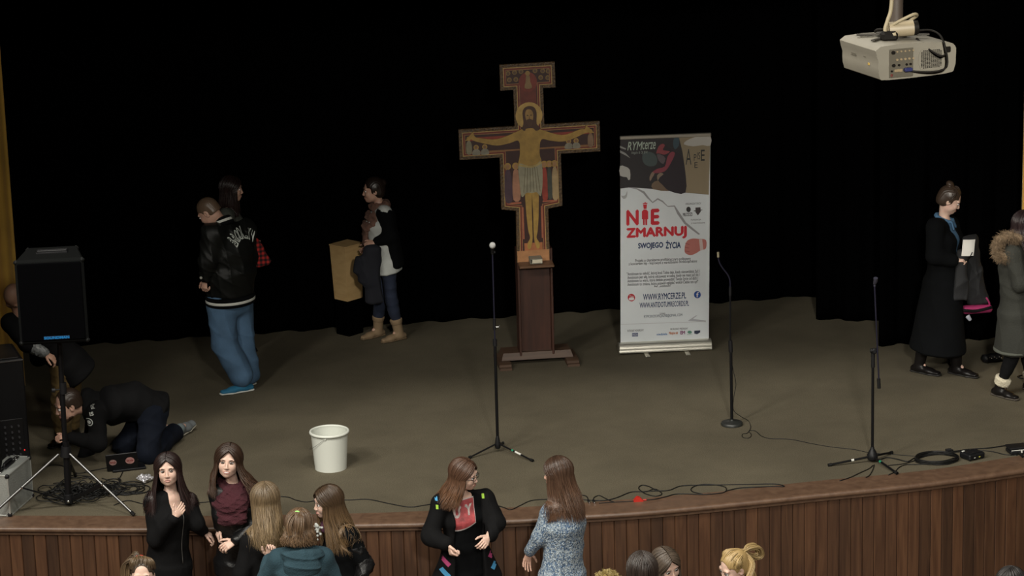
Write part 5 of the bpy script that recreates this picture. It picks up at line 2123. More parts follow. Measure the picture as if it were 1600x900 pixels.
MB().box((.158, -D_ / 2 - .004, .135), (.030, .008, .032), .004).build('power_inlet', sk, pj)
# round-cornered grille made of slot rows
MB().prism([(.072 + x, .092 + z) for x, z in blob([(-.055, -.052), (.055, -.052), (.055, .052), (-.055, .052)], 3)], -D_ / 2 - .003, -D_ / 2 + .01).build('grille_plate', pm, pj)
b = MB()
for i in range(11):
    for j in range(14):
        x, z = -.050 + i * .010, -.046 + j * .0071
        if (abs(x) / .060) ** 4 + (abs(z) / .057) ** 4 < .82:
            b.box((.072 + x, -D_ / 2 - .0035, .092 + z), (.0072, .002, .0042))
b.build('grille_slots', sk, pj)
for (c, d_) in (((-.2035, -.05, .13), (.004, .022, .05)), ((-.2035, .06, .12), (.004, .05, .05))):
    b = MB()
    for i in range(6):
        b.box((c[0], c[1], c[2] - .022 + i * .009), (d_[0], d_[1], .004))
    b.build('side_vent', pm2, pj)
MB().box((-.2045, -.09, .075), (.004, .014, .014), .001).build('side_sticker', mat('amber_sticker', (.30, .20, .05), .5), pj)
MB().box((-.12, .1, .186), (.06, .03, .012), .004).build('lens_adjuster', pm, pj)
b = MB()
RMm = lambda a: Matrix.Rotation(R(a), 3, 'Z')
b.box((-.02, .02, .193), (.34, .022, .010), .003, rz=R(28))
b.box((-.02, .02, .199), (.34, .022, .010), .003, rz=R(-28))
b.box((-.02, .02, .203), (.12, .12, .014), .004)
mt = b.build('mount_bracket', mat('bracket_dark', (.03, .026, .02), .5, .4), pj)
mtp = empty('ceiling_mount_pole', (pc[0] - .01, pc[1] + .01, pc[2] - .09 + .21), 'thick dark pole holding the projector from the ceiling', 'mount')
MB().tube([(0, 0, 0), (0, 0, 10.5 - (pc[2] + .12))], .030, 18).build('pole', mat('pole_brown', (.035, .025, .018), .6), mtp, True, angle=40)
MB().lathe([(0, -.006), (.05, -.006), (.05, .02), (.034, .03)], 18).build('flange', mat('bracket_dark', (.03, .026, .02), .5, .4), mtp, True, angle=40)
b = MB()
b.tube([(-.05, -.055, .035), (.06, -.06, .04)], [.034, .036], 18)
hp = b.build('pipe_joint', mat('beige_plastic', (.22, .18, .115), .5), mtp, True, angle=40)
MB().tube([(.045, -.060, .04), (.082, -.062, .042)], .031, 18).build('joint_cap', sk, mtp, True, angle=40)
MB().box((-.055, -.085, .012), (.075, .05, .045), .012).build('clamp', sk, mtp)
bg = mat('beige_cable', (.20, .165, .10), .6)


def pcable(pts, r, m, label):
    pts = [(x * .95, y * .95, z * .82 + .036) for x, y, z in pts]
    b = MB()
    b.tube([(x - .0, y, z) for x, y, z in pts], r, 8, smooth=6)
    o_ = b.build('projector_cable', m, None, True, (pc[0], pc[1], pc[2]))
    tag(o_, label, 'cable', 'cables on the projector')


# points in metres from the projector centre
pcable([(-.05, -.02, .75), (-.045, -.04, .40), (-.052, -.05, .26), (-.07, -.06, .20), (-.085, -.07, .15), (-.075, -.09, .125), (-.04, -.10, .13)], .009, bg, 'beige cable running down the left of the projector pole')
pcable([(-.06, -.06, .16), (-.03, -.08, .19), (.02, -.09, .22), (.055, -.08, .23), (.072, -.05, .215), (.05, -.03, .19), (.03, -.02, .17)], .007, bg, 'beige cable looped in front of the projector pole')
pcable([(.08, -.06, .135), (.12, -.08, .14), (.15, -.12, .13), (.165, -.16, .10), (.175, -.185, .04), (.18, -.19, -.02), (.165, -.20, -.05), (.12, -.205, -.062), (.06, -.20, -.062), (.0, -.19, -.055), (-.02, -.185, -.05)], .0045, sk, 'long dark cable hanging in a loop down the projector grille')
pcable([(.06, -.09, .10), (.09, -.15, .06), (.12, -.19, .035), (.15, -.20, .020), (.172, -.19, .025)], .0045, sk, 'short dark cable slanting across the projector grille to the inlet')
pcable([(-.11, .02, .125), (-.10, .0, .14), (-.06, -.02, .14), (-.02, -.03, .15)], .006, sk, 'dark cable lying on top of the projector at left')

# stray pieces near the right edge
g_ = G(1550, 566)
v = Vol(.02)
v.ecap(g_ + np.array([-.07, 0, .04]), g_ + np.array([.06, 0, .045]), (.05, .04), (.045, .04), (0, 1, 0), .02)
v.noise = folds(.006, 40, 3)
V, F = v.mesh(.008)
t = tag(mesh_obj('shoulder_bag', to_local(V, g_), F, blackp, None, True, tuple(g_)), 'small black bag with shiny metal studs on the floor by the parka wearer', 'bag')
b = MB()
for i in range(7):
    b.lathe([(0, -.006), (.007, -.004), (.009, 0), (.007, .004), (0, .006)], 8, c=(-.06 + i * .022, -.045 - .006 * (i % 2), .05 + .012 * (i % 2)))
b.build('metal_studs', chrome, t, True)
g_ = G(1601, 590)
b = MB()
b.tube([(.06 * math.cos(a), .05 * math.sin(a), .008) for a in np.linspace(0, 6.0, 18)], .006, 8)
tag(b.build('cable_ring', cable_m, None, True, tuple(g_)), 'small ring of dark cable at the far right edge below the gold curtain', 'cable')

# ------------------------------------------------------------------ the people
def skin_m(n, c):
    return mat('skin_' + n, c, .5, bump=.08, bscale=90, sss=.12, var=.06, vscale=30)


SK1 = skin_m('fair', (.64, .435, .35))
SK2 = skin_m('rosy', (.53, .32, .24))
SK3 = skin_m('tan', (.47, .27, .19))
cloth_ = lambda n, c, rough=.85, **k: mat('cloth_' + n, c, rough, **{**dict(bump=.35, bscale=260, var=.12, vscale=7), **k})
BLK = cloth_('black', (.0045, .0045, .005), spec=.15)
BLK2 = cloth_('black_knit', (.003, .0034, .004), .95, spec=.1)
JEAN_D = cloth_('dark_denim', (.006, .009, .018), spec=.2)
LEATHER = mat('black_leather', (.005, .005, .0055), .38, spec=.35, bump=.3, bscale=60)
SHOE_B = mat('shoe_black_leather', (.006, .005, .005), .4, spec=.3)
SOLE_B = mat('sole_black', (.012, .011, .010), .6)


def start(label, base, cat='person'):
    return empty('person', tuple(base), label, cat)


def J_(Y0):
    return lambda px, py, dy=0.0: PY(px, py, Y0 + dy)


def foot(j, sd, hx, hy, tx, ty, z=.085):
    a, t = np.array(G(hx, hy)), np.array(G(tx, ty))
    d = _n(t - a)
    j['an' + sd] = a + np.array([0, 0, z])
    j['toe' + sd] = a + d * .17 + np.array([0, 0, .03])


def dress_plain(p, t, top=BLK, tt=.018, bottoms=JEAN_D, seed=1, shoes=True, h=.009, amp=.006, hem=.08, sleeve=1.92, fem=True, **k):
    tv = top_vol(p, tt, hem=hem, sleeve=sleeve, seed=seed, amp=amp, fem=fem, **k)
    o = vol_part('jacket', tv, h, p, top, t)
    b = vol_part('trousers', trousers_vol(p, .012, seed=seed + 3), .010, p, bottoms, t)
    if shoes:
        for sd in 'RL':
            shoe(p, sd, t, SHOE_B, SOLE_B)
    return tv, o


# ---- girl with dark hair, hand on her chest
def girl_dark():
    hp = G(262, 733, 1.60)
    base = (hp[0], hp[1], 0)
    q = J_(hp[1])
    j = {'head': q(262.5, 734), 'neck': q(267, 766, .02), 'chest': q(266, 806), 'waist': q(264, 846, .01), 'pelvis': q(262, 880, .02),
         'shR': q(240, 784, .0), 'shL': q(294, 786, .06), 'elR': q(243, 842, -.10), 'wrR': q(272, 809, -.20), 'elL': q(307, 818, -.02), 'wrL': q(317, 830, .05)}
    p = Pose(base, 22, 1.72, j, look=-6, down=-7, tilt=3)
    t = start('young woman with long dark hair and black zipped jacket, hand on her chest', base)
    body_mesh(p, t, SK1, hands={'R': dict(curl=.42, hdir=(.62, .10, .62), pn=(-.1, 1, -.1), thumb=.3, spread=.6, sc=.92),
                                'L': dict(curl=.55, hdir=(.75, .1, -.55), pn=(-.2, .2, -1))})
    face_parts(p, t, (.05, .035, .025), lip=(.40, .19, .16), gaze=-16, mouth=1)
    tv, o = dress_plain(p, t, BLK, .020, seed=3, hem=.10, vneck=.05)
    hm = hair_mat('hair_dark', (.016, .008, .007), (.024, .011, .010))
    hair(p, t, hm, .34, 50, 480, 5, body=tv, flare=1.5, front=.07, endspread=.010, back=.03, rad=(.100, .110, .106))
    b = MB()
    pts = decal_path(tv, p, [q(280, 800, -.3), q(287, 815, -.3), q(286, 835, -.3), q(284, 860, -.3), q(286, 890, -.3)], o)
    b.tube(pts, .0022, 6)
    b.build('zip', mat('zip_grey', (.25, .25, .24), .4, .6), t, True)


def decal_path(tv, p, P, o=None):
    res = []
    for a in catmull(P, 4):
        d = _n(a - CAM)
        s = 0
        x = np.array(a)
        for _ in range(60):
            dd = tv.eval(x[None, :])[0]
            if dd < .0015:
                break
            x = x + np.array([0, 1, -.15]) * max(dd * .6, .001)
        res.append(x - p.base + np.array([0, -.003, 0]))
    return res


girl_dark()


# ---- girl with burgundy scarf
def girl_scarf():
    hp = G(357, 720, 1.64)
    base = (hp[0], hp[1], 0)
    q = J_(hp[1])
    j = {'head': q(357, 721), 'neck': q(364, 755, .03), 'chest': q(368, 796, .0), 'waist': q(372, 838, .02), 'pelvis': q(374, 876, .03),
         'shR': q(341, 772, .0), 'shL': q(394, 772, .05), 'elR': q(345, 806, -.06), 'wrR': q(343, 822, -.02), 'elL': q(396, 826, -.08), 'wrL': q(368, 846, -.16)}
    p = Pose(base, -14, 1.76, j, look=-9, down=-8, tilt=-5)
    t = start('smiling young woman with long brown hair and burgundy knitted scarf, standing below the stage', base)
    body_mesh(p, t, SK1, hands={'R': dict(curl=.55, hdir=(-.25, -.1, -.9), pn=(.9, .2, .1)), 'L': dict(curl=.5, hdir=(-.85, -.2, -.3), pn=(0, .6, -.7))})
    face_parts(p, t, (.05, .03, .02), lip=(.42, .20, .17), mouth=2)
    tv, o = dress_plain(p, t, LEATHER, .018, seed=13)
    sc = cloth_('burgundy_knit', (.050, .008, .014), .95, bump=.9, bscale=130)
    v = Vol(.03)
    n = p.J['neck']
    f, r = fdir(-12), rdir(-12)
    up = np.array([0, 0, 1.])
    for k, (rw, z, rr, fw) in enumerate(((.080, .0, .036, .0), (.108, -.05, .042, .02), (.125, -.105, .042, .045))):
        ring = [n + up * z + (r * math.cos(a) * rw + f * math.sin(a) * rw * .85) + f * fw * (.5 + .5 * math.sin(a)) - up * .03 * math.sin(a) for a in np.linspace(0, 2 * math.pi, 12)]
        v.chain(ring, [rr] * 12)
    v.ecap(n + up * -.10 + f * .12, n - up * .25 + f * .165 + r * -.01, (.130, .05), (.115, .038), r)
    v.noise = folds(.010, 34, 8, (1, 1, 1.6))
    vol_part('scarf', v, .006, p, sc, t)
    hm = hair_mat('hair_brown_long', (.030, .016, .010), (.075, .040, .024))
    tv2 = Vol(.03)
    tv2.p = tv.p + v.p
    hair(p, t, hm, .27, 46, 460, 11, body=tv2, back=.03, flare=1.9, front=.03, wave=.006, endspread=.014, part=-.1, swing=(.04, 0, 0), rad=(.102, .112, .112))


girl_scarf()


# ---- blonde seen from behind
def girl_blonde_back():
    hp = G(415, 787, 1.52)
    base = (hp[0], hp[1], 0)
    q = J_(hp[1])
    j = {'neck': q(417, 822, -.02), 'shL': q(391, 848), 'shR': q(446, 850), 'elL': q(378, 896, -.04), 'wrL': q(372, 930, .1)}
    p = Pose(base, 176, 1.66, j, look=172, down=2, tilt=0)
    t = start('young woman with long straight blonde hair seen from behind, in a black coat', base)
    body_mesh(p, t, SK1, vox=.009, ears=False)
    face_parts(p, t, lash=False)
    tv, o = dress_plain(p, t, BLK, .024, seed=23, h=.009)
    v = Vol(.02)
    n = p.J['neck']
    ring = [n + np.array([math.cos(a) * .115, math.sin(a) * .085 + .01, -.055 - .02 * math.sin(a)]) for a in np.linspace(0, 6.28, 12)]
    v.chain(ring, [.034] * 12)
    v.noise = folds(.006, 40, 3)
    hm = hair_mat('hair_blonde', (.125, .088, .050), (.24, .165, .085), rough=.4)
    tv2 = Vol(.03)
    tv2.p = tv.p
    hair(p, t, hm, .33, 46, 480, 21, body=tv2, flare=1.1, endspread=.010, rad=(.106, .114, .108), swing=(.03, -.03, 0), back=.07, squeeze=.12, ends=.35)


girl_blonde_back()


# ---- small figure in teal hooded jacket, half-up hair
def girl_teal():
    hp = G(468, 822, 1.56)
    base = (hp[0], hp[1], 0)
    q = J_(hp[1])
    j = {'neck': q(470, 852, .0), 'chest': q(470, 892), 'shL': q(437, 874, .02), 'shR': q(505, 872, .02), 'elL': q(417, 905, .10), 'wrL': q(421, 872, .22),
         'elR': q(520, 910, .05), 'wrR': q(512, 945, .15)}
    p = Pose(base, 178, 1.67, j, look=165, down=14, tilt=0, wide=1.05)
    t = start('young woman with half-tied light brown hair, lime hair tie and teal hooded jacket, back turned', base)
    body_mesh(p, t, SK1, vox=.009, ears=False, hands={'L': dict(curl=.8, hdir=(.12, .1, .98), pn=(.3, -.9, .2))})
    face_parts(p, t, lash=False)
    teal = cloth_('teal', (.017, .048, .066), .9, bump=.5, bscale=120)
    tv = top_vol(p, .032, hem=.16, sleeve=1.9, seed=31, amp=.010, f=18, fem=True)
    vol_part('jacket', tv, .008, p, teal, t)
    v = Vol(.04)
    n = p.J['neck']
    v.ell(n + np.array([.0, -.10, -.125]), (.135, .055, .085), None)
    ring = [n + np.array([math.cos(a) * .125, math.sin(a) * .085 - .01, -.065 - .025 * math.sin(a)]) for a in np.linspace(0, 6.28, 14)]
    v.chain(ring, [.030] * 14)
    v.noise = folds(.014, 22, 5, (1, 1, 1.4))
    vol_part('hood', v, .007, p, teal, t)
    vol_part('trousers', trousers_vol(p, .012), .011, p, JEAN_D, t)
    for sd in 'RL':
        shoe(p, sd, t, SHOE_B, SOLE_B)
    hm = hair_mat('hair_light_brown', (.105, .066, .040), (.20, .125, .070))
    tv2 = Vol(.03)
    tv2.p = tv.p + v.p
    hair(p, t, hm, .14, 46, 430, 33, body=tv2, flare=1.3, endspread=.010, rad=(.094, .108, .100), wave=.004, ends=.3)
    # gathered half pony and tie
    c = p.H(.0, -.075, .085)
    paths = []
    for k in range(9):
        a = -1.6 + 3.2 * k / 8
        s_ = p.H(.088 * math.sin(a), .02 * math.cos(a) + .02, .095 - .05 * abs(math.sin(a)))
        paths.append(([s_, p.H(.05 * math.sin(a), -.05, .117 - .03 * abs(math.sin(a))), c + np.array([0, 0, .008])], .014))
    paths.append(([c, p.H(.03, -.115, .06), p.H(.035, -.135, .0), p.H(.025, -.125, -.07)], .026))
    paths.append(([c, p.H(-.03, -.115, .06), p.H(-.045, -.13, .0), p.H(-.03, -.125, -.06)], .024))
    strands(p, t, hm, paths, .0028, 'gathered_hair', 26)
    v = Vol(.006)
    for a in np.linspace(0, 5.6, 9):
        v.ell(c + p.HM @ np.array([math.cos(a) * .017, -.004, math.sin(a) * .017]), (.009, .009, .009))
    vol_part('hair_tie', v, .0035, p, mat('lime_tie', (.30, .62, .16), .6), t)


girl_teal()


# ---- girl in profile with long straight hair, leather sleeves
def girl_profile():
    hp = G(513, 783, 1.46)
    base = (hp[0], hp[1], 0)
    q = J_(hp[1])
    j = {'head': q(511.5, 784), 'neck': q(526, 818, .02), 'chest': q(534, 858, .0), 'waist': q(540, 898), 'pelvis': q(540, 930),
         'shL': q(545, 838, -.10), 'shR': q(520, 830, .14), 'elL': q(571, 882, -.13), 'wrL': q(560, 918, -.24), 'elR': q(505, 880, .18), 'wrR': q(490, 915, .1)}
    p = Pose(base, -60, 1.66, j, look=-76, down=6, tilt=-4)
    t = start('young woman in profile with long straight brown hair and black leather sleeves, facing left', base)
    body_mesh(p, t, SK1, ears=False)
    face_parts(p, t, lip=(.42, .20, .17))
    tv = top_vol(p, .022, hem=.12, sleeve=1.0, seed=41, fem=True)
    vol_part('coat', tv, .008, p, BLK2, t)
    v = Vol(.03)
    for sd in 'RL':
        v.cone(p.J['sh' + sd], p.J['el' + sd], .070, .060)
        v.cone(p.J['el' + sd], p.J['el' + sd] + (p.J['wr' + sd] - p.J['el' + sd]) * .93, .066, .046)
    v.noise = folds(.012, 30, 6, (1, 1, 1.5))
    vol_part('leather_sleeves', v, .007, p, LEATHER, t)
    v = Vol(.02)
    n = p.J['neck']
    ring = [n + np.array([math.cos(a) * .085, math.sin(a) * .085, -.02]) for a in np.linspace(0, 6.28, 12)]
    v.chain(ring, [.038] * 12)
    v.noise = folds(.008, 30, 7)
    vol_part('scarf', v, .007, p, cloth_('plum', (.055, .012, .030)), t)
    v = Vol(.008)
    c = q(497, 826, -.12)
    rs = np.random.RandomState(3)
    for k in range(16):
        v.ell(c + np.array([rs.normal() * .016, rs.normal() * .008, rs.normal() * .034]), (.010, .010, .010))
    vol_part('lace_trim', v, .004, p, cloth_('grey_lace', (.42, .44, .42)), t)
    vol_part('trousers', trousers_vol(p, .012), .011, p, JEAN_D, t)
    for sd in 'RL':
        shoe(p, sd, t, SHOE_B, SOLE_B)
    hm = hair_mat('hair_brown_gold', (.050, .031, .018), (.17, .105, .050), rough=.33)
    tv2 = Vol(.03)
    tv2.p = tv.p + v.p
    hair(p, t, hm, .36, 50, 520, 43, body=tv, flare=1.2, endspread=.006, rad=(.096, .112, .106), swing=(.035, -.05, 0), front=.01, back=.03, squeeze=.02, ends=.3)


girl_profile()


# ---- girl with glasses
def girl_glasses():
    hp = G(722, 742, 1.55)
    base = (hp[0] + .0, hp[1], 0)
    q = J_(hp[1])
    j = {'head': q(725.5, 741, -.02), 'neck': q(719, 770, .03), 'chest': q(726, 808, .03), 'waist': q(727, 850, .04), 'pelvis': q(728, 890, .06),
         'shR': q(689, 787, .0), 'shL': q(757, 780, .06), 'elR': q(672, 838, -.06), 'wrR': q(700, 851, -.22), 'elL': q(775, 818, -.05), 'wrL': q(763, 838, -.18)}
    p = Pose(base, 10, 1.70, j, look=62, down=10, tilt=10)
    t = start('young woman in glasses and open black hoodie with pink and blue hem stripes, looking right', base)
    body_mesh(p, t, SK1, ears=False, hands={'R': dict(curl=.95, hdir=(.25, -.35, -.8), pn=(.9, .3, .1), thumb=1.0), 'L': dict(curl=.6, hdir=(-.3, -.5, -.25), pn=(-.6, .3, -.6))})
    face_parts(p, t, lip=(.40, .20, .17), glasses=True)
    # black top and skirt under the open hoodie
    sv = top_vol(p, .010, hem=.30, sleeve=1.0, seed=51, amp=.004, fem=True)
    sh = vol_part('black_top', sv, .006, p, BLK2, t)
    v = top_vol(p, .027, hem=.28, sleeve=1.86, seed=52, amp=.010, fem=True, f=20, hemw=1.55, cuff=.010, st=.026)
    v.ecap(p.J['waist'], p.J['pelvis'] - np.array([0, 0, .06]), (.17, .13), (.275, .17), p.r, .04, flat=.3)
    f, r = p.f, p.r
    up = np.array([0, 0, 1.])
    M = np.stack([r, f, up], 1)
    c = (p.J['chest'] + p.J['waist']) / 2
    v.box(c + f * .17 - up * .14, (.105, .145, .50), M, .04, .02, -1)
    v.box(p.J['chest'] + f * .15 + up * .12, (.095, .12, .20), M, .04, .02, -1)
    jk = vol_part('hoodie', v, .0065, p, BLK, t)
    hv = Vol(.03)
    n = p.J['neck']
    for a in np.linspace(-1.75, 1.75, 14):
        hv.ell(n + (-f * math.cos(a) * .09 + r * math.sin(a) * .105) + up * (-.03 - .06 * (1 - math.cos(a)) * .5), (.042, .042, .045))
    hv.noise = folds(.008, 26, 8)
    vol_part('hood', hv, .007, p, BLK, t)
    # printed panel
    rt = _n(np.array([1, .05, 0]))
    V, F = grid_patch(.215, .215, 22, 22, lambda u, w_: (u * .105 * (1 - .02 * w_), w_ * .098 + .02 * u - (.03 * (1 - u * u) if w_ < 0 else 0) * (-w_) ))
    org = q(727.5, 803, -.3)
    decal(sh, V, F, org, rt, (0, .32, 1), mat('print_white', (.50, .47, .46), .6), 'print_border', t, .0025, p.base)
    V2 = [(a * .97, b, c_ * .93) for a, b, c_ in V]
    decal(sh, V2, F, org, rt, (0, .32, 1), mat('print_red', (.30, .045, .050), .7, var=.45, vscale=24), 'red_print', t, .0045, p.base)
    V3, F3 = text_mesh('PUTY', .175, .085, .05)
    V3 = [(a + .0, b, c_ + .012 + a * .18) for a, b, c_ in V3]
    decal(sh, V3, F3, org, rt, (0, .32, 1), mat('print_grey', (.36, .30, .29), .6, var=.5, vscale=40), 'lettering', t, .006, p.base)
    pink, blue = mat('stripe_pink', (.38, .045, .15), .8), mat('stripe_blue', (.055, .26, .48), .8)
    lime = mat('stripe_lime', (.30, .52, .05), .8)
    for (x0, y0, x1, y1, w_, m_) in ((764, 872, 783, 850, .052, pink), (768, 889, 786, 868, .048, blue), (686, 866, 702, 879, .040, pink), (687, 884, 701, 896, .045, blue)):
        a_, b_ = q(x0, y0, 0), q(x1, y1, 0)
        cc = (a_ + b_) / 2
        wd = float(np.linalg.norm(b_ - a_))
        V, F = grid_patch(wd * .86, w_ * .8, 10, 5)
        decal(jk, V, F, cc - np.array([0, .3, 0]), _n(b_ - a_), np.cross(np.array([0, -1, 0]), _n(b_ - a_)) * -1 if False else np.cross(_n(b_ - a_), np.array([0, 1, 0])), m_, 'hem_stripe', t, .003, p.base)
    for (x, y, m_) in ((687, 796, blue), (688, 808, lime), (765, 779, blue), (762, 795, lime)):
        V, F = grid_patch(.018, .032, 4, 4)
        decal(jk, V, F, q(x, y, -.3), (1, 0, 0), (0, 0, 1), m_, 'edge_tab', t, .003, p.base)
    vol_part('trousers', trousers_vol(p, .012), .011, p, BLK2, t)
    for sd in 'RL':
        shoe(p, sd, t, SHOE_B, SOLE_B)
    hm = hair_mat('hair_auburn', (.070, .036, .022), (.135, .066, .032))
    hair(p, t, hm, .24, 58, 480, 55, body=sv, flare=1.3, endspread=.012, swing=(-.085, .0, .01), rad=(.092, .108, .104), wave=.004, ends=.2)


girl_glasses()


# ---- girl in the blue knitted jumper
def girl_blue():
    hp = G(874, 741, 1.52)
    base = (hp[0], hp[1], 0)
    q = J_(hp[1])
    j = {'head': q(871, 739), 'neck': q(881, 776, -.02), 'chest': q(881, 818, -.01), 'waist': q(880, 860), 'pelvis': q(878, 894),
         'shL': q(862, 800, -.05), 'shR': q(894, 797, .13), 'elL': q(845, 838, -.04), 'wrL': q(827, 862, .05), 'elR': q(899, 850, .18), 'wrR': q(893, 893, .22)}
    p = Pose(base, -140, 1.67, j, look=-112, down=6, tilt=0)
    t = start('young woman in loose flecked blue and white jumper with long brown hair, back turned', base)
    body_mesh(p, t, SK2, ears=False, hands={'L': dict(curl=.30, hdir=(-.25, .0, -.9), pn=(.2, -1, .0), spread=2.0, thumb=-.3)})
    face_parts(p, t, lash=False)

    def knit(nt, b):
        tc = nt.nodes.new('ShaderNodeTexCoord')
        n1 = nt.nodes.new('ShaderNodeTexNoise')
        n1.inputs['Scale'].default_value = 85
        n1.inputs['Detail'].default_value = 4
        n2 = nt.nodes.new('ShaderNodeTexVoronoi')
        n2.inputs['Scale'].default_value = 120
        mp = nt.nodes.new('ShaderNodeMapping')
        mp.inputs['Scale'].default_value = (1, 1, .6)
        nt.links.new(tc.outputs['Object'], mp.inputs[0])
        nt.links.new(mp.outputs[0], n1.inputs['Vector'])
        nt.links.new(mp.outputs[0], n2.inputs['Vector'])
        r = nt.nodes.new('ShaderNodeValToRGB')
        r.color_ramp.elements[0].position = .40
        r.color_ramp.elements[1].position = .60
        r.color_ramp.elements[0].color = (.065, .115, .20, 1)
        r.color_ramp.elements[1].color = (.36, .42, .46, 1)
        nt.links.new(n1.outputs['Fac'], r.inputs[0])
        nt.links.new(r.outputs[0], b.inputs['Base Color'])
        b.inputs['Roughness'].default_value = .95
        bp = nt.nodes.new('ShaderNodeBump')
        bp.inputs['Strength'].default_value = .9
        bp.inputs['Distance'].default_value = .01
        nt.links.new(n2.outputs['Distance'], bp.inputs['Height'])
        nt.links.new(bp.outputs[0], b.inputs['Normal'])
    km = node_mat('flecked_blue_knit', knit)
    tv = top_vol(p, .040, hem=.22, sleeve=1.88, seed=61, amp=.010, f=20, fem=True, st=.026, hemw=1.05)
    vol_part('jumper', tv, .0065, p, km, t)
    v = Vol(.015)
    w_, e = p.J['wrL'], p.J['elL']
    v.cone(w_ + (e - w_) * .16, w_ + (e - w_) * .05, .046, .044)
    vol_part('cuff', v, .006, p, km, t)
    vol_part('trousers', trousers_vol(p, .012), .011, p, JEAN_D, t)
    for sd in 'RL':
        shoe(p, sd, t, SHOE_B, SOLE_B)
    hm = hair_mat('hair_chestnut', (.050, .028, .018), (.105, .055, .032), rough=.36)
    hair(p, t, hm, .36, 42, 480, 65, body=tv, flare=1.1, endspread=.008, rad=(.090, .110, .106), swing=(.015, -.05, 0), back=.04, squeeze=.12, ends=.3)


girl_blue()


# ---- heads at the bottom of the frame
def plain_person(label, px, py, z, face, look, hairf, skin=SK1, down=4, tilt=0, top=BLK, seed=71, facep=True, **k):
    hp = G(px, py, z)
    base = (hp[0], hp[1], 0)
    p = Pose(base, face, (z + .115) / 1.0, {'head': hp}, look=look, down=down, tilt=tilt)
    d = p.J['head'] - (p.base + np.array([0, 0, 1.585 * p.k]) + p.f * .03 * p.k)
    t = start(label, base)
    body_mesh(p, t, skin, vox=.010, ears=k.get('ears', True))
    if facep:
        face_parts(p, t, **k.get('fp', {}))
    tv, o = dress_plain(p, t, top, .024, seed=seed, h=.011)
    hairf(p, t, tv)
    return p, t


def h_low_left(p, t, tv):
    hm = hair_mat('hair_brown_up', (.060, .040, .026), (.20, .135, .07))
    o = short_hair(p, t, hm, .004, .075, -.01)
    c = p.H(.02, -.07, .115)
    paths = []
    for k in range(13):
        a = -1.9 + 3.8 * k / 12
        paths.append(([p.H(.083 * math.sin(a), .058 * math.cos(a) - .005, .095 - .045 * abs(math.sin(a))), p.H(.06 * math.sin(a), .02, .130 - .02 * abs(math.sin(a))), c], .016))
    for k in range(5):
        paths.append(([c, p.H(.05 + .02 * k, -.10, .14 - .02 * k), p.H(.09 + .012 * k, -.11, .06 - .03 * k), p.H(.10, -.10, -.05 - .03 * k)], .016))
    strands(p, t, hm, paths, .0026, 'ponytail', 26)
    v = Vol(.006)
    for a in np.linspace(0, 5.6, 9):
        v.ell(c + p.HM @ np.array([math.cos(a) * .018, math.sin(a) * .018, .006]), (.008, .008, .008))
    vol_part('hair_tie', v, .0035, p, mat('red_tie', (.55, .04, .03), .6), t)


plain_person('young woman with pulled-up brown hair and red hair tie, facing the camera, bottom left', 223, 901, 1.58, 0, -4, h_low_left, down=-7, seed=72,
             fp=dict(iris=(.06, .06, .05)))


def h_long(name, root, tip, seed, L=.30, **k):
    def f(p, t, tv):
        hair(p, t, hair_mat(name, root, tip), L, 44, 400, seed, body=tv, **{**dict(flare=1.3, rad=(.096, .110, .106)), **k})
    return f


plain_person('person with glossy dark brown hair seen from behind at the lower edge', 1003, 892, 1.70, 178, 182,
             h_long('hair_glossy_dark', (.030, .022, .018), (.035, .022, .018), 81), seed=82, ears=False)
plain_person('young woman with ash brown parted hair, forehead showing behind the glossy dark-haired head', 1041, 884, 1.52, 20, 22,
             h_long('hair_ash', (.070, .052, .038), (.060, .040, .028), 83, part=.02), down=14, tilt=10, seed=84, ears=False)


def h_blonde_tail(p, t, tv):
    hm = hair_mat('hair_golden', (.30, .205, .085), (.42, .30, .14), rough=.4)
    short_hair(p, t, hm, .006, .065, -.0, back=1.0)
    c = p.H(.0, -.100, .065)
    paths = []
    for k in range(17):
        a = -2.2 + 4.4 * k / 16
        paths.append(([p.H(.084 * math.sin(a), .056 * math.cos(a) - .005, .092 - .060 * abs(math.sin(a))), p.H(.080 * math.sin(a), -.01, .122 - .045 * abs(math.sin(a))), c], .018))
    for sx in (-1, 1):
        paths.append(([c, p.H(sx * .02, -.145, .075), p.H(sx * .025, -.200, .045), p.H(sx * .02, -.205, -.015), p.H(sx * .01, -.165, -.02), c + np.array([0, 0, -.01])], .020))
        for k in range(5):
            paths.append(([c, p.H(sx * (.03 + .012 * k), -.10, .0), p.H(sx * (.045 + .015 * k), -.09 + .02 * k, -.08), p.H(sx * (.05 + .01 * k), -.09 + .03 * k, -.17)], .022))
    strands(p, t, hm, paths, .0028, 'ponytail', 30)


plain_person('young woman with golden blonde hair in a looped ponytail, facing left at the lower edge', 1147, 886, 1.60, -50, -72, h_blonde_tail, down=20, tilt=-6, seed=86,
             fp=dict(brow=(.10, .06, .03)))


def h_fluff(p, t, tv):
    hm = hair_mat('hair_fluffy_blonde', (.30, .22, .08), (.42, .33, .13))
    short_hair(p, t, hm, .010, .07, -.02)
    rs = np.random.RandomState(6)
    paths = []
    for k in range(240):
        a, u = rs.rand() * 6.28, rs.rand()
        s_ = np.array([math.cos(a) * math.sqrt(1 - u * u) * .080, math.sin(a) * math.sqrt(1 - u * u) * .095 - .012, .03 + u * .088])
        paths.append(([p.H(*s_), p.H(*(s_ * np.array([1.15, 1.15, 1.18]))), p.H(*(s_ * np.array([1.25, 1.2, 1.22]) + rs.normal(size=3) * .010))], .010))
    strands(p, t, hm, paths, .0007, 'loose_hair', 12)


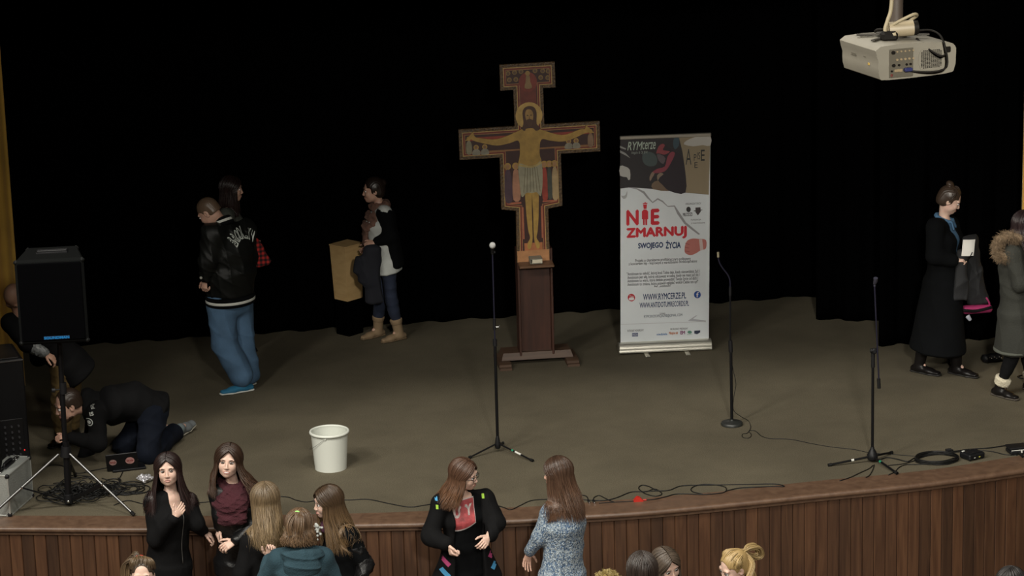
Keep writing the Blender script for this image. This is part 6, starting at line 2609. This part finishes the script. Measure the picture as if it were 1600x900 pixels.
plain_person('person with short fluffy blonde hair, just the crown above the lower frame edge', 950, 922, 1.42, 100, 140, h_fluff, seed=88)
plain_person('person with black hair, just the crown showing at the lower right corner', 1580, 915, 1.58, 140, 140, h_long('hair_black', (.012, .010, .009), (.025, .018, .015), 89),
             seed=90, ears=False)


# ---- man in the black satin jacket
def man_jacket():
    base = G(372, 606)
    q = J_(base[1])
    j = {'head': q(326, 331, -.06), 'neck': q(345, 350, -.02), 'chest': q(357, 388), 'waist': q(360, 428), 'pelvis': q(360, 466),
         'shL': q(332, 367, -.15), 'shR': q(382, 362, .14), 'elL': q(325, 408, -.20), 'wrL': q(320, 437, -.17), 'elR': q(388, 402, .2), 'wrR': q(376, 440, .28),
         'hipL': q(346, 474, -.06), 'hipR': q(374, 474, .07), 'knL': q(352, 538, -.10), 'knR': q(378, 540, .06)}
    j['toeL'] = G(349, 617) + np.array([0, 0, .02])
    j['anL'] = PY(380, 592, j['toeL'][1] + .06)
    foot(j, 'R', 387, 603, 362, 611)
    p = Pose(base, -136, 1.80, j, look=-115, down=38, tilt=-4, hs=1.02)
    t = start('heavy man with cropped hair in black satin jacket lettered BROOKLYN and baggy blue jeans', base)
    body_mesh(p, t, SK2, fem=False, male=True, hands={'L': dict(curl=.75, hdir=(-.12, .02, -1))})
    face_parts(p, t, lash=False, lip=(.36, .16, .13))
    satin = mat('black_satin', (.006, .0065, .006), .5, spec=.2, bump=.15, bscale=40, var=.2, vscale=4)
    J = p.J
    v = Vol(.06)
    hx = _n(J['hipR'] - J['hipL'])
    sx = _n(J['shR'] - J['shL'])
    v.ecap(J['pelvis'] + np.array([0, 0, .06]), J['waist'] + np.array([0, 0, .04]), (.225, .185), (.245, .205), hx, flat=.35)
    v.ecap(J['waist'], J['chest'], (.235, .20), (.24, .19), sx)
    v.ecap(J['chest'], J['neck'] - np.array([0, 0, .03]), (.24, .185), (.12, .10), sx)
    for sd in 'RL':
        v.cone(J['sh' + sd], J['chest'] + np.array([0, 0, .1]), .10, .10)
        v.cone(J['sh' + sd], J['el' + sd], .098, .088)
        v.cone(J['el' + sd], J['el' + sd] + (J['wr' + sd] - J['el' + sd]) * .85, .085, .058, .03)
    v.noise = folds(.014, 20, 12, (1, 1, 1.2))
    jk = vol_part('jacket', v, .008, p, satin, t)
    wk, bk2 = mat('knit_white', (.55, .56, .52), .85), BLK2
    for z0, m_, k in ((.012, bk2, 0), (-.014, wk, 1), (-.036, bk2, 2)):
        b = Vol(.0)
        c = J['pelvis'] + np.array([0, 0, z0])
        b.ecap(c, c + np.array([0, 0, .018]), (.236, .200), (.236, .200), hx, 0, flat=.10)
        vol_part('waistband', b, .006, p, m_, t)
    d = _n(J['wrL'] - J['elL'])
    for f0, m_, rr in ((.045, bk2, .047), (.022, wk, .0485), (.0, bk2, .044)):
        b = Vol(0)
        c = J['wrL'] - d * (f0 - .005)
        b.ecap(c, c - d * .012, (rr, rr), (rr, rr), (0, 1, 0), 0, flat=.25)
        vol_part('cuff', b, .005, p, m_, t)
    n = J['neck']
    for k, (dz, m_, rr) in enumerate(((-.012, bk2, .020), (.014, wk, .017), (.034, bk2, .015))):
        b = Vol(.01)
        up = _n(J['head'] - n) * .4 + np.array([0, 0, .6])
        r3 = .098 - .005 * k
        ring = [n + up * dz + p.r * math.cos(a) * r3 + p.f * math.sin(a) * r3 + np.array([0, 0, -.045 * math.sin(a)]) for a in np.linspace(-.5, math.pi * 2 - 1.0, 22)]
        b.chain(ring, [rr] * 22)
        vol_part('collar', b, .005, p, m_, t)
    MB().lathe([(0, 0), (.012, 0), (.012, .004), (0, .005)], 12, c=tuple(q(314, 434, -.3) - base), M=Matrix.Rotation(R(90), 3, 'X')).build('snap_button', mat('snap', (.5, .5, .45), .3, .6), t)
    # lettering in an arch across the shoulders
    word = 'BROOKLYN'
    org = (J['chest'] + J['shR'] * .0)
    org = q(366, 362, 0)
    nb = -p.f
    rt = _n(np.cross(np.array([0, 0, 1.]), nb) * 1.0)
    Rr = .20
    for lay, (bold, m_, off) in enumerate(((.055, mat('felt_white', (.50, .54, .50), .8), .004), (.0, mat('felt_black', (.008, .008, .008), .9), .0065))):
        VV, FF = [], []
        for i, ch in enumerate(word):
            a = (i - 3.5) * .205
            V, F = text_mesh(ch, .046 if not lay else .030, .104 if not lay else .080, bold)
            V = np.array(V)
            ca, sa = math.cos(a), math.sin(a)
            X, Z = V[:, 0], V[:, 2] + Rr
            nx, nz = X * ca + Z * sa, -X * sa + Z * ca - Rr
            n0 = len(VV)
            VV += [(a_, 0, c_) for a_, c_ in zip(nx, nz)]
            FF += [tuple(k + n0 for k in f_) for f_ in F]
        decal(jk, VV, FF, org + nb * .2, rt, (0, 0, 1), m_, 'lettering', t, off, p.base)
    den = cloth_('blue_denim', (.062, .125, .215), .85, bump=.4, bscale=200, var=.25, vscale=5)
    tv = trousers_vol(p, .042, 15, .015, .032, end=.88, f=15)
    tv.noise = folds(.015, 15, 15, (1.2, 1.2, .7))
    vol_part('jeans', tv, .008, p, den, t)
    sb = mat('shoe_blue_suede', (.015, .13, .24), .8)
    so = mat('sole_white', (.55, .56, .52), .6)
    shoe(p, 'L', t, sb, so, sz=1.15)
    shoe(p, 'R', t, mat('shoe_grey', (.10, .11, .11), .8), so, sz=1.1)
    short_hair(p, t, hair_mat('hair_cropped_fair', (.13, .085, .055), (.14, .09, .06)), .003, .085, .02)


man_jacket()


# ---- woman behind him, plaid shirt
def woman_plaid():
    base = G(374, 556)
    q = J_(base[1])
    j = {'head': q(362, 295, .0), 'neck': q(358, 325), 'shR': q(352, 337, -.14), 'shL': q(358, 335, .14), 'elR': q(368, 380, -.16), 'wrR': q(390, 386, -.02),
         'elL': q(375, 380, .18), 'wrL': q(390, 392, .1)}
    p = Pose(base, 85, 1.66, j, look=82, down=4)
    t = start('woman with long dark hair and grey top, in shadow behind the satin-jacket man', base)
    body_mesh(p, t, SK2, vox=.009, ears=False, hands={'R': dict(curl=.7, hdir=(1, 0, -.2))})
    face_parts(p, t, lash=False)
    tv, o = dress_plain(p, t, cloth_('grey_marl', (.055, .06, .05)), .018, seed=93, h=.009)
    hm = hair_mat('hair_dark', (.016, .008, .007), (.024, .011, .010))
    hair(p, t, hm, .26, 50, 320, 95, body=tv, flare=1.1)

    def plaid(nt, b):
        tc = nt.nodes.new('ShaderNodeTexCoord')
        outs = []
        for ax, sc in ((0, 7.5), (2, 7.5)):
            w_ = nt.nodes.new('ShaderNodeTexWave')
            w_.bands_direction = 'XYZ'[ax]
            w_.inputs['Scale'].default_value = sc
            nt.links.new(tc.outputs['Object'], w_.inputs['Vector'])
            g = nt.nodes.new('ShaderNodeMath')
            g.operation = 'GREATER_THAN'
            g.inputs[1].default_value = .5
            nt.links.new(w_.outputs['Fac'], g.inputs[0])
            outs.append(g)
        a = nt.nodes.new('ShaderNodeMath')
        a.operation = 'ADD'
        nt.links.new(outs[0].outputs[0], a.inputs[0])
        nt.links.new(outs[1].outputs[0], a.inputs[1])
        h = nt.nodes.new('ShaderNodeMath')
        h.operation = 'MULTIPLY'
        h.inputs[1].default_value = .5
        nt.links.new(a.outputs[0], h.inputs[0])
        r = nt.nodes.new('ShaderNodeValToRGB')
        r.color_ramp.elements[0].color = (.012, .008, .010, 1)
        r.color_ramp.elements[1].color = (.55, .03, .025, 1)
        e = r.color_ramp.elements.new(.5)
        e.color = (.16, .015, .015, 1)
        nt.links.new(h.outputs[0], r.inputs[0])
        nt.links.new(r.outputs[0], b.inputs['Base Color'])
        b.inputs['Roughness'].default_value = .9
    pm_ = node_mat('red_plaid', plaid)
    v = Vol(.03)
    v.ecap(q(394, 378, -.05), q(408, 412, -.05), (.05, .05), (.075, .05), (1, 0, 0))
    v.ecap(q(398, 384, -.05), q(420, 408, -.05), (.04, .04), (.035, .04), (1, 0, 0))
    v.noise = folds(.014, 26, 9)
    c = q(408, 412, -.05)
    V, F = v.mesh(.008)
    tag(mesh_obj('plaid_shirt', to_local(V, c), F, pm_, None, True, tuple(c)), 'red and black plaid shirt carried behind the man in the satin jacket', 'shirt')


woman_plaid()


# ---- woman with the scarf
def woman_scarf():
    base = G(600, 531)
    q = J_(base[1])
    j = {'head': q(583, 297), 'neck': q(593, 321), 'chest': q(592, 350), 'waist': q(595, 379), 'pelvis': q(600, 406), 'shL': q(600, 332, -.12), 'shR': q(590, 330, .12), 'elL': q(608, 370, -.14),
         'wrL': q(586, 379, -.16), 'elR': q(598, 372, .16), 'wrR': q(578, 385, .1), 'hipL': q(606, 412, -.08), 'hipR': q(596, 412, .08), 'knL': q(611, 465, -.07), 'knR': q(594, 468, .07)}
    foot(j, 'L', 623, 531, 600, 536)
    foot(j, 'R', 590, 526, 569, 531)
    p = Pose(base, -90, 1.62, j, look=-86, down=4)
    t = start('woman with brown scarf, white top and tan ankle boots standing left of the cross', base)
    body_mesh(p, t, SK2, hands={'L': dict(curl=.8, hdir=(-1, 0, -.15), pn=(0, .6, -1))})
    face_parts(p, t, lash=False)
    wm = cloth_('white_cotton', (.50, .52, .50), .9)
    tv = top_vol(p, .020, hem=.10, sleeve=1.0, seed=101, amp=.006)
    vol_part('white_top', tv, .008, p, wm, t)
    v = Vol(.03)
    for sd in 'RL':
        sh, el, wr = p.J['sh' + sd], p.J['el' + sd], p.J['wr' + sd]
        v.cone(sh + (el - sh) * .06, el, .080, .070)
        v.cone(el, el + (wr - el) * .8, .070, .048)
    # open back of the dark cardigan
    v.ecap(p.J['chest'] + np.array([.075, 0, .10]), p.J['pelvis'] + np.array([.105, 0, -.02]), (.17, .075), (.19, .085), (0, 1, 0))
    v.noise = folds(.006, 25, 2)
    vol_part('cardigan', v, .008, p, BLK2, t)
    bt_h = .10
    sc = cloth_('brown_scarf', (.16, .085, .062), .95, bump=.8, bscale=150, var=.25, vscale=12)
    v = Vol(.03)
    n = p.J['neck']
    f, r = p.f, p.r
    up = np.array([0, 0, 1.])
    for z, rw, fw, drop in ((0, .080, .0, .02), (-.05, .100, .02, .06), (-.09, .115, .035, .12)):
        ring = [n + up * (z + .01) + r * math.cos(a) * rw + f * (math.sin(a) * rw * .85 + fw) - up * drop * (.5 + .5 * math.sin(a)) for a in np.linspace(0, 6.28, 12)]
        v.chain(ring, [.032] * 12)
    v.ecap(n - up * .16 + f * .13, n - up * .36 + f * .15, (.07, .035), (.08, .03), r)
    v.noise = folds(.010, 30, 8, (1, 1, 1))
    vol_part('scarf', v, .007, p, sc, t)
    vol_part('jeans', trousers_vol(p, .004, 103, end=.84), .009, p, cloth_('navy_denim', (.012, .019, .042)), t)
    bt, bs = mat('boot_tan_suede', (.24, .165, .095), .85, bump=.3, bscale=120), mat('boot_sole', (.13, .09, .05), .7)
    for sd in 'RL':
        o = shoe(p, sd, t, bt, bs, cuffh=.11, name='boot', sz=1.1)
        v = Vol(.01)
        an, kn = p.J['an' + sd], p.J['kn' + sd]
        d = _n(kn - an)
        v.ecap(an + d * .09, an + d * .12, (.056, .056), (.060, .060), (1, 0, 0), flat=.3)
        vol_part('boot_cuff', v, .006, p, bt, o)
    short_hair(p, t, hair_mat('hair_dark_up', (.020, .012, .009), (.02, .012, .01)), .010, .065, -.02, bun=[((0, -.095, .055), (.040, .040, .038))])
    v = Vol(.05)
    v.ecap(q(582, 388, -.2), q(574, 440, -.2), (.09, .06), (.10, .055), (1, 0, .1))
    v.ecap(q(580, 392, -.2), q(584, 470, -.2), (.07, .06), (.09, .05), (1, 0, 0))
    v.ecap(q(562, 405, -.2), q(556, 425, -.2), (.05, .05), (.04, .04), (1, 0, 0))
    v.noise = folds(.016, 22, 19)
    c = q(578, 440, -.2)
    V, F = v.mesh(.010)
    tag(mesh_obj('jacket', to_local(V, c), F, cloth_('navy_black', (.006, .007, .013)), None, True, tuple(c)), 'dark navy jacket draped over the forearm of the woman with the scarf', 'jacket')


woman_scarf()


# ---- woman in the long black coat, right
def woman_coat():
    base = G(1472, 585)
    q = J_(base[1])
    j = {'head': q(1484, 312, -.02), 'neck': q(1475, 342), 'chest': q(1474, 374), 'waist': q(1474, 410), 'pelvis': q(1472, 440),
         'shR': q(1462, 355, -.12), 'shL': q(1484, 352, .14), 'elR': q(1461, 400, -.16), 'wrR': q(1491, 407, -.20), 'elL': q(1500, 392, .2), 'wrL': q(1512, 398, .0),
         'hipR': q(1478, 450, -.08), 'hipL': q(1466, 450, .08), 'knR': q(1486, 516, -.06), 'knL': q(1446, 518, .06)}
    foot(j, 'R', 1496, 585, 1530, 592)
    foot(j, 'L', 1437, 582, 1462, 587)
    p = Pose(base, 66, 1.74, j, look=74, down=26, tilt=2)
    t = start('young woman with hair in a bun, denim shirt and long black coat, looking down', base)
    body_mesh(p, t, SK1, hands={'R': dict(curl=.75, hdir=(.95, -.1, .12), pn=(0, .5, -1)), 'L': dict(curl=.5, hdir=(.4, -.2, .6), pn=(-.3, -.8, 0))})
    face_parts(p, t, lip=(.36, .12, .10))
    dm = cloth_('denim_shirt', (.060, .145, .26), .85, bump=.3, bscale=200)
    f, r = p.f, p.r
    up = np.array([0, 0, 1.])
    sv = top_vol(p, .012, hem=.06, sleeve=1.0, seed=111, amp=.004)
    so = vol_part('denim_shirt', sv, .007, p, dm, t)
    v = Vol(.01)
    n = p.J['neck']
    ring = [n + up * (.005 - .028 * math.sin(a)) + r * math.cos(a) * .068 + f * (math.sin(a) * .068) for a in np.linspace(1.9, 7.5, 14)]
    v.chain(ring, [.017] * 14)
    for sg in (-1, 1):
        a0 = n + r * sg * .035 + f * .075 - up * .015
        v.ecap(a0, a0 + r * sg * .03 + f * .02 - up * .065, (.030, .010), (.018, .009), r)
    vol_part('shirt_collar', v, .005, p, dm, t)
    v = top_vol(p, .030, hem=.60, sleeve=1.92, seed=112, amp=.008, f=18, hemw=1.55)
    M = np.stack([r, f, up], 1)
    v.box(p.J['chest'] + f * .16 - up * .08, (.058, .10, .36), M, .03, .02, -1)
    v.box(n + f * .10 - up * .02, (.060, .10, .10), M, .03, .02, -1)
    vol_part('long_coat', v, .008, p, BLK2, t)
    vol_part('tights', trousers_vol(p, -.002, 113, .002, end=.98), .009, p, BLK, t)
    for sd in 'RL':
        shoe(p, sd, t, SHOE_B, SOLE_B, cuffh=.10, name='boot', sz=1.15)
    hm = hair_mat('hair_dark_brown_up', (.034, .022, .015), (.04, .025, .018))
    short_hair(p, t, hm, .009, .075, -.01, bun=[((0, -.060, .125), (.036, .036, .028))])
    c = p.H(0, -.045, .105)
    paths = [([p.H(.082 * math.sin(a), .058 * math.cos(a) - .005, .094 - .07 * abs(math.sin(a))), p.H(.066 * math.sin(a), .01, .122 - .035 * abs(math.sin(a))), c], .013) for a in np.linspace(-2.0, 2.0, 13)]
    strands(p, t, hm, paths, .0024, 'pulled_back_hair', 20)
    b = MB()
    for k in range(4):
        x = p.J['chest'] + f * .0
        h_ = decal_path(sv, p, [n + f * .3 - up * (.09 + .07 * k), n + f * .3 - up * (.0905 + .07 * k)])[0]
    # carried things
    c = q(1518, 430, -.12)
    v = Vol(.05)
    v.ecap(q(1504, 395, -.18), q(1500, 465, -.18), (.055, .055), (.07, .05), (1, 0, 0))
    v.ecap(q(1516, 375, -.05), q(1528, 470, -.05), (.065, .07), (.10, .06), (1, 0, .1))
    v.ecap(q(1508, 376, -.05), q(1524, 374, -.05), (.05, .045), (.045, .045), (0, 1, 0))
    v.noise = folds(.016, 24, 29)
    V, F = v.mesh(.008)
    tag(mesh_obj('winter_jacket', to_local(V, c), F, cloth_('grey_black_shell', (.010, .0105, .012), .8), None, True, tuple(c)), 'grey-black winter jacket carried over the arm of the woman in the long coat', 'jacket')
    c = q(1522, 488, -.08)
    v = Vol(.02)
    v.ecap(q(1508, 484, -.1), q(1546, 482, -.1), (.04, .05), (.035, .04), (0, 0, 1))
    V, F = v.mesh(.007)
    bg_ = tag(mesh_obj('pink_bag', to_local(V, c), F, cloth_('magenta', (.30, .018, .10), .7), None, True, tuple(c)), 'bright pink bag hanging below the carried winter jacket', 'bag')
    MB().tube([q(1505, 485, -.17) - c, q(1525, 486, -.165) - c, q(1550, 480, -.15) - c], .014, 8, smooth=3).build('black_strap', BLK, bg_, True)
    MB().tube([q(1545, 484, -.1) - c, q(1546, 474, -.12) - c, q(1541, 465, -.12) - c], .008, 8, smooth=3).build('pink_strap', mat('cloth_magenta', (.30, .018, .10)), bg_, True)
    v = Vol(.005)
    v.ecap(q(1512, 494, -.16), q(1516, 500, -.16), (.022, .010), (.016, .010), (1, 0, .3))
    vol = v.mesh(.005)
    mesh_obj('silver_tag', to_local(vol[0], c), vol[1], mat('tag_silver', (.32, .33, .38), .5), bg_, True)
    c = q(1513, 387, -.24)
    V, F = grid_patch(.105, .14, 8, 8, None)
    V = [(x + .010 * (z / .07), -.012 * math.sin(x * 30 + 1) + .01 * math.sin(z * 25), z) for x, _, z in V]
    V += [(x, y + .0012, z) for x, y, z in V]
    F = F + [tuple(k + 81 for k in f_[::-1]) for f_ in F]
    pp = mesh_obj('paper_sheet', V, F, mat('paper_white', (.66, .64, .60), .7), None, True, tuple(c))
    tag(pp, 'small white sheet of paper held by the woman in the long coat', 'paper')
    MB().tube([(.0, -.02, -.10), (.028, -.028, -.035)], .0045, 8).build('pen', blackm, pp, True)
    return p


woman_coat()


# ---- person in the parka at the right edge
def woman_parka():
    base = G(1588, 618)
    q = J_(base[1])
    j = {'head': q(1603, 352, .0), 'neck': q(1592, 384), 'chest': q(1590, 416), 'waist': q(1590, 455), 'pelvis': q(1590, 484),
         'shR': q(1582, 398, -.13), 'shL': q(1600, 396, .14), 'elR': q(1596, 442, -.20), 'wrR': q(1622, 425, -.16), 'elL': q(1612, 440, .2), 'wrL': q(1630, 425, .1),
         'hipR': q(1588, 492, -.08), 'hipL': q(1596, 492, .08), 'knR': q(1582, 556, -.07), 'knL': q(1606, 556, .09)}
    foot(j, 'R', 1562, 619, 1592, 627)
    foot(j, 'L', 1612, 610, 1640, 616)
    p = Pose(base, 82, 1.70, j, look=84, down=8)
    t = start('person in dark green parka with fur-trimmed hood at the right edge of the stage', base)
    body_mesh(p, t, SK2, vox=.009, ears=False)
    face_parts(p, t, lash=False)
    pk = cloth_('dark_parka', (.022, .023, .018), .85, bump=.5, bscale=140)
    tv = top_vol(p, .048, hem=.34, sleeve=1.9, seed=121, amp=.012, f=18, hemw=1.12, st=.035)
    vol_part('parka', tv, .008, p, pk, t)
    v = Vol(.01)
    c = p.J['pelvis'] - np.array([0, 0, .33])
    v.ecap(c, c - np.array([0, 0, .012]), (.242, .198), (.243, .199), _n(p.J['hipR'] - p.J['hipL']), flat=.1)
    vol_part('hem_band', v, .007, p, cloth_('parka_edge', (.075, .08, .065)), t)
    v = Vol(.04)
    n = p.J['neck']
    v.ell(n - p.f * .12 - np.array([0, 0, .03]), (.11, .10, .10))
    v.noise = folds(.01, 22, 4)
    vol_part('hood', v, .009, p, pk, t)
    rs = np.random.RandomState(8)
    ring = [q(1592, 372, -.17), q(1576, 368, -.16), q(1563, 374, -.15), q(1558, 386, -.14), q(1561, 398, -.14), q(1572, 401, -.15), q(1582, 394, -.16)]
    R_ = catmull(ring, 10)
    V, F = [], []
    fur = MB()
    core = Vol(.02)
    core.chain(ring, [.034] * len(ring))
    for k in range(2600):
        c = R_[rs.randint(len(R_))] + rs.normal(size=3) * .006
        d = _n(rs.normal(size=3) + np.array([-.3, -.3, -.1]))
        ln = .045 + .03 * rs.rand()
        fur.tube([c + d * .015, c + d * ln * .7 + rs.normal(size=3) * .004, c + d * ln + np.array([0, 0, -.012]) + rs.normal(size=3) * .006], [.0017, .0013, .0005], 3, cap=False)
    V, F = core.mesh(.008)
    fur.add(V, [tuple(f_) for f_ in F])
    o = fur.build('fur_trim', mat('fur_tan', (.20, .14, .085), .9, var=.4, vscale=30), t, True)
    o.data.transform(Matrix.Translation(Vector(-p.base)))
    vol_part('leggings', trousers_vol(p, .0, 123, .002, end=.98), .009, p, BLK, t)
    cr = cloth_('cream_fleece', (.55, .50, .38), .95, bump=1.0, bscale=90)
    for sd in 'RL':
        o = shoe(p, sd, t, SHOE_B, mat('sole_brown', (.06, .05, .04), .7), cuffh=.06, name='boot', sz=1.1)
        v = Vol(.015)
        an, kn = p.J['an' + sd], p.J['kn' + sd]
        d = _n(kn - an)
        v.ecap(an + d * .035, an + d * .085, (.066, .066), (.072, .072), (1, 0, 0), flat=.35)
        v.ecap(an + d * .03 + np.array([.02, -.05, 0]), an + d * .05 + np.array([.02, -.05, 0]), (.03, .02), (.04, .02), (1, 0, 0))
        v.noise = folds(.006, 60, 4)
        vol_part('fleece_cuff', v, .006, p, cr, o)
    hm = hair_mat('hair_dark_plum', (.022, .012, .013), (.028, .014, .014))
    hair(p, t, hm, .24, 50, 320, 125, body=tv, flare=1.6, swing=(-.05, 0, 0), rad=(.096, .112, .106))


woman_parka()


# ---- man on hands and knees
def man_kneeling():
    base = G(205, 712)
    q = J_(base[1])
    g = lambda px, py, z: np.array(G(px, py)) + np.array([0, 0, z])
    j = {'head': q(106, 632, -.12), 'neck': q(140, 632, -.02), 'chest': q(173, 632, .0), 'waist': q(208, 626, .02), 'pelvis': q(236, 638, .04),
         'shL': q(150, 644, -.16), 'shR': q(148, 640, .15), 'elL': q(152, 692, -.24), 'wrL': q(108, 683, -.30), 'elR': q(143, 690, .18), 'wrR': q(128, 717, .06),
         'hipL': q(238, 648, -.09), 'hipR': q(232, 646, .13), 'knL': g(232, 722, .075), 'knR': g(196, 708, .075), 'anL': g(283, 684, .085), 'anR': g(256, 684, .075)}
    for sd in 'LR':
        j['toe' + sd] = j['an' + sd] + np.array([.11, .13, .03])
    p = Pose(base, -90, 1.78, j, look=-72, down=16, tilt=-4, hs=1.08)
    t = start('bearded man in black hoodie with white sleeve print, kneeling on all fours', base)
    body_mesh(p, t, SK2, fem=False, male=True, hands={'L': dict(curl=.9, hdir=(-1, -.05, .12), pn=(.1, .3, -1)), 'R': dict(curl=.5, hdir=(-.4, -.2, -.7), pn=(-.8, 0, -.4))})
    face_parts(p, t, lash=False, brow=(.03, .02, .015))
    tv = top_vol(p, .030, hem=.06, sleeve=1.9, seed=131, amp=.012, f=18, fem=False)
    jk = vol_part('hoodie', tv, .008, p, BLK, t)
    v = Vol(.04)
    n = p.J['neck']
    v.ell(n + np.array([.055, 0, .035]), (.10, .115, .07))
    v.chain([n + np.array([-.015, math.cos(a) * .095, math.sin(a) * .10]) for a in np.linspace(-1.2, 4.3, 10)], [.036] * 10)
    v.noise = folds(.010, 24, 7)
    vol_part('hood', v, .008, p, BLK, t)
    vol_part('jeans', trousers_vol(p, .030, 133, .011, .012, end=.80, f=18), .008, p, cloth_('indigo_denim', (.004, .006, .012), spec=.15), t)
    gs_, ws_ = mat('trainer_grey', (.10, .11, .115), .8), mat('trainer_sole', (.50, .48, .40), .6)
    for sd in 'RL':
        o = shoe(p, sd, t, gs_, ws_, sz=1.1, nrm=(-.3, -.8, .35))
        v = Vol(.01)
        an, kn = p.J['an' + sd], p.J['kn' + sd]
        v.cone(an + (kn - an) * .04, an + (kn - an) * .30, .046, .054)
        vol_part('sock', v, .006, p, cloth_('sock_grey', (.15, .19, .20)), t)
    short_hair(p, t, hair_mat('hair_brown_short', (.030, .018, .012), (.03, .02, .012)), .006, .090, .03)
    v = Vol(.015)
    v.ell(p.H(0, .048, -.092), np.array([.045, .046, .034]) * p.hs, p.HM)
    v.ell(p.H(0, .02, -.075), np.array([.066, .04, .035]) * p.hs, p.HM)
    v.noise = folds(.003, 120, 5, (1, 1, 1))
    vol_part('beard', v, .005, p, hair_mat('beard_brown', (.050, .026, .015), (.05, .026, .015)), t)
    w_ = mat('sleeve_print', (.55, .57, .54), .7)
    ax = _n(q(137, 690, 0) - q(146, 648, 0))
    side = np.cross(np.array([0, -1.0, 0]), ax)
    for s_, (cx, cy, wd, h) in zip(('N', 'ORT', 'IS'), ((145, 653, .040, .030), (143, 663, .055, .036), (141, 673, .050, .036))):
        V, F = text_mesh(s_, h * .95 if len(s_) > 1 else wd * .7, wd * .6, .03)
        V = [(a, b, c) for a, b, c in V]
        decal(jk, V, F, q(cx, cy, -.7), side * -1 if False else (1, 0, .2), (-.2, 0, 1), w_, 'sleeve_lettering', t, .003, p.base)
    V, F = grid_patch(.064, .064, 14, 14, lambda u, k: (u * math.sqrt(1 - k * k / 2) * .032, k * math.sqrt(1 - u * u / 2) * .032))
    decal(jk, V, F, q(137, 686, -.7), (1, 0, 0), (0, 0, 1), w_, 'sleeve_badge', t, .003, p.base)
    V = [(a * .78, b, c * .78) for a, b, c in V]
    decal(jk, V, F, q(137, 686, -.7), (1, 0, 0), (0, 0, 1), BLK, 'badge_ring', t, .0045, p.base)
    V = [(a * .6, b, c * .6) for a, b, c in V]
    decal(jk, V, F, q(137, 686, -.7), (1, 0, 0), (0, 0, 1), w_, 'badge_centre', t, .006, p.base)
    MB().lathe([(0, .0), (.034, .0), (.034, .006), (0, .008)], 20, c=(0, 0, 0)).add([], []) if False else None


man_kneeling()


# ---- bald man behind the loudspeaker
def man_bald():
    base = G(104, 690)
    Y0 = base[1]
    q = J_(Y0)
    j = {'head': q(22, 464, .02), 'neck': q(33, 494, .0), 'chest': q(58, 518, .02), 'waist': q(84, 540, .06), 'pelvis': q(104, 562, .08),
         'shR': q(44, 500, .20), 'shL': q(16, 505, -.02), 'elL': q(42, 538, -.22), 'wrL': q(70, 552, -.24), 'elR': q(60, 560, .25), 'wrR': q(84, 560, .2),
         'hipL': q(97, 572, .0), 'hipR': q(110, 572, .18), 'knL': q(96, 628, .0), 'knR': q(110, 626, .16)}
    foot(j, 'L', 100, 692, 82, 700)
    foot(j, 'R', 113, 680, 95, 688)
    p = Pose(base, -55, 1.76, j, look=-20, down=62, tilt=0)
    t = start('bald man in dark jacket and mustard trousers bending behind the loudspeaker', base)
    body_mesh(p, t, SK3, fem=False, male=True, vox=.008, hands={'L': dict(curl=.55, hdir=(.85, -.1, -.55), pn=(-.3, .4, -.9))})
    face_parts(p, t, lash=False)
    tv = top_vol(p, .024, hem=.16, sleeve=1.45, seed=141, amp=.010, f=18, fem=False)
    vol_part('jacket', tv, .009, p, BLK, t)
    d = _n(p.J['wrL'] - p.J['elL'])
    v = Vol(.02)
    v.cone(p.J['elL'] + (p.J['wrL'] - p.J['elL']) * .3, p.J['wrL'] - d * .01, .056, .046)
    v.noise = folds(.008, 50, 8, (2, 2, .3))
    vol_part('striped_cuff', v, .006, p, mat('grey_satin_cuff', (.16, .17, .17), .4, var=.6, vscale=40), t)
    vol_part('trousers', trousers_vol(p, .022, 143, .009, .012, end=.9), .009, p, cloth_('mustard', (.08, .048, .011), .9), t)
    for sd in 'RL':
        shoe(p, sd, t, SHOE_B, SOLE_B)


man_bald()
